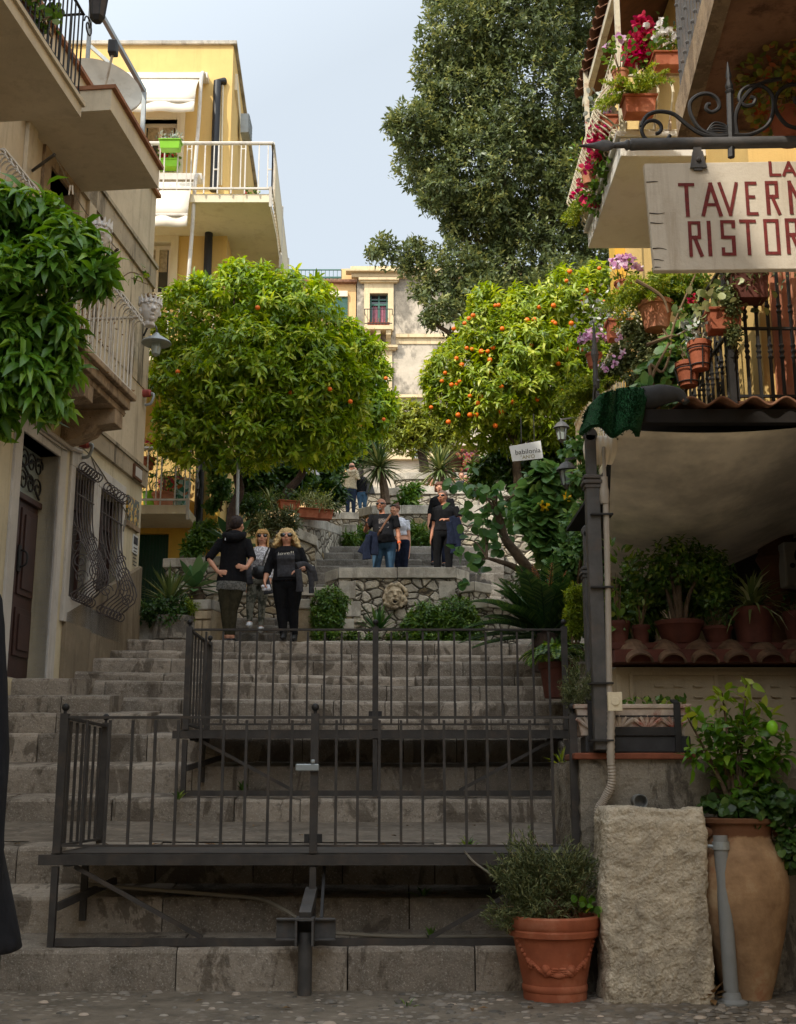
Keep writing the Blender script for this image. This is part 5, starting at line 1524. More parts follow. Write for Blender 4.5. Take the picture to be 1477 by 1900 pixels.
def trunk_mesh(name,parent,mat,base,top,r0,r1,limbs,n=9,wob=.06):
 base=Vector(base);top=Vector(top)
 mb=MB();pts=[base.lerp(top,i/5)+Vector((random.uniform(-wob,wob),random.uniform(-wob,wob),0))*(1 if 0<i<5 else 0)for i in range(6)]
 b=bez(pts,4);mb.tube(b,[r0*(1.25-.25*min(1,i/3))+(r1-r0)*i/(len(b)-1)for i in range(len(b))],n)
 for e in limbs:
  e=Vector(e);s=base.lerp(top,random.uniform(.7,1));m=s.lerp(e,.5)+Vector((random.uniform(-.15,.15),random.uniform(-.15,.15),random.uniform(0,.2)))
  q=bez([s,m,e],5);mb.tube(q,[r1*.7*(1-.8*i/(len(q)-1))for i in range(len(q))],6)
 return mb.build(name,mat,parent,smooth=True)
def tufts(blobs,n,f=(.28,.45),seed=4):
 g=np.random.default_rng(seed);B=np.array(blobs);out=list(blobs)
 for _ in range(n):
  b=B[g.integers(len(B))];u=g.normal(size=3);u/=np.linalg.norm(u);u[1]*=.6;r=b[3]*g.uniform(*f)
  out.append((b[0]+u[0]*b[3]*.95,b[1]+u[1]*b[4]*.95,b[2]+u[2]*b[5]*.95,r,r,r*.8))
 return out
def tree(name,label,cat,blobs,base,mat,L,W,ncl,per,twig,r0,bark,group=None,tpl=TPL_CURVED,inner=.25,shell=(.72,1.06),grav=.3,back=.45,low=.8,droop=1.0,spread=(45,100),fork=.8):
 base=Vector(base)
 t=thing(name,label,cat,base,group)
 B=np.array(blobs)
 cen=B[:,:3].mean(0)
 top=Vector((base.x*.5+cen[0]*.5,base.y*.5+cen[1]*.5,B[:,2].min()*fork+cen[2]*(1-fork)))
 idx=np.random.default_rng(3).permutation(len(B))[:12]
 trunk_mesh('trunk',t,bark,base,top,r0,r0*.6,[tuple(B[i,:3])for i in idx])
 pos,out=crown_points(blobs,ncl,shell,back,low)
 ax=unit(out*.8+np.array([0,-.05,.35])+rng.normal(size=out.shape)*.35)
 n2=int(ncl*inner)
 if n2:
  p2,o2=crown_points([(b[0],b[1],b[2],b[3]*.62,b[4]*.62,b[5]*.62)for b in blobs],n2,(.2,1.0),1,1)
  pos=np.concatenate([pos,p2]);ax=np.concatenate([ax,unit(o2+rng.normal(size=o2.shape)*.5)])
 p,d,u,cid=cluster_leaves(pos,ax,per,twig,spread,grav)
 n=len(p);ct=rng.random(len(pos))
 tone=np.clip(ct[cid]*.55+rng.random(n)*.5,0,1)
 leaf_mesh('crown',mat,t,p,d,u,L*(.65+.6*rng.random(n)),W*(.75+.5*rng.random(n)),tpl,tone,droop)
 return t,B
orange_me=None
def oranges(t,pts,r=.042):
 global orange_me
 for k,p in enumerate(pts):
  if orange_me is None:
   mb=MB();mb.ball((0,0,0),(r,r,r*.95),12,8);orange_me=mb.mesh('orange',True);orange_me.materials.append(M['orange'])
  o=bpy.data.objects.new('orange',orange_me);COL.objects.link(o);o.parent=t;o.location=Vector(p)-t.location
  s=random.uniform(.85,1.15);o.scale=(s,s,s)
Y=18.6
bl=[blob(450,560,78,Y),blob(365,610,85,Y+.1),blob(545,590,88,Y),blob(335,715,66,Y),blob(450,690,105,Y-.35),blob(560,700,98,Y-.2),blob(632,655,66,Y+.2),blob(345,800,62,Y),blob(455,790,82,Y-.2),blob(570,785,78,Y),blob(625,760,62,Y+.3),blob(500,620,90,Y+.9),blob(400,720,90,Y+1.0),blob(560,760,90,Y+1.0),blob(300,640,35,Y),blob(440,508,30,Y)]
bl=tufts(bl,34)
base=P(432,965,18.5);base.z=P(432,985,18.5).z
ot,B=tree('orange_tree','big round orange tree lit on top, left of the stairs, behind the visitors','tree',bl,base,M['leaf_orange'],.155,.056,2600,11,.12,.09,M['bark_dark'],'orange trees along the stairs',back=.4)
oranges(ot,[P(x,y,Y-.84)for x,y in((478,571),(425,628),(612,722))]+[P(x,y,Y-.62)for x,y in((330,690),(650,745),(540,730))])
Y=25.0
bl=[blob(685,690,38,Y),blob(655,650,40,Y+.4),blob(690,765,46,Y),blob(640,800,52,Y),blob(715,745,24,Y),blob(600,830,40,Y)]
ot2,B=tree('orange_tree','dark shaded orange tree behind the right flank of the big round one','tree',bl,P(520,935,Y+.2),M['leaf_orange'],.17,.06,620,10,.12,.10,M['bark_dark'],'orange trees along the stairs')
oranges(ot2,[P(x,y,Y-.9)for x,y in((665,742),(712,778),(668,789),(716,702))])
Y=20.5
bl=[blob(1062,560,66,Y),blob(1112,595,55,Y),blob(975,600,62,Y),blob(915,625,66,Y),blob(848,690,60,Y),blob(990,680,85,Y-.3),blob(1085,680,75,Y),blob(920,725,82,Y-.2),blob(1010,760,70,Y),blob(838,735,48,Y),blob(905,560,34,Y),blob(1110,520,34,Y),blob(895,790,46,Y+.2),blob(1040,620,70,Y+1),blob(960,700,85,Y+1),blob(1070,770,50,Y+.5),blob(810,700,30,Y),blob(960,810,36,Y+.2)]
bl=tufts(bl,34)
base=P(952,960,20.6)
ot3,B=tree('orange_tree','sunlit orange tree full of ripe oranges on the right of the stairs','tree',bl,base,M['leaf_orange_lit'],.148,.053,2300,11,.12,.10,M['bark'],'orange trees along the stairs',back=.4)
fr=[(878,585),(870,591),(919,567),(925,566),(862,600),(1057,504),(1051,521),(1112,498),(1102,541),(1090,539),(1086,550),(1079,561),(1027,567),(978,594),(1026,597),(991,593),(932,610),(948,635),(893,652),(905,652),(909,668),(857,677),(847,665),(866,646),(876,648),(826,692),(853,708),(848,713),(838,714),(886,748),(894,737),(800,756),(832,783),(872,770),(884,770),(930,764),(934,764),(919,790),(996,741),(1043,724),(1010,707),(1017,708),(1050,648),(1071,647),(1080,648),(1036,675),(1057,693),(931,718),(1030,600),(960,660),(997,715),(820,707),(850,770),(1000,570),(1120,560),(906,690),(872,735),(950,746),(842,610),(985,640),(1125,600),(1100,660),(1060,600),(915,645)]
oranges(ot3,[P(x,y,Y-.68+.25*(abs(x-960)/160)**2+random.uniform(-.08,.12))for x,y in fr],.045)
Y=43
bl=[blob(760,775,34,Y),blob(725,790,34,Y),blob(800,785,38,Y),blob(770,805,40,Y),blob(730,815,28,Y),blob(820,810,34,Y),blob(850,790,30,Y)]
tree('small_tree','small yellow-green tree standing before the far building','tree',bl,P(786,884,Y),M['leaf_small'],.20,.09,900,8,.1,.2,M['bark_dark'],tpl=TPL_SIMPLE,shell=(.5,1.06))
Y=34
fl=[(850,60,80),(960,40,105),(1070,60,90),(815,130,56),(875,180,95),(980,180,115),(1080,200,100),(762,235,50),(735,232,28),(800,300,72),(900,310,105),(1010,330,105),(1090,350,85),(815,355,42),(900,430,78),(1000,450,95),(1085,470,75),(715,462,30),(765,482,40),(840,500,60),(930,520,78),(815,575,34),(1050,540,75),(780,540,28),(860,560,45),(900,560,60),(960,590,50),(930,250,90),(860,370,70),(880,110,80),(1100,150,60),(860,-60,85),(1000,-70,110),(1110,-40,90),(840,640,26),(900,600,50),(690,470,14),(1000,570,70),(820,200,50)]
bl=tufts([blob(a,b,r*.92,Y+random.uniform(-1.2,.8))for a,b,r in fl],90,(.25,.5))
tree('ficus_tree','huge dark evergreen tree towering over the orange trees on the right','tree',bl,P(1020,960,Y+1.5),M['leaf_ficus'],.175,.085,11000,10,.36,.42,M['bark'],tpl=TPL_SIMPLE,inner=.22,shell=(.66,1.1),grav=.1,back=.35,spread=(30,95))
Y=6.8
fl=[(5,385,60,0),(70,400,62,.1),(130,450,60,0),(165,505,44,-.05),(60,500,85,-.2),(20,600,85,0),(95,600,62,-.1),(110,670,44,0),(40,690,80,-.1),(85,740,44,0),(-60,450,110,.1),(-70,620,110,.1),(0,760,46,0),(-40,780,50,.1),(190,525,22,0)]
bl=tufts([blob(a,b,r*.86,Y+c)for a,b,r,c in fl],26,(.3,.5))
tree('citrus_tree','near citrus tree with long drooping leaves at the left edge of the photo','tree',bl,(-3.3,7.0,0),M['leaf_near'],.135,.05,480,11,.10,.07,M['bark_dark'],fork=.25,inner=.35,shell=(.6,1.04),grav=.5,droop=1.4,spread=(50,105))
def shrub(name,label,cat,blobs,base,mat,L,W,ncl,per=8,twig=.06,tpl=TPL_CURVED,group=None,grav=.2,inner=.3,stems=6,flower=None,shell=(.55,1.05),spread=(40,95),bark='twig',back=.6):
 base=Vector(base);t=thing(name,label,cat,base,group)
 B=np.array(blobs)
 mb=MB()
 for k in range(stems):
  b=B[k%len(B)];e=Vector(b[:3])+Vector((random.uniform(-1,1)*b[3],random.uniform(-1,1)*b[4],random.uniform(-.3,.6)*b[5]))*.6
  s=base+Vector((random.uniform(-.05,.05),random.uniform(-.05,.05),0))
  q=bez([s,s.lerp(e,.5)+Vector((random.uniform(-.08,.08),0,.06)),e],4)
  r=max(.006,min(.03,(e-s).length*.018));mb.tube(q,[r*(1-.75*i/(len(q)-1))for i in range(len(q))],5)
 mb.build('stems',M[bark],t)
 pos,out=crown_points(blobs,ncl,shell,back,.8)
 ax=unit(out*.7+np.array([0,-.1,.45])+rng.normal(size=out.shape)*.4)
 n2=int(ncl*inner)
 if n2:
  p2,o2=crown_points([(b[0],b[1],b[2],b[3]*.6,b[4]*.6,b[5]*.6)for b in blobs],n2,(.1,1.0),1,1)
  pos=np.concatenate([pos,p2]);ax=np.concatenate([ax,unit(o2+rng.normal(size=o2.shape)*.6)])
 p,d,u,cid=cluster_leaves(pos,ax,per,twig,spread,grav)
 n=len(p);ct=rng.random(len(pos))
 leaf_mesh('foliage',mat,t,p,d,u,L*(.6+.6*rng.random(n)),W*(.7+.5*rng.random(n)),tpl,np.clip(ct[cid]*.5+rng.random(n)*.5,0,1))
 if flower is not None:
  fm,fpts,fs=flower
  f=np.array([tuple(x)for x in fpts]);m=9
  leaf_mesh('flowers',fm,t,np.repeat(f,m,0)+rng.normal(size=(len(f)*m,3))*fs*.5,rand_dirs(len(f)*m),rand_dirs(len(f)*m),fs,fs*.8,TPL_ROUND)
 return t
def rosette(name,label,cat,c,n,L,W,mat,up=(15,95),trunk=None,tpl=TPL_BLADE,bend=.8,group=None,part='blades',seg=True,asym=None,bark='bark'):
 c=Vector(c);t=thing(name,label,cat,c if trunk is None else Vector(trunk),group)
 f=(np.arange(n)+.5)/n
 el=np.radians(up[0]+(up[1]-up[0])*f**.8);az=np.arange(n)*2.399
 d=np.stack([np.sin(el)*np.cos(az),np.sin(el)*np.sin(az),np.cos(el)],1)+rng.normal(size=(n,3))*.06
 u=np.stack([-np.cos(el)*np.cos(az),-np.cos(el)*np.sin(az),np.sin(el)],1)
 leaf_mesh(part,mat,t,np.repeat(np.array(c)[None],n,0)+d*.03,d,u,L*(.75+.35*rng.random(n)),W*(.8+.4*rng.random(n)),tpl,None,bend*.8)
 if trunk is not None:
  mb=MB();q=bez([Vector(trunk),Vector(trunk).lerp(c,.5)+Vector((.03,0,0)),c],4);r=min(.11,W*2.4)
  mb.tube(q,[r*(1.2-.4*i/len(q))for i in range(len(q))],8);mb.build('trunk',M[bark],t,smooth=True)
 return t
TPL_AGAVE=(np.array([(0,.22,0),(0,-.22,0),(.25,.34,.05),(.25,0,-.03),(.25,-.34,.05),(.55,.5,.02),(.55,0,-.06),(.55,-.5,.02),(.82,.3,-.06),(.82,0,-.10),(.82,-.3,-.06),(1,0,-.16)]),[(0,1,4,3),(0,3,2),(2,3,6,5),(3,4,7,6),(5,6,9,8),(6,7,10,9),(8,9,11),(9,10,11)])
rosette('agave','big blue-green agave behind the man in the black hoodie','agave',P(432,1012,18.9),22,.52,.18,M['leaf_agave'],(8,95),P(432,1040,18.9),TPL_AGAVE,.5,'broad agaves by the green door')
rosette('agave','broad pale green agave above the stone pier','agave',P(362,1092,18.3),24,.50,.16,M['leaf_agave'],(8,100),P(362,1120,18.3),TPL_AGAVE,.5,'broad agaves by the green door')
rosette('yucca','spiky dark green yucca rising from the round concrete planter','yucca',P(315,1118,17.75),70,.58,.035,M['leaf_yucca'],(5,88),None,TPL_BLADE,.35)
rosette('yucca','dark spiky yucca in the bed before the fountain wall','yucca',P(700,1172,17.85),40,.44,.045,M['leaf_cycad'],(8,85),None,TPL_BLADE,.3)
rosette('palm_lily','shaggy palm-lily on a slanting stem beside the couple','palm-lily',P(704,868,31),150,.78,.05,M['leaf_yucca'],(8,130),P(716,935,31),TPL_BLADE,1.0,'shaggy palm-lilies')
rosette('palm_lily','shaggy palm-lily above the diners, right of the small tree','palm-lily',P(816,872,37),150,1.0,.06,M['leaf_yucca'],(5,130),P(820,925,37),TPL_BLADE,.9,'shaggy palm-lilies')
p=P(323,1190,17.6);p.z=stair_z(p.x,17.5)
ct=thing('concrete_planter','round grey concrete planter at the top of the steps by the green door','planter',p)
mb=MB();mb.lathe([(.30,0),(.32,.02),(.30,.32),(.29,.36),(.26,.36),(.25,.30),(.01,.3)],p,28);mb.build('bowl',M['rough_wall'],ct,smooth=True)
mb=MB();a=P(272,1150,17.7);mb.box((a.x,17.9,p.z+.15),(.4,.3,.36));o=mb.build('kerb_stone',M['coping'],bevel=.02);tag(o,'grey kerb stone at the foot of the green door','kerb')
Yp=17.55
shrub('shrub','mixed trailing shrub spilling over the round concrete planter','shrub',[blob(300,1130,28,Yp),blob(335,1130,26,Yp),blob(270,1140,22,Yp),blob(320,1148,26,Yp-.1)],p+Vector((0,0,.3)),M['leaf_dark'],.07,.035,210,8,.05)
shrub('fern','pale bushy fern between the planter and the stone pier','fern',[blob(352,1125,16,Yp),blob(345,1145,14,Yp)],P(350,1160,Yp),M['leaf_fern'],.07,.012,90,12,.08,TPL_SIMPLE)
shrub('shrub','leafy green shrub beside the yellow wall behind the agave','shrub',[blob(375,1000,26,19.8),blob(360,1018,20,19.7),blob(390,985,22,20)],P(375,1040,19.8),M['leaf_mid'],.14,.05,130,8,.08)
rosette('broadleaf_plant','variegated broad leaves at the foot of the green door','plant',P(262,1148,17.7),16,.28,.09,M['leaf_spider'],(15,100),None,TPL_AGAVE,1.2)
shrub('clipped_shrub','round clipped shrub at the left end of the fountain bed','shrub',[blob(611,1122,33,17.95),blob(606,1150,30,17.9)],P(610,1190,17.95),M['leaf_mid'],.065,.03,420,8,.05,shell=(.75,1.05))
shrub('clipped_shrub','low dense shrub right of the stone mask','shrub',[blob(790,1152,34,18.0),blob(770,1168,26,17.9)],P(785,1190,18),M['leaf_mid'],.07,.032,380,8,.05,shell=(.75,1.05))
shrub('clipped_shrub','low dense shrub at the right end of the fountain bed','shrub',[blob(846,1146,38,18.05),blob(868,1162,28,17.95),blob(825,1160,30,17.9)],P(846,1190,18),M['leaf_mid'],.07,.032,460,8,.05,shell=(.75,1.05))
cx=[(590,1182),(622,1180),(655,1180),(690,1184),(730,1182),(765,1184),(800,1186),(840,1186),(880,1186)]
pos,out=crown_points([blob(a,b,15,17.65,1.4,.7)for a,b in cx],420,(.4,1.05),.8,.3)
p_,d_,u_,c_=cluster_leaves(pos,unit(out*.4+[0,-.1,.8]),8,.04)
o=leaf_mesh('ground_cover',M['leaf_mid'],None,p_,d_,u_,.055,.028,TPL_SIMPLE);tag(o,'yellow-green ground cover along the kerb of the fountain bed','ground cover',kind='stuff')
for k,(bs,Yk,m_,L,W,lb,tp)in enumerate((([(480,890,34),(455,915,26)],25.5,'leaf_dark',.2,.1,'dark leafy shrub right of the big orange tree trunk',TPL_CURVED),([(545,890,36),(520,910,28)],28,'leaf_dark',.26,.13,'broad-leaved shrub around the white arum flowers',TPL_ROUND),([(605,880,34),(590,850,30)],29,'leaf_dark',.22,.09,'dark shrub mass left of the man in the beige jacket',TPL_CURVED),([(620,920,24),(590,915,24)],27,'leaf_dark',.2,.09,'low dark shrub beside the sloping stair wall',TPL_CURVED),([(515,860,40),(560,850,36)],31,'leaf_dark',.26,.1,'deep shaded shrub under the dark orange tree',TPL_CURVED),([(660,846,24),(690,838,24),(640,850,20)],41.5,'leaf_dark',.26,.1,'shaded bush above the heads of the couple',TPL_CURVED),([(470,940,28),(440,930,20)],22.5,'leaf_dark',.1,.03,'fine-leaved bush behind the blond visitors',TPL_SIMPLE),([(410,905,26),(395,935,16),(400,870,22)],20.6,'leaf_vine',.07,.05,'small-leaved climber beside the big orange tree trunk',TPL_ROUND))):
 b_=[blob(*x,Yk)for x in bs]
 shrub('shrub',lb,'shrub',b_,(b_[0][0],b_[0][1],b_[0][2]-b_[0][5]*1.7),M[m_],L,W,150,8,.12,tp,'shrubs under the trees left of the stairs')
shrub('shrub','feathery bush on the wall behind the blond woman','shrub',[blob(535,965,24,22.3),blob(505,970,24,22.2),blob(480,975,20,22.0)],P(515,1000,22.3),M['leaf_rosemary'],.14,.02,160,9,.12,TPL_BLADE,'shrubs under the trees left of the stairs')
for px,py in((561,877),(582,877)):
 p=P(px,py,27.3)
 t=thing('arum_lily','white arum flower on the left among the broad leaves' if px<570 else 'white arum flower on the right among the broad leaves','flower',p-Vector((0,0,.5)))
 mb=MB();mb.tube([p-Vector((0,0,.5)),p],.012,5);mb.build('stem',M['green_wood'],t)
 leaf_mesh('petal',M['petal_white'],t,np.repeat(np.array(p)[None],6,0),rand_dirs(6)+[0.5,-.3,.3],rand_dirs(6),.15,.11,TPL_ROUND)
for px,py,Yk,lb,mt,fl_ in((536,948,24.3,'terracotta trough with bushy greens, left of the row on the sloping wall','leaf_dark',0),(570,962,24.4,'terracotta trough with spider plant in the middle of the sloping wall','leaf_spider',1),(597,964,24.7,'terracotta trough with spider plant at the stair end of the sloping wall','leaf_spider',1),(586,946,25.6,'terracotta trough behind, with yellowish bushy plant','leaf_fern',0)):
 p=P(px,py,Yk)
 box_trough('plant_trough',lb,'plant trough',p,.42,.26,.2,M['terracotta'],bushy_row(M[mt],130,.4,.3,.2,.22 if fl_ else.09,.02 if fl_ else.04,TPL_BLADE if fl_ else TPL_SIMPLE),'terracotta troughs on the sloping wall',(1,.3,0))
rosette('spider_plant','pale arching spider plant in the shade left of the troughs','spider plant',P(500,930,25),70,.4,.02,M['leaf_spider'],(10,120),None,TPL_BLADE,1.2)
shrub('shrub','bright leafy shrub sprouting before the middle terrace wall','shrub',[blob(757,915,13,31.5),blob(762,930,14,31.3),blob(770,908,10,31.5),blob(750,932,10,31.3)],P(758,945,31.5),M['leaf_mid'],.24,.08,60,7,.1)
shrub('fern','upright sword ferns behind the woman in white tee','fern',[blob(772,990,20,28.2,1,1.1),blob(795,1000,16,28),blob(757,1000,14,28.2)],P(775,1014,28.2),M['leaf_mid'],.2,.03,110,9,.18,TPL_BLADE)
shrub('fern','sword ferns by the pier left of the man with the phone','fern',[blob(668,995,18,27.9,1,1),blob(650,1003,13,27)],P(665,1014,27.9),M['leaf_mid'],.2,.03,90,9,.18,TPL_BLADE)
Yv=16.2
shrub('vine','large pale-leaved vine covering the slope right of the stairs','vine',[blob(1020,905,42,Yv),blob(1050,950,48,Yv),blob(1000,960,34,Yv-.2),blob(1075,900,30,Yv),blob(1020,1010,36,Yv-.2),blob(985,925,24,Yv)],P(1040,1075,Yv),M['leaf_vine'],.17,.17,300,6,.12,TPL_ROUND,None,.45,flower=(M['petal_yellow'],[P(1008,938,Yv-.5),P(1013,941,Yv-.5),P(1054,922,Yv-.45)],.05))
Yv=15.2
shrub('vine','finer vine below the lantern, next to the awning post','vine',[blob(1075,975,34,Yv),blob(1080,1025,30,Yv),blob(1050,1045,30,Yv),blob(1085,860,24,Yv),blob(1065,840,24,Yv),blob(1092,830,26,13),blob(1090,890,30,13),blob(1092,950,28,13),blob(1088,1010,26,13)],P(1075,1100,Yv),M['leaf_vine'],.11,.08,330,8,.1,TPL_CURVED,None,.4)
shrub('shrub','glossy shrub below the hanging shop sign','shrub',[blob(900,870,24,22),blob(925,850,26,22),blob(890,895,18,22)],P(915,940,22),M['leaf_mid'],.24,.08,100,8,.12,TPL_CURVED,None,.6)
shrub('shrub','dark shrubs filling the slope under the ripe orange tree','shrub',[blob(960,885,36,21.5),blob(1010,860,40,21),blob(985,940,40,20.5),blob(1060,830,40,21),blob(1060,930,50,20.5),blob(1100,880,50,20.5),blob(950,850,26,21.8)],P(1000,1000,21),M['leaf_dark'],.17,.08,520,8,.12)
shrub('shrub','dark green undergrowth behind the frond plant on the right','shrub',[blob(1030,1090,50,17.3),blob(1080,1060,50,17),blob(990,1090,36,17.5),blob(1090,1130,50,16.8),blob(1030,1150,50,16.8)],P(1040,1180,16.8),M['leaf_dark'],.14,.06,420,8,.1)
Yr=17.0
t=thing('round_leaved_tree','slanting small tree with round leathery leaves right of the stairs','tree',P(992,1070,Yr))
mb=MB()
tr=bez([P(995,1075,Yr),P(965,1035,Yr),P(938,1000,Yr),P(928,965,Yr),P(920,945,Yr)],5)
mb.tube(tr,[.085-.04*i/(len(tr)-1)for i in range(len(tr))],9)
tr2=bez([P(970,1062,Yr-.1),P(950,1050,Yr-.1),P(920,1040,Yr-.2),P(900,1035,Yr-.2)],4);mb.tube(tr2,[.06-.045*i/(len(tr2)-1)for i in range(len(tr2))],7)
ends=[(870,905),(905,925),(880,950),(925,905),(960,930),(985,910),(870,1000),(895,1030),(880,1060),(915,975),(955,960),(905,1005),(860,890),(935,940),(900,985)]
for(a,b)in ends:
 e=P(a,b,Yr+random.uniform(-.3,.3));s=tr[-1]if b<980 else tr2[-2]
 q=bez([s,s.lerp(e,.5)+Vector((0,0,.06)),e],4);mb.tube(q,[.022-.017*i/(len(q)-1)for i in range(len(q))],5)
mb.build('trunk',M['bark'],t,smooth=True)
ep=np.array([tuple(P(a,b,Yr+random.uniform(-.3,.3)))for a,b in ends for _ in range(6)]);ep=ep+rng.normal(size=ep.shape)*[.12,.12,.13]
n=len(ep)*2;ep=np.repeat(ep,2,0)+rng.normal(size=(n,3))*.06
leaf_mesh('crown',M['leaf_vine'],t,ep,rand_dirs(n)+[0,-.3,-.3],rand_dirs(n)+[0,-.6,.8],.14,.13,TPL_ROUND,rng.random(n)*.6)
def fronds(t,c,specs,mat,leaflets=34,LL=.2,LW=.016,name='fronds'):
 P_,D_,U_,L_=[],[],[],[]
 mb=MB()
 for d,L,droop in specs:
  d=Vector(d).normalized();pts=[];p=Vector(c);dd=d.copy()
  for i in range(12):
   pts.append(p.copy());p=p+dd*(L/11);dd=(dd+Vector((0,0,-droop/11))).normalized()
  mb.tube(pts,[.014-.011*i/11 for i in range(12)],5)
  for i in range(leaflets):
   f=.12+.88*i/leaflets;j=min(10,int(f*11));q=pts[j].lerp(pts[j+1],f*11-j);tg=(pts[j+1]-pts[j]).normalized()
   sd=tg.cross(Vector((0,0,1)));sd=sd.normalized()if sd.length>.1 else Vector((1,0,0));nn=sd.cross(tg)
   for s in(-1,1):
    P_.append(tuple(q));D_.append(tuple(tg*.65+sd*s+nn*.25));U_.append(tuple(nn));L_.append(LL*math.sin(PI*min(.97,f*.85+.15))**.6)
 mb.build(name.replace('frond','frond_stalk'),mat,t)
 n=len(P_)
 leaf_mesh(name,mat,t,np.array(P_),np.array(D_),np.array(U_),np.array(L_),LW,TPL_SIMPLE)
c=P(1012,1185,14.6)
cy=thing('cycad','big cycad palm with arching green fronds reaching over the steps','palm',c-Vector((0,0,.25)))
mb=MB();mb.lathe([(.14,-.4),(.16,-.1),(.13,.05),(.05,.1)],c,14);mb.build('trunk',M['bark_dark'],cy)
sp=[]
for k in range(32):
 a=k*2.399;e=random.uniform(.4,1.9);sp.append(((math.cos(a),math.sin(a)*.8,e),random.uniform(.8,1.1),random.uniform(.5,1.0)))
sp+=[((-1,-.2,.2),1.1,.6),((-1,-.3,.55),1.15,1.0),((-.8,-.2,.9),1.1,1.1),((-1,-.4,.02),1.0,.4)]
fronds(cy,c,sp,M['leaf_cycad'],40,.22,.022)
sp=[((-.35+1.5*k/7,random.uniform(-.4,.3),1),random.uniform(.75,1.0),random.uniform(.3,.9))for k in range(8)]
fronds(cy,c,sp,M['leaf_brown'],26,.15,.019,'withered_fronds')
c=P(1032,1215,13.3)
fr_=thing('fern','lush fern hanging from the red pot beside the rear railing','fern',c)
fronds(fr_,c,[((math.cos(k*2.4),math.sin(k*2.4),random.uniform(.2,1)),random.uniform(.4,.65),2.0)for k in range(22)],M['leaf_mid'],16,.1,.035)
p=P(1036,1295,13.35)
flower_pot('flower_pot','dull red clay pot on the steps behind the rear railing','flower pot',p,.15,.2,.38,M['terracotta_dark'],bushy(M['leaf_mid'],40,.18,.15,.1,.05))
shrub('fern','yellow-green feathery bush between the post and the railing','fern',[blob(1066,1100,15,12.8),blob(1068,1135,17,12.8),blob(1066,1165,15,12.8)],P(1067,1195,12.8),M['leaf_fern'],.07,.014,190,12,.08,TPL_SIMPLE)
p0=P(440,970,18.2);p1=P(443,812,18.2)
sl_=thing('lamp_post','slim grey lamp post in front of the big orange tree trunk','lamp post',p0)
mb=MB();mb.tube([p0,p1],.025,8);mb.build('pole',M['zinc'],sl_)
mb=MB();mb.lathe([(.05,0),(.12,.2),(.13,.21),(.06,.32),(.02,.36)],p1,6);mb.build('lantern',M['iron'],sl_)
for px,py,Yk,lb in((868,1560,9.85,'weed with upright leaves on the landing behind the near railing'),(330,1470,11.4,'tuft of weeds at the left foot of the rear railing deck'),(785,1650,9.3,'tall weed growing under the near railing deck'),(450,1455,11.9,'ferny weed under the rear railing deck'),(755,1858,8.15,'little tuft of grass in the street paving'),(800,1735,8.95,'small round-leaved weed on the lowest tread')):
 p=P(px,py+20,Yk)
 t=rosette('weed',lb,'weed',p,(9,6,12,7,16,5)[(px+py)%6],.08 if py>1840 else.10+(px%7)*.012,.03 if py<1840 else.012,M['leaf_mid'],(2,30+px%40),None,TPL_CURVED,1.1,'weeds in the stair joints')
rosette('weed','yellow-flowered weed at the right end of the rear deck','weed',P(1042,1420,11.3),16,.16,.02,M['leaf_fern'],(5,90),None,TPL_SIMPLE,.8,'weeds in the stair joints')
n=40
lf=np.array([tuple(P(random.uniform(0,1060),1600,9))for _ in range(n)]);
for k in range(n):
 x=random.uniform(-3,1.2);Yk=random.choice([8.82,9.3,9.9,10.5,11.2,8.3,8.0]);lf[k]=(x,Yk,stair_z(x,Yk)+.012)
o=leaf_mesh('fallen_leaves',M['leaf_dry'],None,lf,rand_dirs(n)*[1,1,.05],np.tile([0,0,1.0],(n,1)),.07,.03,TPL_SIMPLE);tag(o,'a few dry fallen leaves scattered over the steps','leaves',kind='stuff')
XR=3.05
rh=thing('balcony_house','house on the right with a white bulging balcony, tiled eave and stained brown balcony','house',(XR+2,8,0))
mb=MB();mb.box((XR+3,6.15,2.1),(6,4.3,4.2));mb.box((XR+5,10.8,2.1),(2,4.98,4.18));mb.box((XR+3,14.4,2.1),(6,2.2,4.2));mb.build('wall',M['counter'],rh)
mb=MB();mb.box((XR+3.45,6.8,7.1),(5.1,5.6,5.8));mb.box((XR+3,12.552,7.1),(6,5.9,5.8));mb.box((XR+3.02,9.75,12),(6,11.5,3.98));mb.build('wall',M['yellow'],rh)
mb=MB();mb.box((XR-.06,15.3,6.5),(.16,.4,6));mb.build('corner_pilaster',M['yellow_low'],rh)
wx,wz=2.2,P(1118,461,13.0).z
ya,yb_=10.9,13.0
mb=MB();mb.box(((wx+XR)/2+.0,(ya+yb_)/2,wz+.1),(XR-wx-.004,yb_-ya,.2));wb=mb.build('balcony',M['white_plaster'],rh,bevel=.008)
mb=MB();mb.box(((wx+XR)/2-.02,(ya+yb_)/2,wz+.23),(XR-wx+.04,yb_-ya+.06,.05));mb.build('floor_edge',M['white_plaster'],wb)
H=1.05
def belly(t,amp=.26):return amp*math.exp(-((t-.28)/.26)**2)*(1 if t>.28 else(.25+.75*math.exp(-((t-.28)/.16)**2)))
g=MB();zb=wz+.26
n=22
for k in range(n+1):
 y=ya+.03+(yb_-ya-.06)*k/n
 pts=[Vector((wx+.03-belly(i/14),y,zb+H*i/14))for i in range(15)]
 g.tube(pts,.011,5)
 g.tube(spiral((wx-.02,y,zb+.05),(1,0,0),(0,0,1),.05,.05,0,6.2,10),.009,5)
for k in range(6):
 x=wx+.06+(XR-wx-.12)*k/5
 pts=[Vector((x,ya+.03-belly(i/14),zb+H*i/14))for i in range(15)]
 g.tube(pts,.013,5);g.tube(spiral((x,ya-.02,zb+.05),(0,1,0),(0,0,1),.05,.05,0,6.2,10),.009,5)
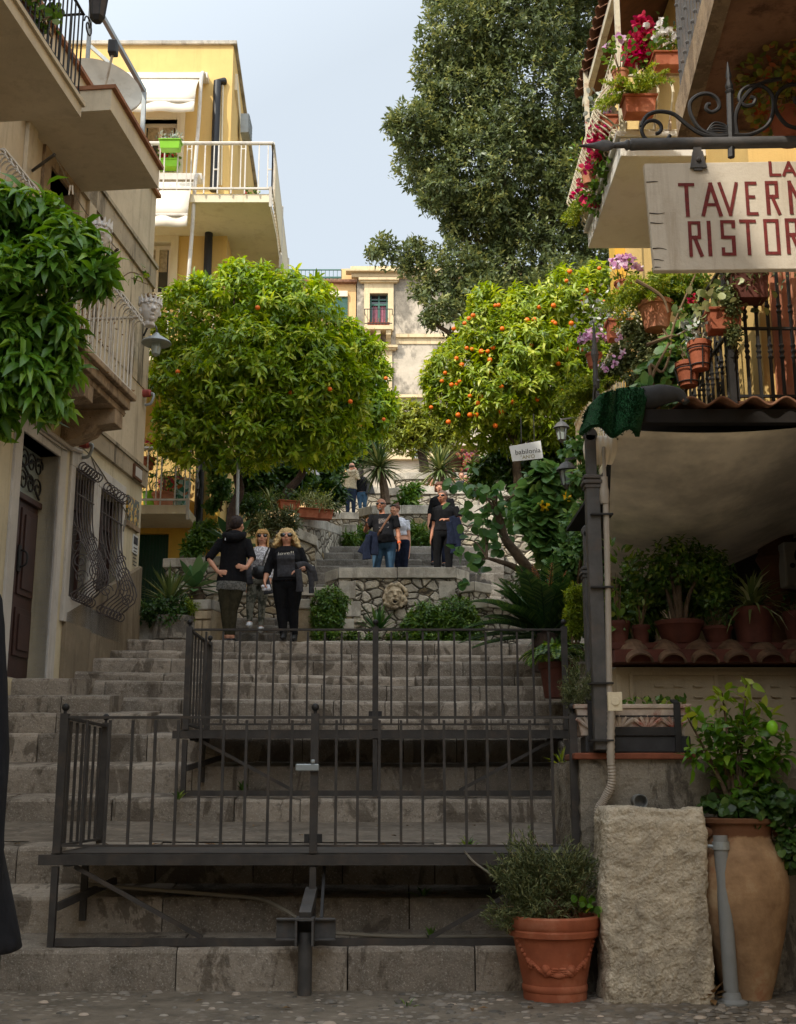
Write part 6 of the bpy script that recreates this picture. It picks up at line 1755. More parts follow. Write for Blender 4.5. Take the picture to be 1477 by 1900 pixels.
for z,o in((H,0),(.03,0),(.62,belly(.62))):
 g.bar((wx+.03-o,ya+.03-o,zb+z),(wx+.03-o,yb_-.03,zb+z),.03,.025);g.bar((wx+.03-o,ya+.03-o,zb+z),(XR,ya+.03-o,zb+z),.03,.025)
g.build('railing',M['rust_white'],wb)
mb=MB();mb.bar((wx+.04,ya+.05,zb),(wx+.04,ya+.05,zb+3.2),.05);mb.build('post',M['rust_white'],wb);mb=MB();mb.bar((wx+.04,yb_-.05,zb),(wx+.04,yb_-.05,zb+2.1),.05);mb.build('post',M['rust_white'],wb)
ex,ez=2.28,P(1087,185,13.4).z
mb=MB();q=[(ex,7.5),(ex,13.4),(XR+.1,13.4),(XR+.1,7.5)]
zz=[ez,ez,ez+.5,ez+.5]
mb.hexa([Vector((x,y,z))for(x,y),z in zip(q,zz)]+[Vector((x,y,z+.06))for(x,y),z in zip(q,zz)]);ev=mb.build('eave',M['brown_wood'],rh)
mb=MB();mb.bar((ex+.02,7.5,ez-.05),(ex+.02,13.4,ez-.05),.07,.09);mb.build('eave_beam',M['rust_white'],ev)
mb=MB()
def pantile(mb,p,d,r,L,up,conv=1,n=7,th=.014):
 """one half-round tile running from p along d"""
 p=Vector(p);d=Vector(d).normalized();up=Vector(up).normalized();s=d.cross(up)
 vs=[]
 for f,rr in((0,r),(1,r*.86)):
  for k in range(n+1):
   a=PI*k/n;vs.append(p+d*L*f+s*(rr*math.cos(a))+up*(conv*rr*.75*math.sin(a)))
  for k in range(n,-1,-1):
   a=PI*k/n;vs.append(p+d*L*f+s*((rr-th)*math.cos(a))+up*(conv*(rr-th)*.75*math.sin(a)))
 m=2*(n+1)
 fs=[(i,(i+1)%m,m+(i+1)%m,m+i)for i in range(m)]+[tuple(range(m)),tuple(range(2*m-1,m-1,-1))]
 mb.add(vs,fs)
sl=Vector((.82,0,.5)).normalized();su=Vector((-.5,0,.82)).normalized()
k=0
while 7.5+k*.2<13.4:
 y=7.6+k*.2
 for j in range(3):pantile(mb,Vector((ex-.07,y,ez+.075))+sl*j*.36,sl,.095,.42,su)
 k+=1
mb.build('roof_tiles',M['roof_tile'],ev,smooth=False)
fc=P(1257,254,8.2);nc=PZ(1325,0,fc.z)
dr=(fc-nc);dr.z=0;dr.normalize();out_=Vector((-dr.y,dr.x,0))
s0=fc;s1=fc-dr*5.0
mb=MB();q=[s0,Vector((XR+1.2,s0.y+.05,0)),Vector((XR+1.2,s1.y,0)),s1]
mb.hexa([Vector((p.x,p.y,fc.z))for p in q]+[Vector((p.x,p.y,fc.z+.02))for p in q]);nb=mb.build('balcony',M['brown_soffit'],rh)
mb=MB();q2=[s0+out_*.004,s0-out_*.10,s1-out_*.10,s1+out_*.004]
mb.hexa([Vector((p.x,p.y,fc.z-.015))for p in q2]+[Vector((p.x,p.y,fc.z+.26))for p in q2])
mb.hexa([Vector((p.x,p.y+.003,fc.z-.016))for p in(s0,Vector((XR,s0.y,0)),Vector((XR,s0.y-.1,0)),s0-dr*.1)]+[Vector((p.x,p.y+.003,fc.z+.26))for p in(s0,Vector((XR,s0.y,0)),Vector((XR,s0.y-.1,0)),s0-dr*.1)])
mb.build('edge_beam',M['stone_bracket'],nb)
g=MB()
for k in range(40):
 p=s0-dr*(.06+k*.12)-out_*.04;p.z=fc.z+.26
 g.tube([p,p+Vector((0,0,1.05))],.011,5)
 for j in range(3):g.ball(p+Vector((0,0,.25+j*.28)),.019,6,4)
a=s0-out_*.04;b=s1-out_*.04
for z in(.3,1.31):g.bar((a.x,a.y,fc.z+z),(b.x,b.y,fc.z+z),.03,.015)
for k in range(7):
 p=Vector((s0.x+.1+k*.13,s0.y-.04,fc.z+.26));g.tube([p,p+Vector((0,0,1.05))],.011,5)
g.build('railing',M['iron'],nb)
lz=P(1400,742,9.4).z
lx=P(1365,700,9.4).x
mb=MB();mb.box(((lx+5.2)/2,10.6,lz-.08),(5.2-lx,2.4,.14));lb_=mb.build('balcony',M['brown_wood'],rh)
g=MB();lh=P(1400,478,9.4).z-lz
def twist(g,p,h,r=.016):
 g.tube([p,p+Vector((0,0,h))],r,5)
 for z in(.3,.34,.38,.62,.66):g.ball(p+Vector((0,0,h*z)),r*1.5,6,4)
for k in range(18):twist(g,Vector((lx+.02+k*.095,9.42,lz)),lh)
for k in range(12):twist(g,Vector((lx+.01-.02*k*.1,9.5+k*.15,lz)),lh,.014)
for k in range(0,12,2):
 y=9.57+k*.15
 for z in(.2,.5,.8):g.tube(spiral((lx,y,lz+lh*z),(0,1,0),(0,0,1),.07,.02,0,8,14),.009,5);g.tube(spiral((lx,y,lz+lh*z-.12),(0,-1,0),(0,0,-1),.07,.02,0,8,14),.009,5)
for z in(.03,.5,1):g.bar((lx,9.42,lz+lh*z),(5.2,9.42,lz+lh*z),.03,.02);g.bar((lx,9.42,lz+lh*z),(lx-.02,11.3,lz+lh*z),.03,.02)
g.bar((lx-.03,9.40,lz-.05),(lx-.03,9.40,lz+lh+.05),.05)
g.build('railing',M['black_iron'],lb_)
mb=MB();mb.box((XR+.62,9.58,lz+.85),(1.05,.04,1.7))
for k in range(8):mb.box((XR+.16+k*.13,9.55,lz+.85),(.06,.03,1.66))
mb.build('shutter',M['terracotta_pale'],rh)
mb=MB();mz=4.75;mx_=2.2
mb.box(((mx_+XR)/2,12.9,mz-.08),(XR-mx_-.004,3.4,.16));m_b=mb.build('balcony',M['cream'],rh)
g=MB()
for k in range(26):g.bar((mx_+.03,11.25+k*.132,mz),(mx_+.03,11.25+k*.132,mz+1.05),.018)
for k in range(7):g.bar((mx_+.03+k*.13,11.25,mz),(mx_+.03+k*.13,11.25,mz+1.05),.018)
for z in(.05,1.05):g.bar((mx_+.03,11.23,mz+z),(mx_+.03,14.6,mz+z),.035);g.bar((mx_+.03,11.25,mz+z),(XR,11.25,mz+z),.035)
g.build('railing',M['rust_white'],m_b)
mb=MB();x=P(1325,520,11.8).x;mb.tube([(x,11.8,mz),(x,11.8,7)],.05,10);mb.build('drainpipe',M['brown_wood'],rh)
def hoop(t,base,r,h):
 mb=MB();b=Vector(base)
 for z,k in((h*.15,.84),(h*.7,1.1)):mb.tube(spiral(b+Vector((0,0,z)),(1,0,0),(0,1,0),r*k,r*k,0,2*PI,18),.006,5)
 for k in range(4):
  a=k*PI/2;mb.tube([b+Vector((math.cos(a)*r*.8,math.sin(a)*r*.8,0)),b+Vector((math.cos(a)*r*1.12,math.sin(a)*r*1.12,h*.75))],.006,5)
 mb.build('wire_holder',M['black_iron'],t)
def pot_at(px,py,Y,w_px,h_px,lab,mat,fn,nm='flower_pot',gp='pots on the right-hand balconies',hp=False,cat='flower pot'):
 p=P(px,py+h_px/2,Y);k=ppm(py,Y);r=w_px/k/2;h=h_px/k
 t=flower_pot(nm,lab,cat,p,r*.72,r,h,M[mat],fn,gp)
 if hp:hoop(t,p,r,h)
 return t
def fernfn(mat='leaf_fern',n=26,L=.5,droop=1.6,bias=(0,0,0)):
 def fn(t,c,u=None):
  sp=[]
  for k in range(n):
   a=k*2.399;sp.append(((math.cos(a)+bias[0],math.sin(a)+bias[1],random.uniform(.2,1.3)+bias[2]),L*random.uniform(.6,1.05),droop*random.uniform(.6,1.2)))
  P2,D2,U2=[],[],[]
  for d,Lf,dp in sp:
   p=Vector(c);dd=Vector(d).normalized()
   for i in range(26):
    for j in range(5):P2.append(tuple(p));D2.append(tuple(dd*.5+Vector(tuple(rng.normal(size=3)))*.8));U2.append(tuple(rng.normal(size=3)))
    p=p+dd*Lf/26;dd=(dd+Vector((0,0,-dp/26))).normalized()
  leaf_mesh('fronds',M[mat],t,np.array(P2),np.array(D2),np.array(U2),L*.10,.015,TPL_SIMPLE)
 return fn
pet=lambda f1,n=60,rx=.16,rz=.18,nf=14,fl=.06,leaf='leaf_mid':bushy(M[leaf],n,rx,rz,.06,.035,TPL_ROUND,M[f1],nf,fl)
pot_at(1152,145,10.5,30,30,'pale terracotta pot with pink flowers clipped to the white railing corner','terracotta_pale',pet('petal_pink',60,.17,.26,3,.06))
pot_at(1092,327,12.0,26,30,'pale terracotta pot hanging at the far end of the white balcony','terracotta_pale',bushy(M['leaf_lemon'],60,.2,.26,.07,.03))
box_trough('plant_trough','terracotta trough with bright ferns on the white railing','plant trough',P(1186,216,10.6),.30,.2,.18,M['terracotta'],fernfn('leaf_fern',30,.48,1.3,(-.5,-.2,.2)),'pots on the right-hand balconies')
box_trough('plant_trough','terracotta trough with white flowers beside the grey iron bars','plant trough',P(1240,128,10.7),.28,.18,.14,M['terracotta'],bushy_row(M['leaf_mid'],120,.28,.2,.3,.06,.04,TPL_ROUND,M['petal_white'],16,.05),'pots on the right-hand balconies')
box_trough('plant_trough','terracotta trough of pink and white blossoms low on the white balcony','plant trough',P(1128,258,11.4),.4,.18,.16,M['terracotta'],bushy_row(M['leaf_silver'],130,.5,.2,.24,.06,.04,TPL_ROUND,M['petal_pink'],22,.05),'pots on the right-hand balconies',(0,1,0))
for px,py,Yk,n_,lb in((1119,275,11.5,14,'crimson flowers spilling between the white bars, middle of the balcony'),(1117,300,11.7,10,'crimson flowers just under the iron arrow tip'),(1097,356,12.2,7,'crimson flowers near the far end of the white balcony')):
 c=P(px,py,Yk);shrub('flowering_plant',lb,'flowering plant',[(c.x+.02,c.y,c.z-.05,.14,.3,.22)],c-Vector((-.1,0,.2)),M['leaf_mid'],.06,.04,30,6,.04,TPL_ROUND,None,flower=(M['petal_red'],[c+Vector((random.uniform(-.16,.1),random.uniform(-.3,.2),random.uniform(-.15,.15)))for _ in range(n_)],.06))
c=P(1195,70,10.92)
pts=[P(1195+random.uniform(-9,9),y+random.uniform(-4,4),10.9)for y in(40,48,62,70,74,80,84,98,103,104)for _ in range(6)]+[P(x,104+random.uniform(-6,8),10.9)for x in(1168,1180,1206)for _ in range(7)]
bg_=shrub('bougainvillea','crimson bougainvillea strand climbing the rusty white post','climber',[(c.x,c.y,c.z-.3,.1,.08,.4)],P(1195,130,10.92),M['leaf_mid'],.06,.04,16,5,.04,TPL_ROUND,None,flower=(M['petal_red'],pts,.06))
t=thing('fern','bright fern drooping below the far end of the white balcony','fern',P(1098,385,12.8));fernfn('leaf_fern',26,.42,2.0,(-.9,-.1,.1))(t,P(1100,385,12.8))
pot_at(1158,536,12.0,34,28,'terracotta pot of pink and white petunias left of the tavern sign','terracotta',pet('petal_pink',70,.2,.2,22,.06))
t=flower_pot('flower_pot','pale terracotta pot with a large feathery fern under the tavern sign','flower pot',P(1219,612,10.6),.11,.155,.27,M['terracotta_pale'],fernfn('leaf_fern',34,.62,1.5,(-.5,-.1,.1)),'pots on the right-hand balconies')
box_trough('plant_trough','terracotta trough with silvery trailing plant over the ripe orange tree','plant trough',P(1150,632,11.6),.24,.2,.2,M['terracotta'],bushy_row(M['leaf_silver'],260,.4,.3,.26,.05,.03,TPL_ROUND,hang=.3),'pots on the right-hand balconies')
pot_at(1103,668,11.8,30,26,'small terracotta pot of pink flowers above the iron scroll','terracotta',pet('petal_pink',60,.17,.18,16,.06))
pot_at(1300,659,9.5,42,54,'terracotta pot in a wire ring with pale succulent, upper of two','terracotta',bushy(M['leaf_silver'],90,.16,.16,.045,.025,TPL_ROUND),hp=True)
pot_at(1278,694,9.7,44,46,'terracotta pot in a wire ring just over the roof tiles, lower of two','terracotta',bushy(M['leaf_mid'],60,.17,.2,.05,.04,TPL_ROUND),hp=True)
box_trough('plant_trough','ornate terracotta trough with variegated ivy on the dark iron railing','plant trough',P(1343,617,9.35),.26,.2,.18,M['terracotta'],bushy_row(M['leaf_spider'],90,.34,.3,.2,.07,.06,TPL_ROUND,hang=.2),'pots on the right-hand balconies')
box_trough('plant_trough','dark terracotta trough with grey trailing plant right under the tavern sign','plant trough',P(1388,560,9.3),.3,.22,.26,M['terracotta_dark'],bushy_row(M['leaf_rosemary'],260,.34,.25,.2,.06,.02,TPL_SIMPLE,hang=.9),'pots on the right-hand balconies')
tb=shrub('trailing_plant','grey-green trailing plant hanging down before the dark iron bars','trailing plant',[blob(1356,560,16,9.25,1,2.0),blob(1362,620,11,9.25,1,2.2),blob(1364,500,20,9.25)],P(1370,545,9.3),M['leaf_rosemary'],.05,.02,150,8,.05,TPL_SIMPLE)
t=thing('fern','yellowish feathery fern cascading beside the green turf','fern',P(1100,740,10.9));fernfn('leaf_fern',26,.5,1.2,(-.9,-.2,-.1))(t,P(1108,735,10.9))
shrub('hanging_shrub','fine twiggy shrub tumbling over the middle balcony','shrub',[blob(1160,665,30,10.8),blob(1195,640,36,10.8),blob(1130,690,26,10.8),blob(1220,670,30,10.6),blob(1170,610,24,11),blob(1185,700,26,10.6)],P(1200,740,10.8),M['leaf_rosemary'],.06,.035,340,8,.09,TPL_SIMPLE,None,.2,flower=(M['petal_pink'],[P(1140,668,10.4),P(1155,655,10.4),P(1120,680,10.4),P(1148,625,10.4)],.04))
shrub('hanging_shrub','loose shrub with red blossoms behind the pots below the tavern sign','shrub',[blob(1250,545,34,10.6),blob(1290,530,26,10.6),blob(1225,525,24,10.8),blob(1290,580,22,10.4)],P(1270,600,10.6),M['leaf_mid'],.06,.03,260,8,.08,TPL_SIMPLE,flower=(M['petal_red'],[P(1284,560,10.2),P(1308,551,10.2),P(1283,553,10.2)],.04))
sh=shrub('ivy','broad-leaved ivy with twisted bare stems above the green turf','ivy',[blob(1215,700,30,10.0),blob(1245,670,30,10.0),blob(1195,735,26,9.8),blob(1260,625,26,10.1),blob(1235,735,22,9.8)],P(1230,760,9.9),M['leaf_vine'],.10,.095,85,5,.08,TPL_ROUND,None,.3)
mb=MB()
for a in(((1200,780),(1210,700),(1240,640),(1255,590),(1290,510)),((1225,770),(1205,680),(1230,690),(1245,640),(1230,610)),((1180,520),(1215,540),(1232,556),(1240,580)),((1200,640),(1240,625),(1262,620),(1290,600))):
 q=bez([P(x,y,9.75)for x,y in a],5);mb.tube(q,[.018-.010*i/(len(q)-1)for i in range(len(q))],6)
mb.build('bare_stem',M['twig'],sh)
p=P(1470,262,7.3)
t=flower_pot('flower_pot','terracotta pot with a bushy jade plant hanging behind the iron scrolls','flower pot',p,.10,.14,.2,M['terracotta'],bushy(M['leaf_succulent'],900,.36,.52,.05,.042,TPL_ROUND,rise=.5),None)
mb=MB();mb.bar(p+Vector((-.05,0,-.012)),p+Vector((1.2,.0,-.012)),.1,.02);mb.build('bracket',M['black_iron'],t)
tv=thing('tavern_pavilion','tavern terrace with beige counter, tiled ledge, corrugated roof and sagging fabric canopy','pavilion',(2.2,9.5,0))
YW=8.68
rx0=P(1076,1450,YW).x;cz_=P(1150,1409,YW).z
mb=MB()
mb.grid(lambda u,v:(rx0+(6-rx0)*u,YW+random.uniform(-.012,.012),-.1+(cz_+.1)*v),70,30)
mb.grid(lambda u,v:(rx0+random.uniform(-.012,.012),YW+1.6*u,-.1+(cz_+.1)*v),20,30)
mb.add([(rx0,YW,cz_-.003),(6,YW,cz_-.003),(6,YW+1.6,cz_-.003),(rx0,YW+1.6,cz_-.003)],[(0,1,2,3)])
mb.build('base_wall',M['rough_wall'],tv,smooth=True)
xe=P(1285,1400,YW).x
mb=MB();mb.box(((rx0+xe)/2-.01,YW+.2,cz_+.022),(xe-rx0+.06,.5,.045));mb.build('brick_cap',M['brick'],tv,bevel=.01)
YC=9.95
zl=P(1300,1238,YC).z;xc0=P(1146,1300,YC).x
mb=MB();mb.box(((xc0+6)/2,YC+.15,(zl+.2)/2),(6-xc0,.3,zl-.2));cw=mb.build('counter',M['counter'],tv)
mb=MB()
pz0,pz1=P(1300,1480,YC).z,P(1300,1250,YC).z
for x in(P(1172,1300,YC).x,P(1330,1300,YC).x):mb.box((x,YC-.008,(pz0+pz1)/2),(.03,.03,pz1-pz0))
mb.box(((P(1172,1300,YC).x+6)/2,YC-.009,pz1),(6-P(1172,1300,YC).x,.03,.03))
for k in range(9):
 x=P(1205+k*36,1300,YC).x
 for z in(P(1300,1273,YC).z,P(1300,1293,YC).z):mb.box((x+(.08 if z<pz1-.1 else 0),YC-.012,z),(.07,.03,.012))
mb.build('panel_moulding',M['counter'],cw)
mb=MB();zt_=P(1300,1192,YC-.2).z
mb.box(((xc0+6)/2,YC-.02,(zl+zt_)/2-.02),(6-xc0+.1,.45,zt_-zl-.08));mb.box(((xc0+6)/2,YC+.18,zt_-.01),(6-xc0+.1,.5,.05));mb.build('ledge',M['terracotta_dark'],cw)
mb=MB();x=xc0+.02;d_=Vector((0,-1,-.42)).normalized()
while x<5.5:
 pantile(mb,Vector((x+.12,YC+.02,zt_-.035)),d_,.125,.36,(0,-.42,1),1,9,.018)
 x+=.262
mb.build('ledge_tiles',M['tile_dark'],cw)
def iron_post(px,Yp,y_top,y_bot,w):
 mb=MB();x=P(px,1200,Yp).x;z0,z1=P(px,y_bot,Yp).z,P(px,y_top,Yp).z
 mb.box((x,Yp,(z0+z1)/2-.18),(w,w,z1-z0-.36))
 for z,e in((z1-.36,.03),(z1-.40,.045),(z1-.43,.02)):mb.box((x,Yp,z),(w+e,w+e,.028))
 mb.box((x,Yp,z1-.19),(w*.78,.05,.32));mb.lathe([(w*.52,-.025),(w*.52,.025)],(x,Yp,z1-.03),16,(0,-1,0))
 return mb.build('post',M['iron'],tv,bevel=.006),x,z0,z1
ps,xp,zp0,zp1=iron_post(1109,8.60,800,1392,.10)
iron_post(1098,10.3,980,1330,.11)
mb=MB()
mb.tube(bez([P(1122,885,8.55),P(1126,1000,8.55),P(1131,1290,8.55)],4),.022,8);mb.lathe([(.03,0),(.036,.03),(.036,.1),(.028,.13),(.028,.2)],P(1122,935,8.55),10)
mb.tube(bez([P(1122,890,8.55),P(1121,860,8.56),P(1120,830,8.6)],3),.014,6)
mb.build('conduit_pipe',M['conduit'],tv,smooth=True)
mb=MB();p=P(1140,1302,8.55);mb.box(p,(.1,.06,.13));mb.lathe([(.03,0),(.03,.006)],p+Vector((0,-.031,0)),14,(0,-1,0));mb.build('junction_box',M['cream'],tv,bevel=.006)
mb=MB();q=bez([P(1134,1318,8.55),P(1133,1400,8.55),P(1135,1450,8.56),P(1122,1482,8.6),P(1110,1505,8.62),P(1110,1560,8.64),P(1113,1660,8.64)],16)
mb.tube(q,[.026+(.005 if i%2 else 0)for i in range(len(q))],9);mb.build('flexible_conduit',M['conduit'],tv,smooth=True)
for py in(955,1090,1268,1374):mb=MB();p=P(1116,py,8.55);mb.box((p.x,8.575,p.z),(.16,.12,.012));mb.build('cable_tie',M['black_iron'],tv)
mb=MB();p=P(1107,745,8.45)
mb.tube([p+Vector((0,0,.12)),p+Vector((0,0,.30)),p+Vector((0,0,.36)),p+Vector((0,0,.44)),p+Vector((0,0,.62))],[.022,.018,.03,.018,.004],8)
q=spiral(p,(0,1,0),(0,0,1),.14,.05,2.4,-4.2,30)
for a,b in zip(q,q[1:]):mb.bar(a,b,.06,.018,(1,0,0))
mb.build('iron_scroll',M['iron'],tv)
zr=P(1400,745,8.35).z;xr0=P(1268,745,8.35).x;xl0=P(1110,780,8.6).x
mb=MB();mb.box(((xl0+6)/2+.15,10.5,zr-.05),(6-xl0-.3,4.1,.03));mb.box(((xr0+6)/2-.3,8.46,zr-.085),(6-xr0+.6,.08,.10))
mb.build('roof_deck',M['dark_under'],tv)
mb=MB()
def cor(u,v):return(xr0+(6-xr0)*u,8.36+1.3*v,zr+.03*math.sin(u*(6-xr0)/.23*2*PI)+.05+.16*v-.05)
mb.grid(cor,200,3);rf=mb.build('corrugated_roof',M['roof_tile'],tv,smooth=True)
s_=rf.modifiers.new('thick','SOLIDIFY');s_.thickness=.016
ca,cb=P(1136,803,8.75),P(1500,778,8.75)
def canopy(u,v):
 x0=P(1136,796,8.54);x1=P(1560,784,8.54);y0=P(1122,1076,11.9);y1=P(1560,978,11.9)
 top=x0.lerp(x1,u)+Vector((0,0,-.05*math.sin(PI*u)));bot=y0.lerp(y1,u)+Vector((0,0,-.16*math.sin(PI*min(1,u*1.35))if u<.74 else-.0))
 p=top.lerp(bot,v);p.z-=.22*math.sin(PI*v)*(.6+.4*math.sin(PI*u));p.z+=.010*math.sin(9*v+5*u)*math.sin(PI*v)
 return p
mb=MB();mb.grid(canopy,40,30);cn=mb.build('canopy',M['canopy'],tv,smooth=True)
s_=cn.modifiers.new('thick','SOLIDIFY');s_.thickness=.006
mb=MB();a=P(1128,810,8.72);b=P(1120,1046,11.9);mb.tube(bez([P(1150,812,8.7),a.lerp(b,.25)+Vector((0,0,-.05)),b]),.025,6);mb.tube([P(1133,815,8.66),P(1165,800,8.68)],.03,6);mb.build('canopy_cord',M['dark_under'],tv)
mb=MB()
for k in range(5):
 q=bez([P(1098+k*9,812,8.66),P(1094+k*10,835,8.64),P(1094+k*9,862,8.66)],4);mb.tube(q,[.03,.045,.05,.05,.05,.045,.04,.03,.02][:len(q)],7)
mb.build('fabric_tail',M['canopy'],tv,smooth=True)
p=P(1478,1050,11.2)
ls=thing('loudspeaker','silver loudspeaker at the right edge under the canopy','loudspeaker',p-Vector((0,0,.3)))
mb=MB();mb.box(p,(.3,.25,.42));mb.build('case',M['loudspeaker'],ls,bevel=.02)
mb=MB();mb.lathe([(.09,0),(.10,.012),(.07,.0),(.02,-.0)],p+Vector((.04,-.126,.07)),20,(0,-1,0));mb.lathe([(.025,0),(.025,.01)],p+Vector((-.08,-.126,-.02)),12,(0,-1,0));mb.lathe([(.06,0),(.065,.012),(.02,0)],p+Vector((.03,-.126,-.13)),16,(0,-1,0));mb.build('cone',M['black_plastic'],ls)
mb=MB();mb.bar(p+Vector((-.25,.2,.25)),p+Vector((.1,.3,.25)),.05);mb.build('bracket',M['black_iron'],ls)
mb=MB();p=P(1452,1192,11.4);mb.lathe([(.2,-.2),(.2,.1),(.16,.15),(.15,.7),(.2,.8),(.17,.85),(.16,1.3),(.24,1.42),(.24,1.5)],p,20);mb.build('column',M['brown_wood'],tv,smooth=True)
mb=MB();p=P(1352,1100,12.6);mb.box((p.x+1.3,13.0,p.z-.3),(2.4,.1,3.4));mb.build('dark_partition',M['screen'],tv)
mb=MB();p=P(1330,1050,11.3);mb.tube([P(1328,1050,11.3),P(1334,1200,11.3)],.022,8);mb.build('thin_pole',M['zinc'],tv)
mb=MB();p=P(1305,1100,13.6);mb.box((p.x,13.8,p.z),(.12,.1,2.5));mb.build('door_jamb',M['yellow_low'],tv)
def turf(u,v):
 e=[P(1130,740,8.35),P(1190,712,8.5),P(1201,745,8.45)]
 a=P(1085,765,8.42).lerp(P(1160,716,8.5),u);b=P(1082,806,8.36).lerp(P(1180,812,8.33),u)
 if u>.75:a=a.lerp(P(1198,735,8.5),(u-.75)*4*.9)
 p=a.lerp(b,v);p.y+=-.10*math.sin(PI*u)+.05*math.sin(u*11+v*2);p.z+=.03*math.sin(u*9)*v-.05*math.sin(PI*v)*0
 return p
mb=MB();mb.grid(turf,40,24);tf=mb.mesh('t');bpy.data.meshes.remove(tf)
gt=thing('artificial_turf','piece of green artificial turf draped over the iron roof corner','turf',P(1140,800,8.4))
o=mb.build('turf_sheet',M['turf'],gt,smooth=True);s_=o.modifiers.new('thick','SOLIDIFY');s_.thickness=.03
N=5200
uu,vv=rng.random(N),rng.random(N);pp=np.array([tuple(turf(a,b))for a,b in zip(uu,vv)])
leaf_mesh('pile',M['turf'],gt,pp+[0,-.02,0],rng.normal(size=(N,3))*.7+[0,-.9,.25],rand_dirs(N),.035,.007,TPL_SIMPLE)
mb=MB();q=bez([P(1196,742,8.5),P(1225,733,8.42),P(1258,733,8.4),P(1275,748,8.38)],6);mb.tube(q,[.10,.10,.095,.09,.085,.08,.08,.075,.07,.065,.06,.055,.05,.045,.04,.035,.03,.03,.02][:len(q)],10);o=mb.build('roofing_felt',M['felt'],smooth=True);tag(o,'rolled strip of dark grey felt beside the green turf on the roof edge','felt')
Yl=9.98
def ledge_pot(px,w,h,lab,fn,mat='terracotta_dark',bowl=False):
 p=P(px,1190,Yl);p.z=zt_+.016;k=ppm(1190,Yl);r=w/k/2;hh=h/k
 t=thing('flower_pot',lab,'flower pot',p,'pots on the tiled ledge')
 mb=MB();pr=[(r*(.6 if bowl else.75),0),(r*.8,hh*.3),(r*.95,hh*.75),(r*1.02,hh*.8),(r*1.04,hh*.96),(r,hh),(r*.93,hh),(r*.9,hh*.9),(.01,hh*.88)]
 mb.lathe(pr,p,24);mb.build('pot',M[mat],t,smooth=True);fn(t,p+Vector((0,0,hh)));return t
ledge_pot(1150,40,42,'dark clay pot at the left end of the tiled ledge behind the post',bushy(M['leaf_mid'],90,.2,.5,.10,.05,TPL_CURVED))
ledge_pot(1190,34,34,'small dark clay pot, second from the left on the tiled ledge',bushy(M['leaf_dark'],110,.2,.36,.07,.03))
def bonsai(t,c):
 mb=MB()
 for dx,dz,r in((-.16,.5,.022),(.03,.62,.03),(.2,.5,.02),(-.05,.55,.02)):
  q=bez([c+Vector((dx*.2,0,-.05)),c+Vector((dx*.5,.02,dz*.45)),c+Vector((dx*1.3,0,dz))],4);mb.tube(q,[r*(1.2-.8*i/(len(q)-1))for i in range(len(q))],7)
 mb.build('trunk',M['bark'],t,smooth=True)
 bl=[(c.x-.24,c.y,c.z+.42,.22,.2,.2),(c.x+.02,c.y,c.z+.52,.26,.2,.2),(c.x+.28,c.y,c.z+.42,.2,.2,.2),(c.x+.3,c.y,c.z+.22,.14,.14,.12),(c.x-.3,c.y,c.z+.2,.14,.14,.12)]
 p0,o0=crown_points(bl,300,(.5,1.05),.8,.8);p,d,u,ci=cluster_leaves(p0,unit(o0+[0,0,.3]),8,.05)
 leaf_mesh('foliage',M['leaf_mid'],t,p,d,u,.06,.03,TPL_SIMPLE)
ledge_pot(1262,88,42,'wide clay bowl with a bonsai-like small tree on the tiled ledge',bonsai,bowl=True)
ledge_pot(1332,56,32,'low clay bowl between the bonsai and the big striped-leaf pot',bushy(M['leaf_dark'],70,.18,.18,.07,.04),bowl=True)
def spiderfn(t,c):
 n=90;f=(np.arange(n)+.5)/n;el=np.radians(10+100*f);az=np.arange(n)*2.399
 d=np.stack([np.sin(el)*np.cos(az),np.sin(el)*np.sin(az),np.cos(el)],1);u=np.stack([-np.cos(el)*np.cos(az),-np.cos(el)*np.sin(az),np.sin(el)],1)
 leaf_mesh('blades',M['leaf_spider'],t,np.repeat(np.array(c)[None],n,0)+d*.05,d,u,.34*(.7+.4*rng.random(n)),.026,TPL_BLADE,None,1.6)
ledge_pot(1400,82,66,'large ribbed clay pot with striped arching leaves on the tiled ledge',spiderfn)
ledge_pot(1476,40,60,'rounded dark jar at the right end of the tiled ledge',bushy(M['leaf_dark'],30,.1,.1,.07,.04),bowl=True)
shrub('shrub','leafy greenery behind the pots under the canopy, left of the bonsai','shrub',[blob(1160,1095,34,12),blob(1190,1130,34,12),blob(1205,1085,30,12.2)],P(1180,1195,12),M['leaf_mid'],.16,.06,170,8,.1)
shrub('shrub','broad leaves behind the pots under the canopy edge','shrub',[blob(1230,1075,34,13),blob(1280,1080,34,13),blob(1310,1100,24,13)],P(1250,1195,13),M['leaf_mid'],.24,.1,120,6,.1,TPL_CURVED)
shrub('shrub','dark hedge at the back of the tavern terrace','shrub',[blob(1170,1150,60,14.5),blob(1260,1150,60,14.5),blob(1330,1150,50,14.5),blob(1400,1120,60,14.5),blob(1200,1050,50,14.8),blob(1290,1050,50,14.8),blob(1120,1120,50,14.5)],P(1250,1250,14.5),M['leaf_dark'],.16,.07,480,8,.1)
p=P(1170,1372,8.83);L=(1272-1066)/ppm(1340,8.83)
p.z=cz_+.05+.115
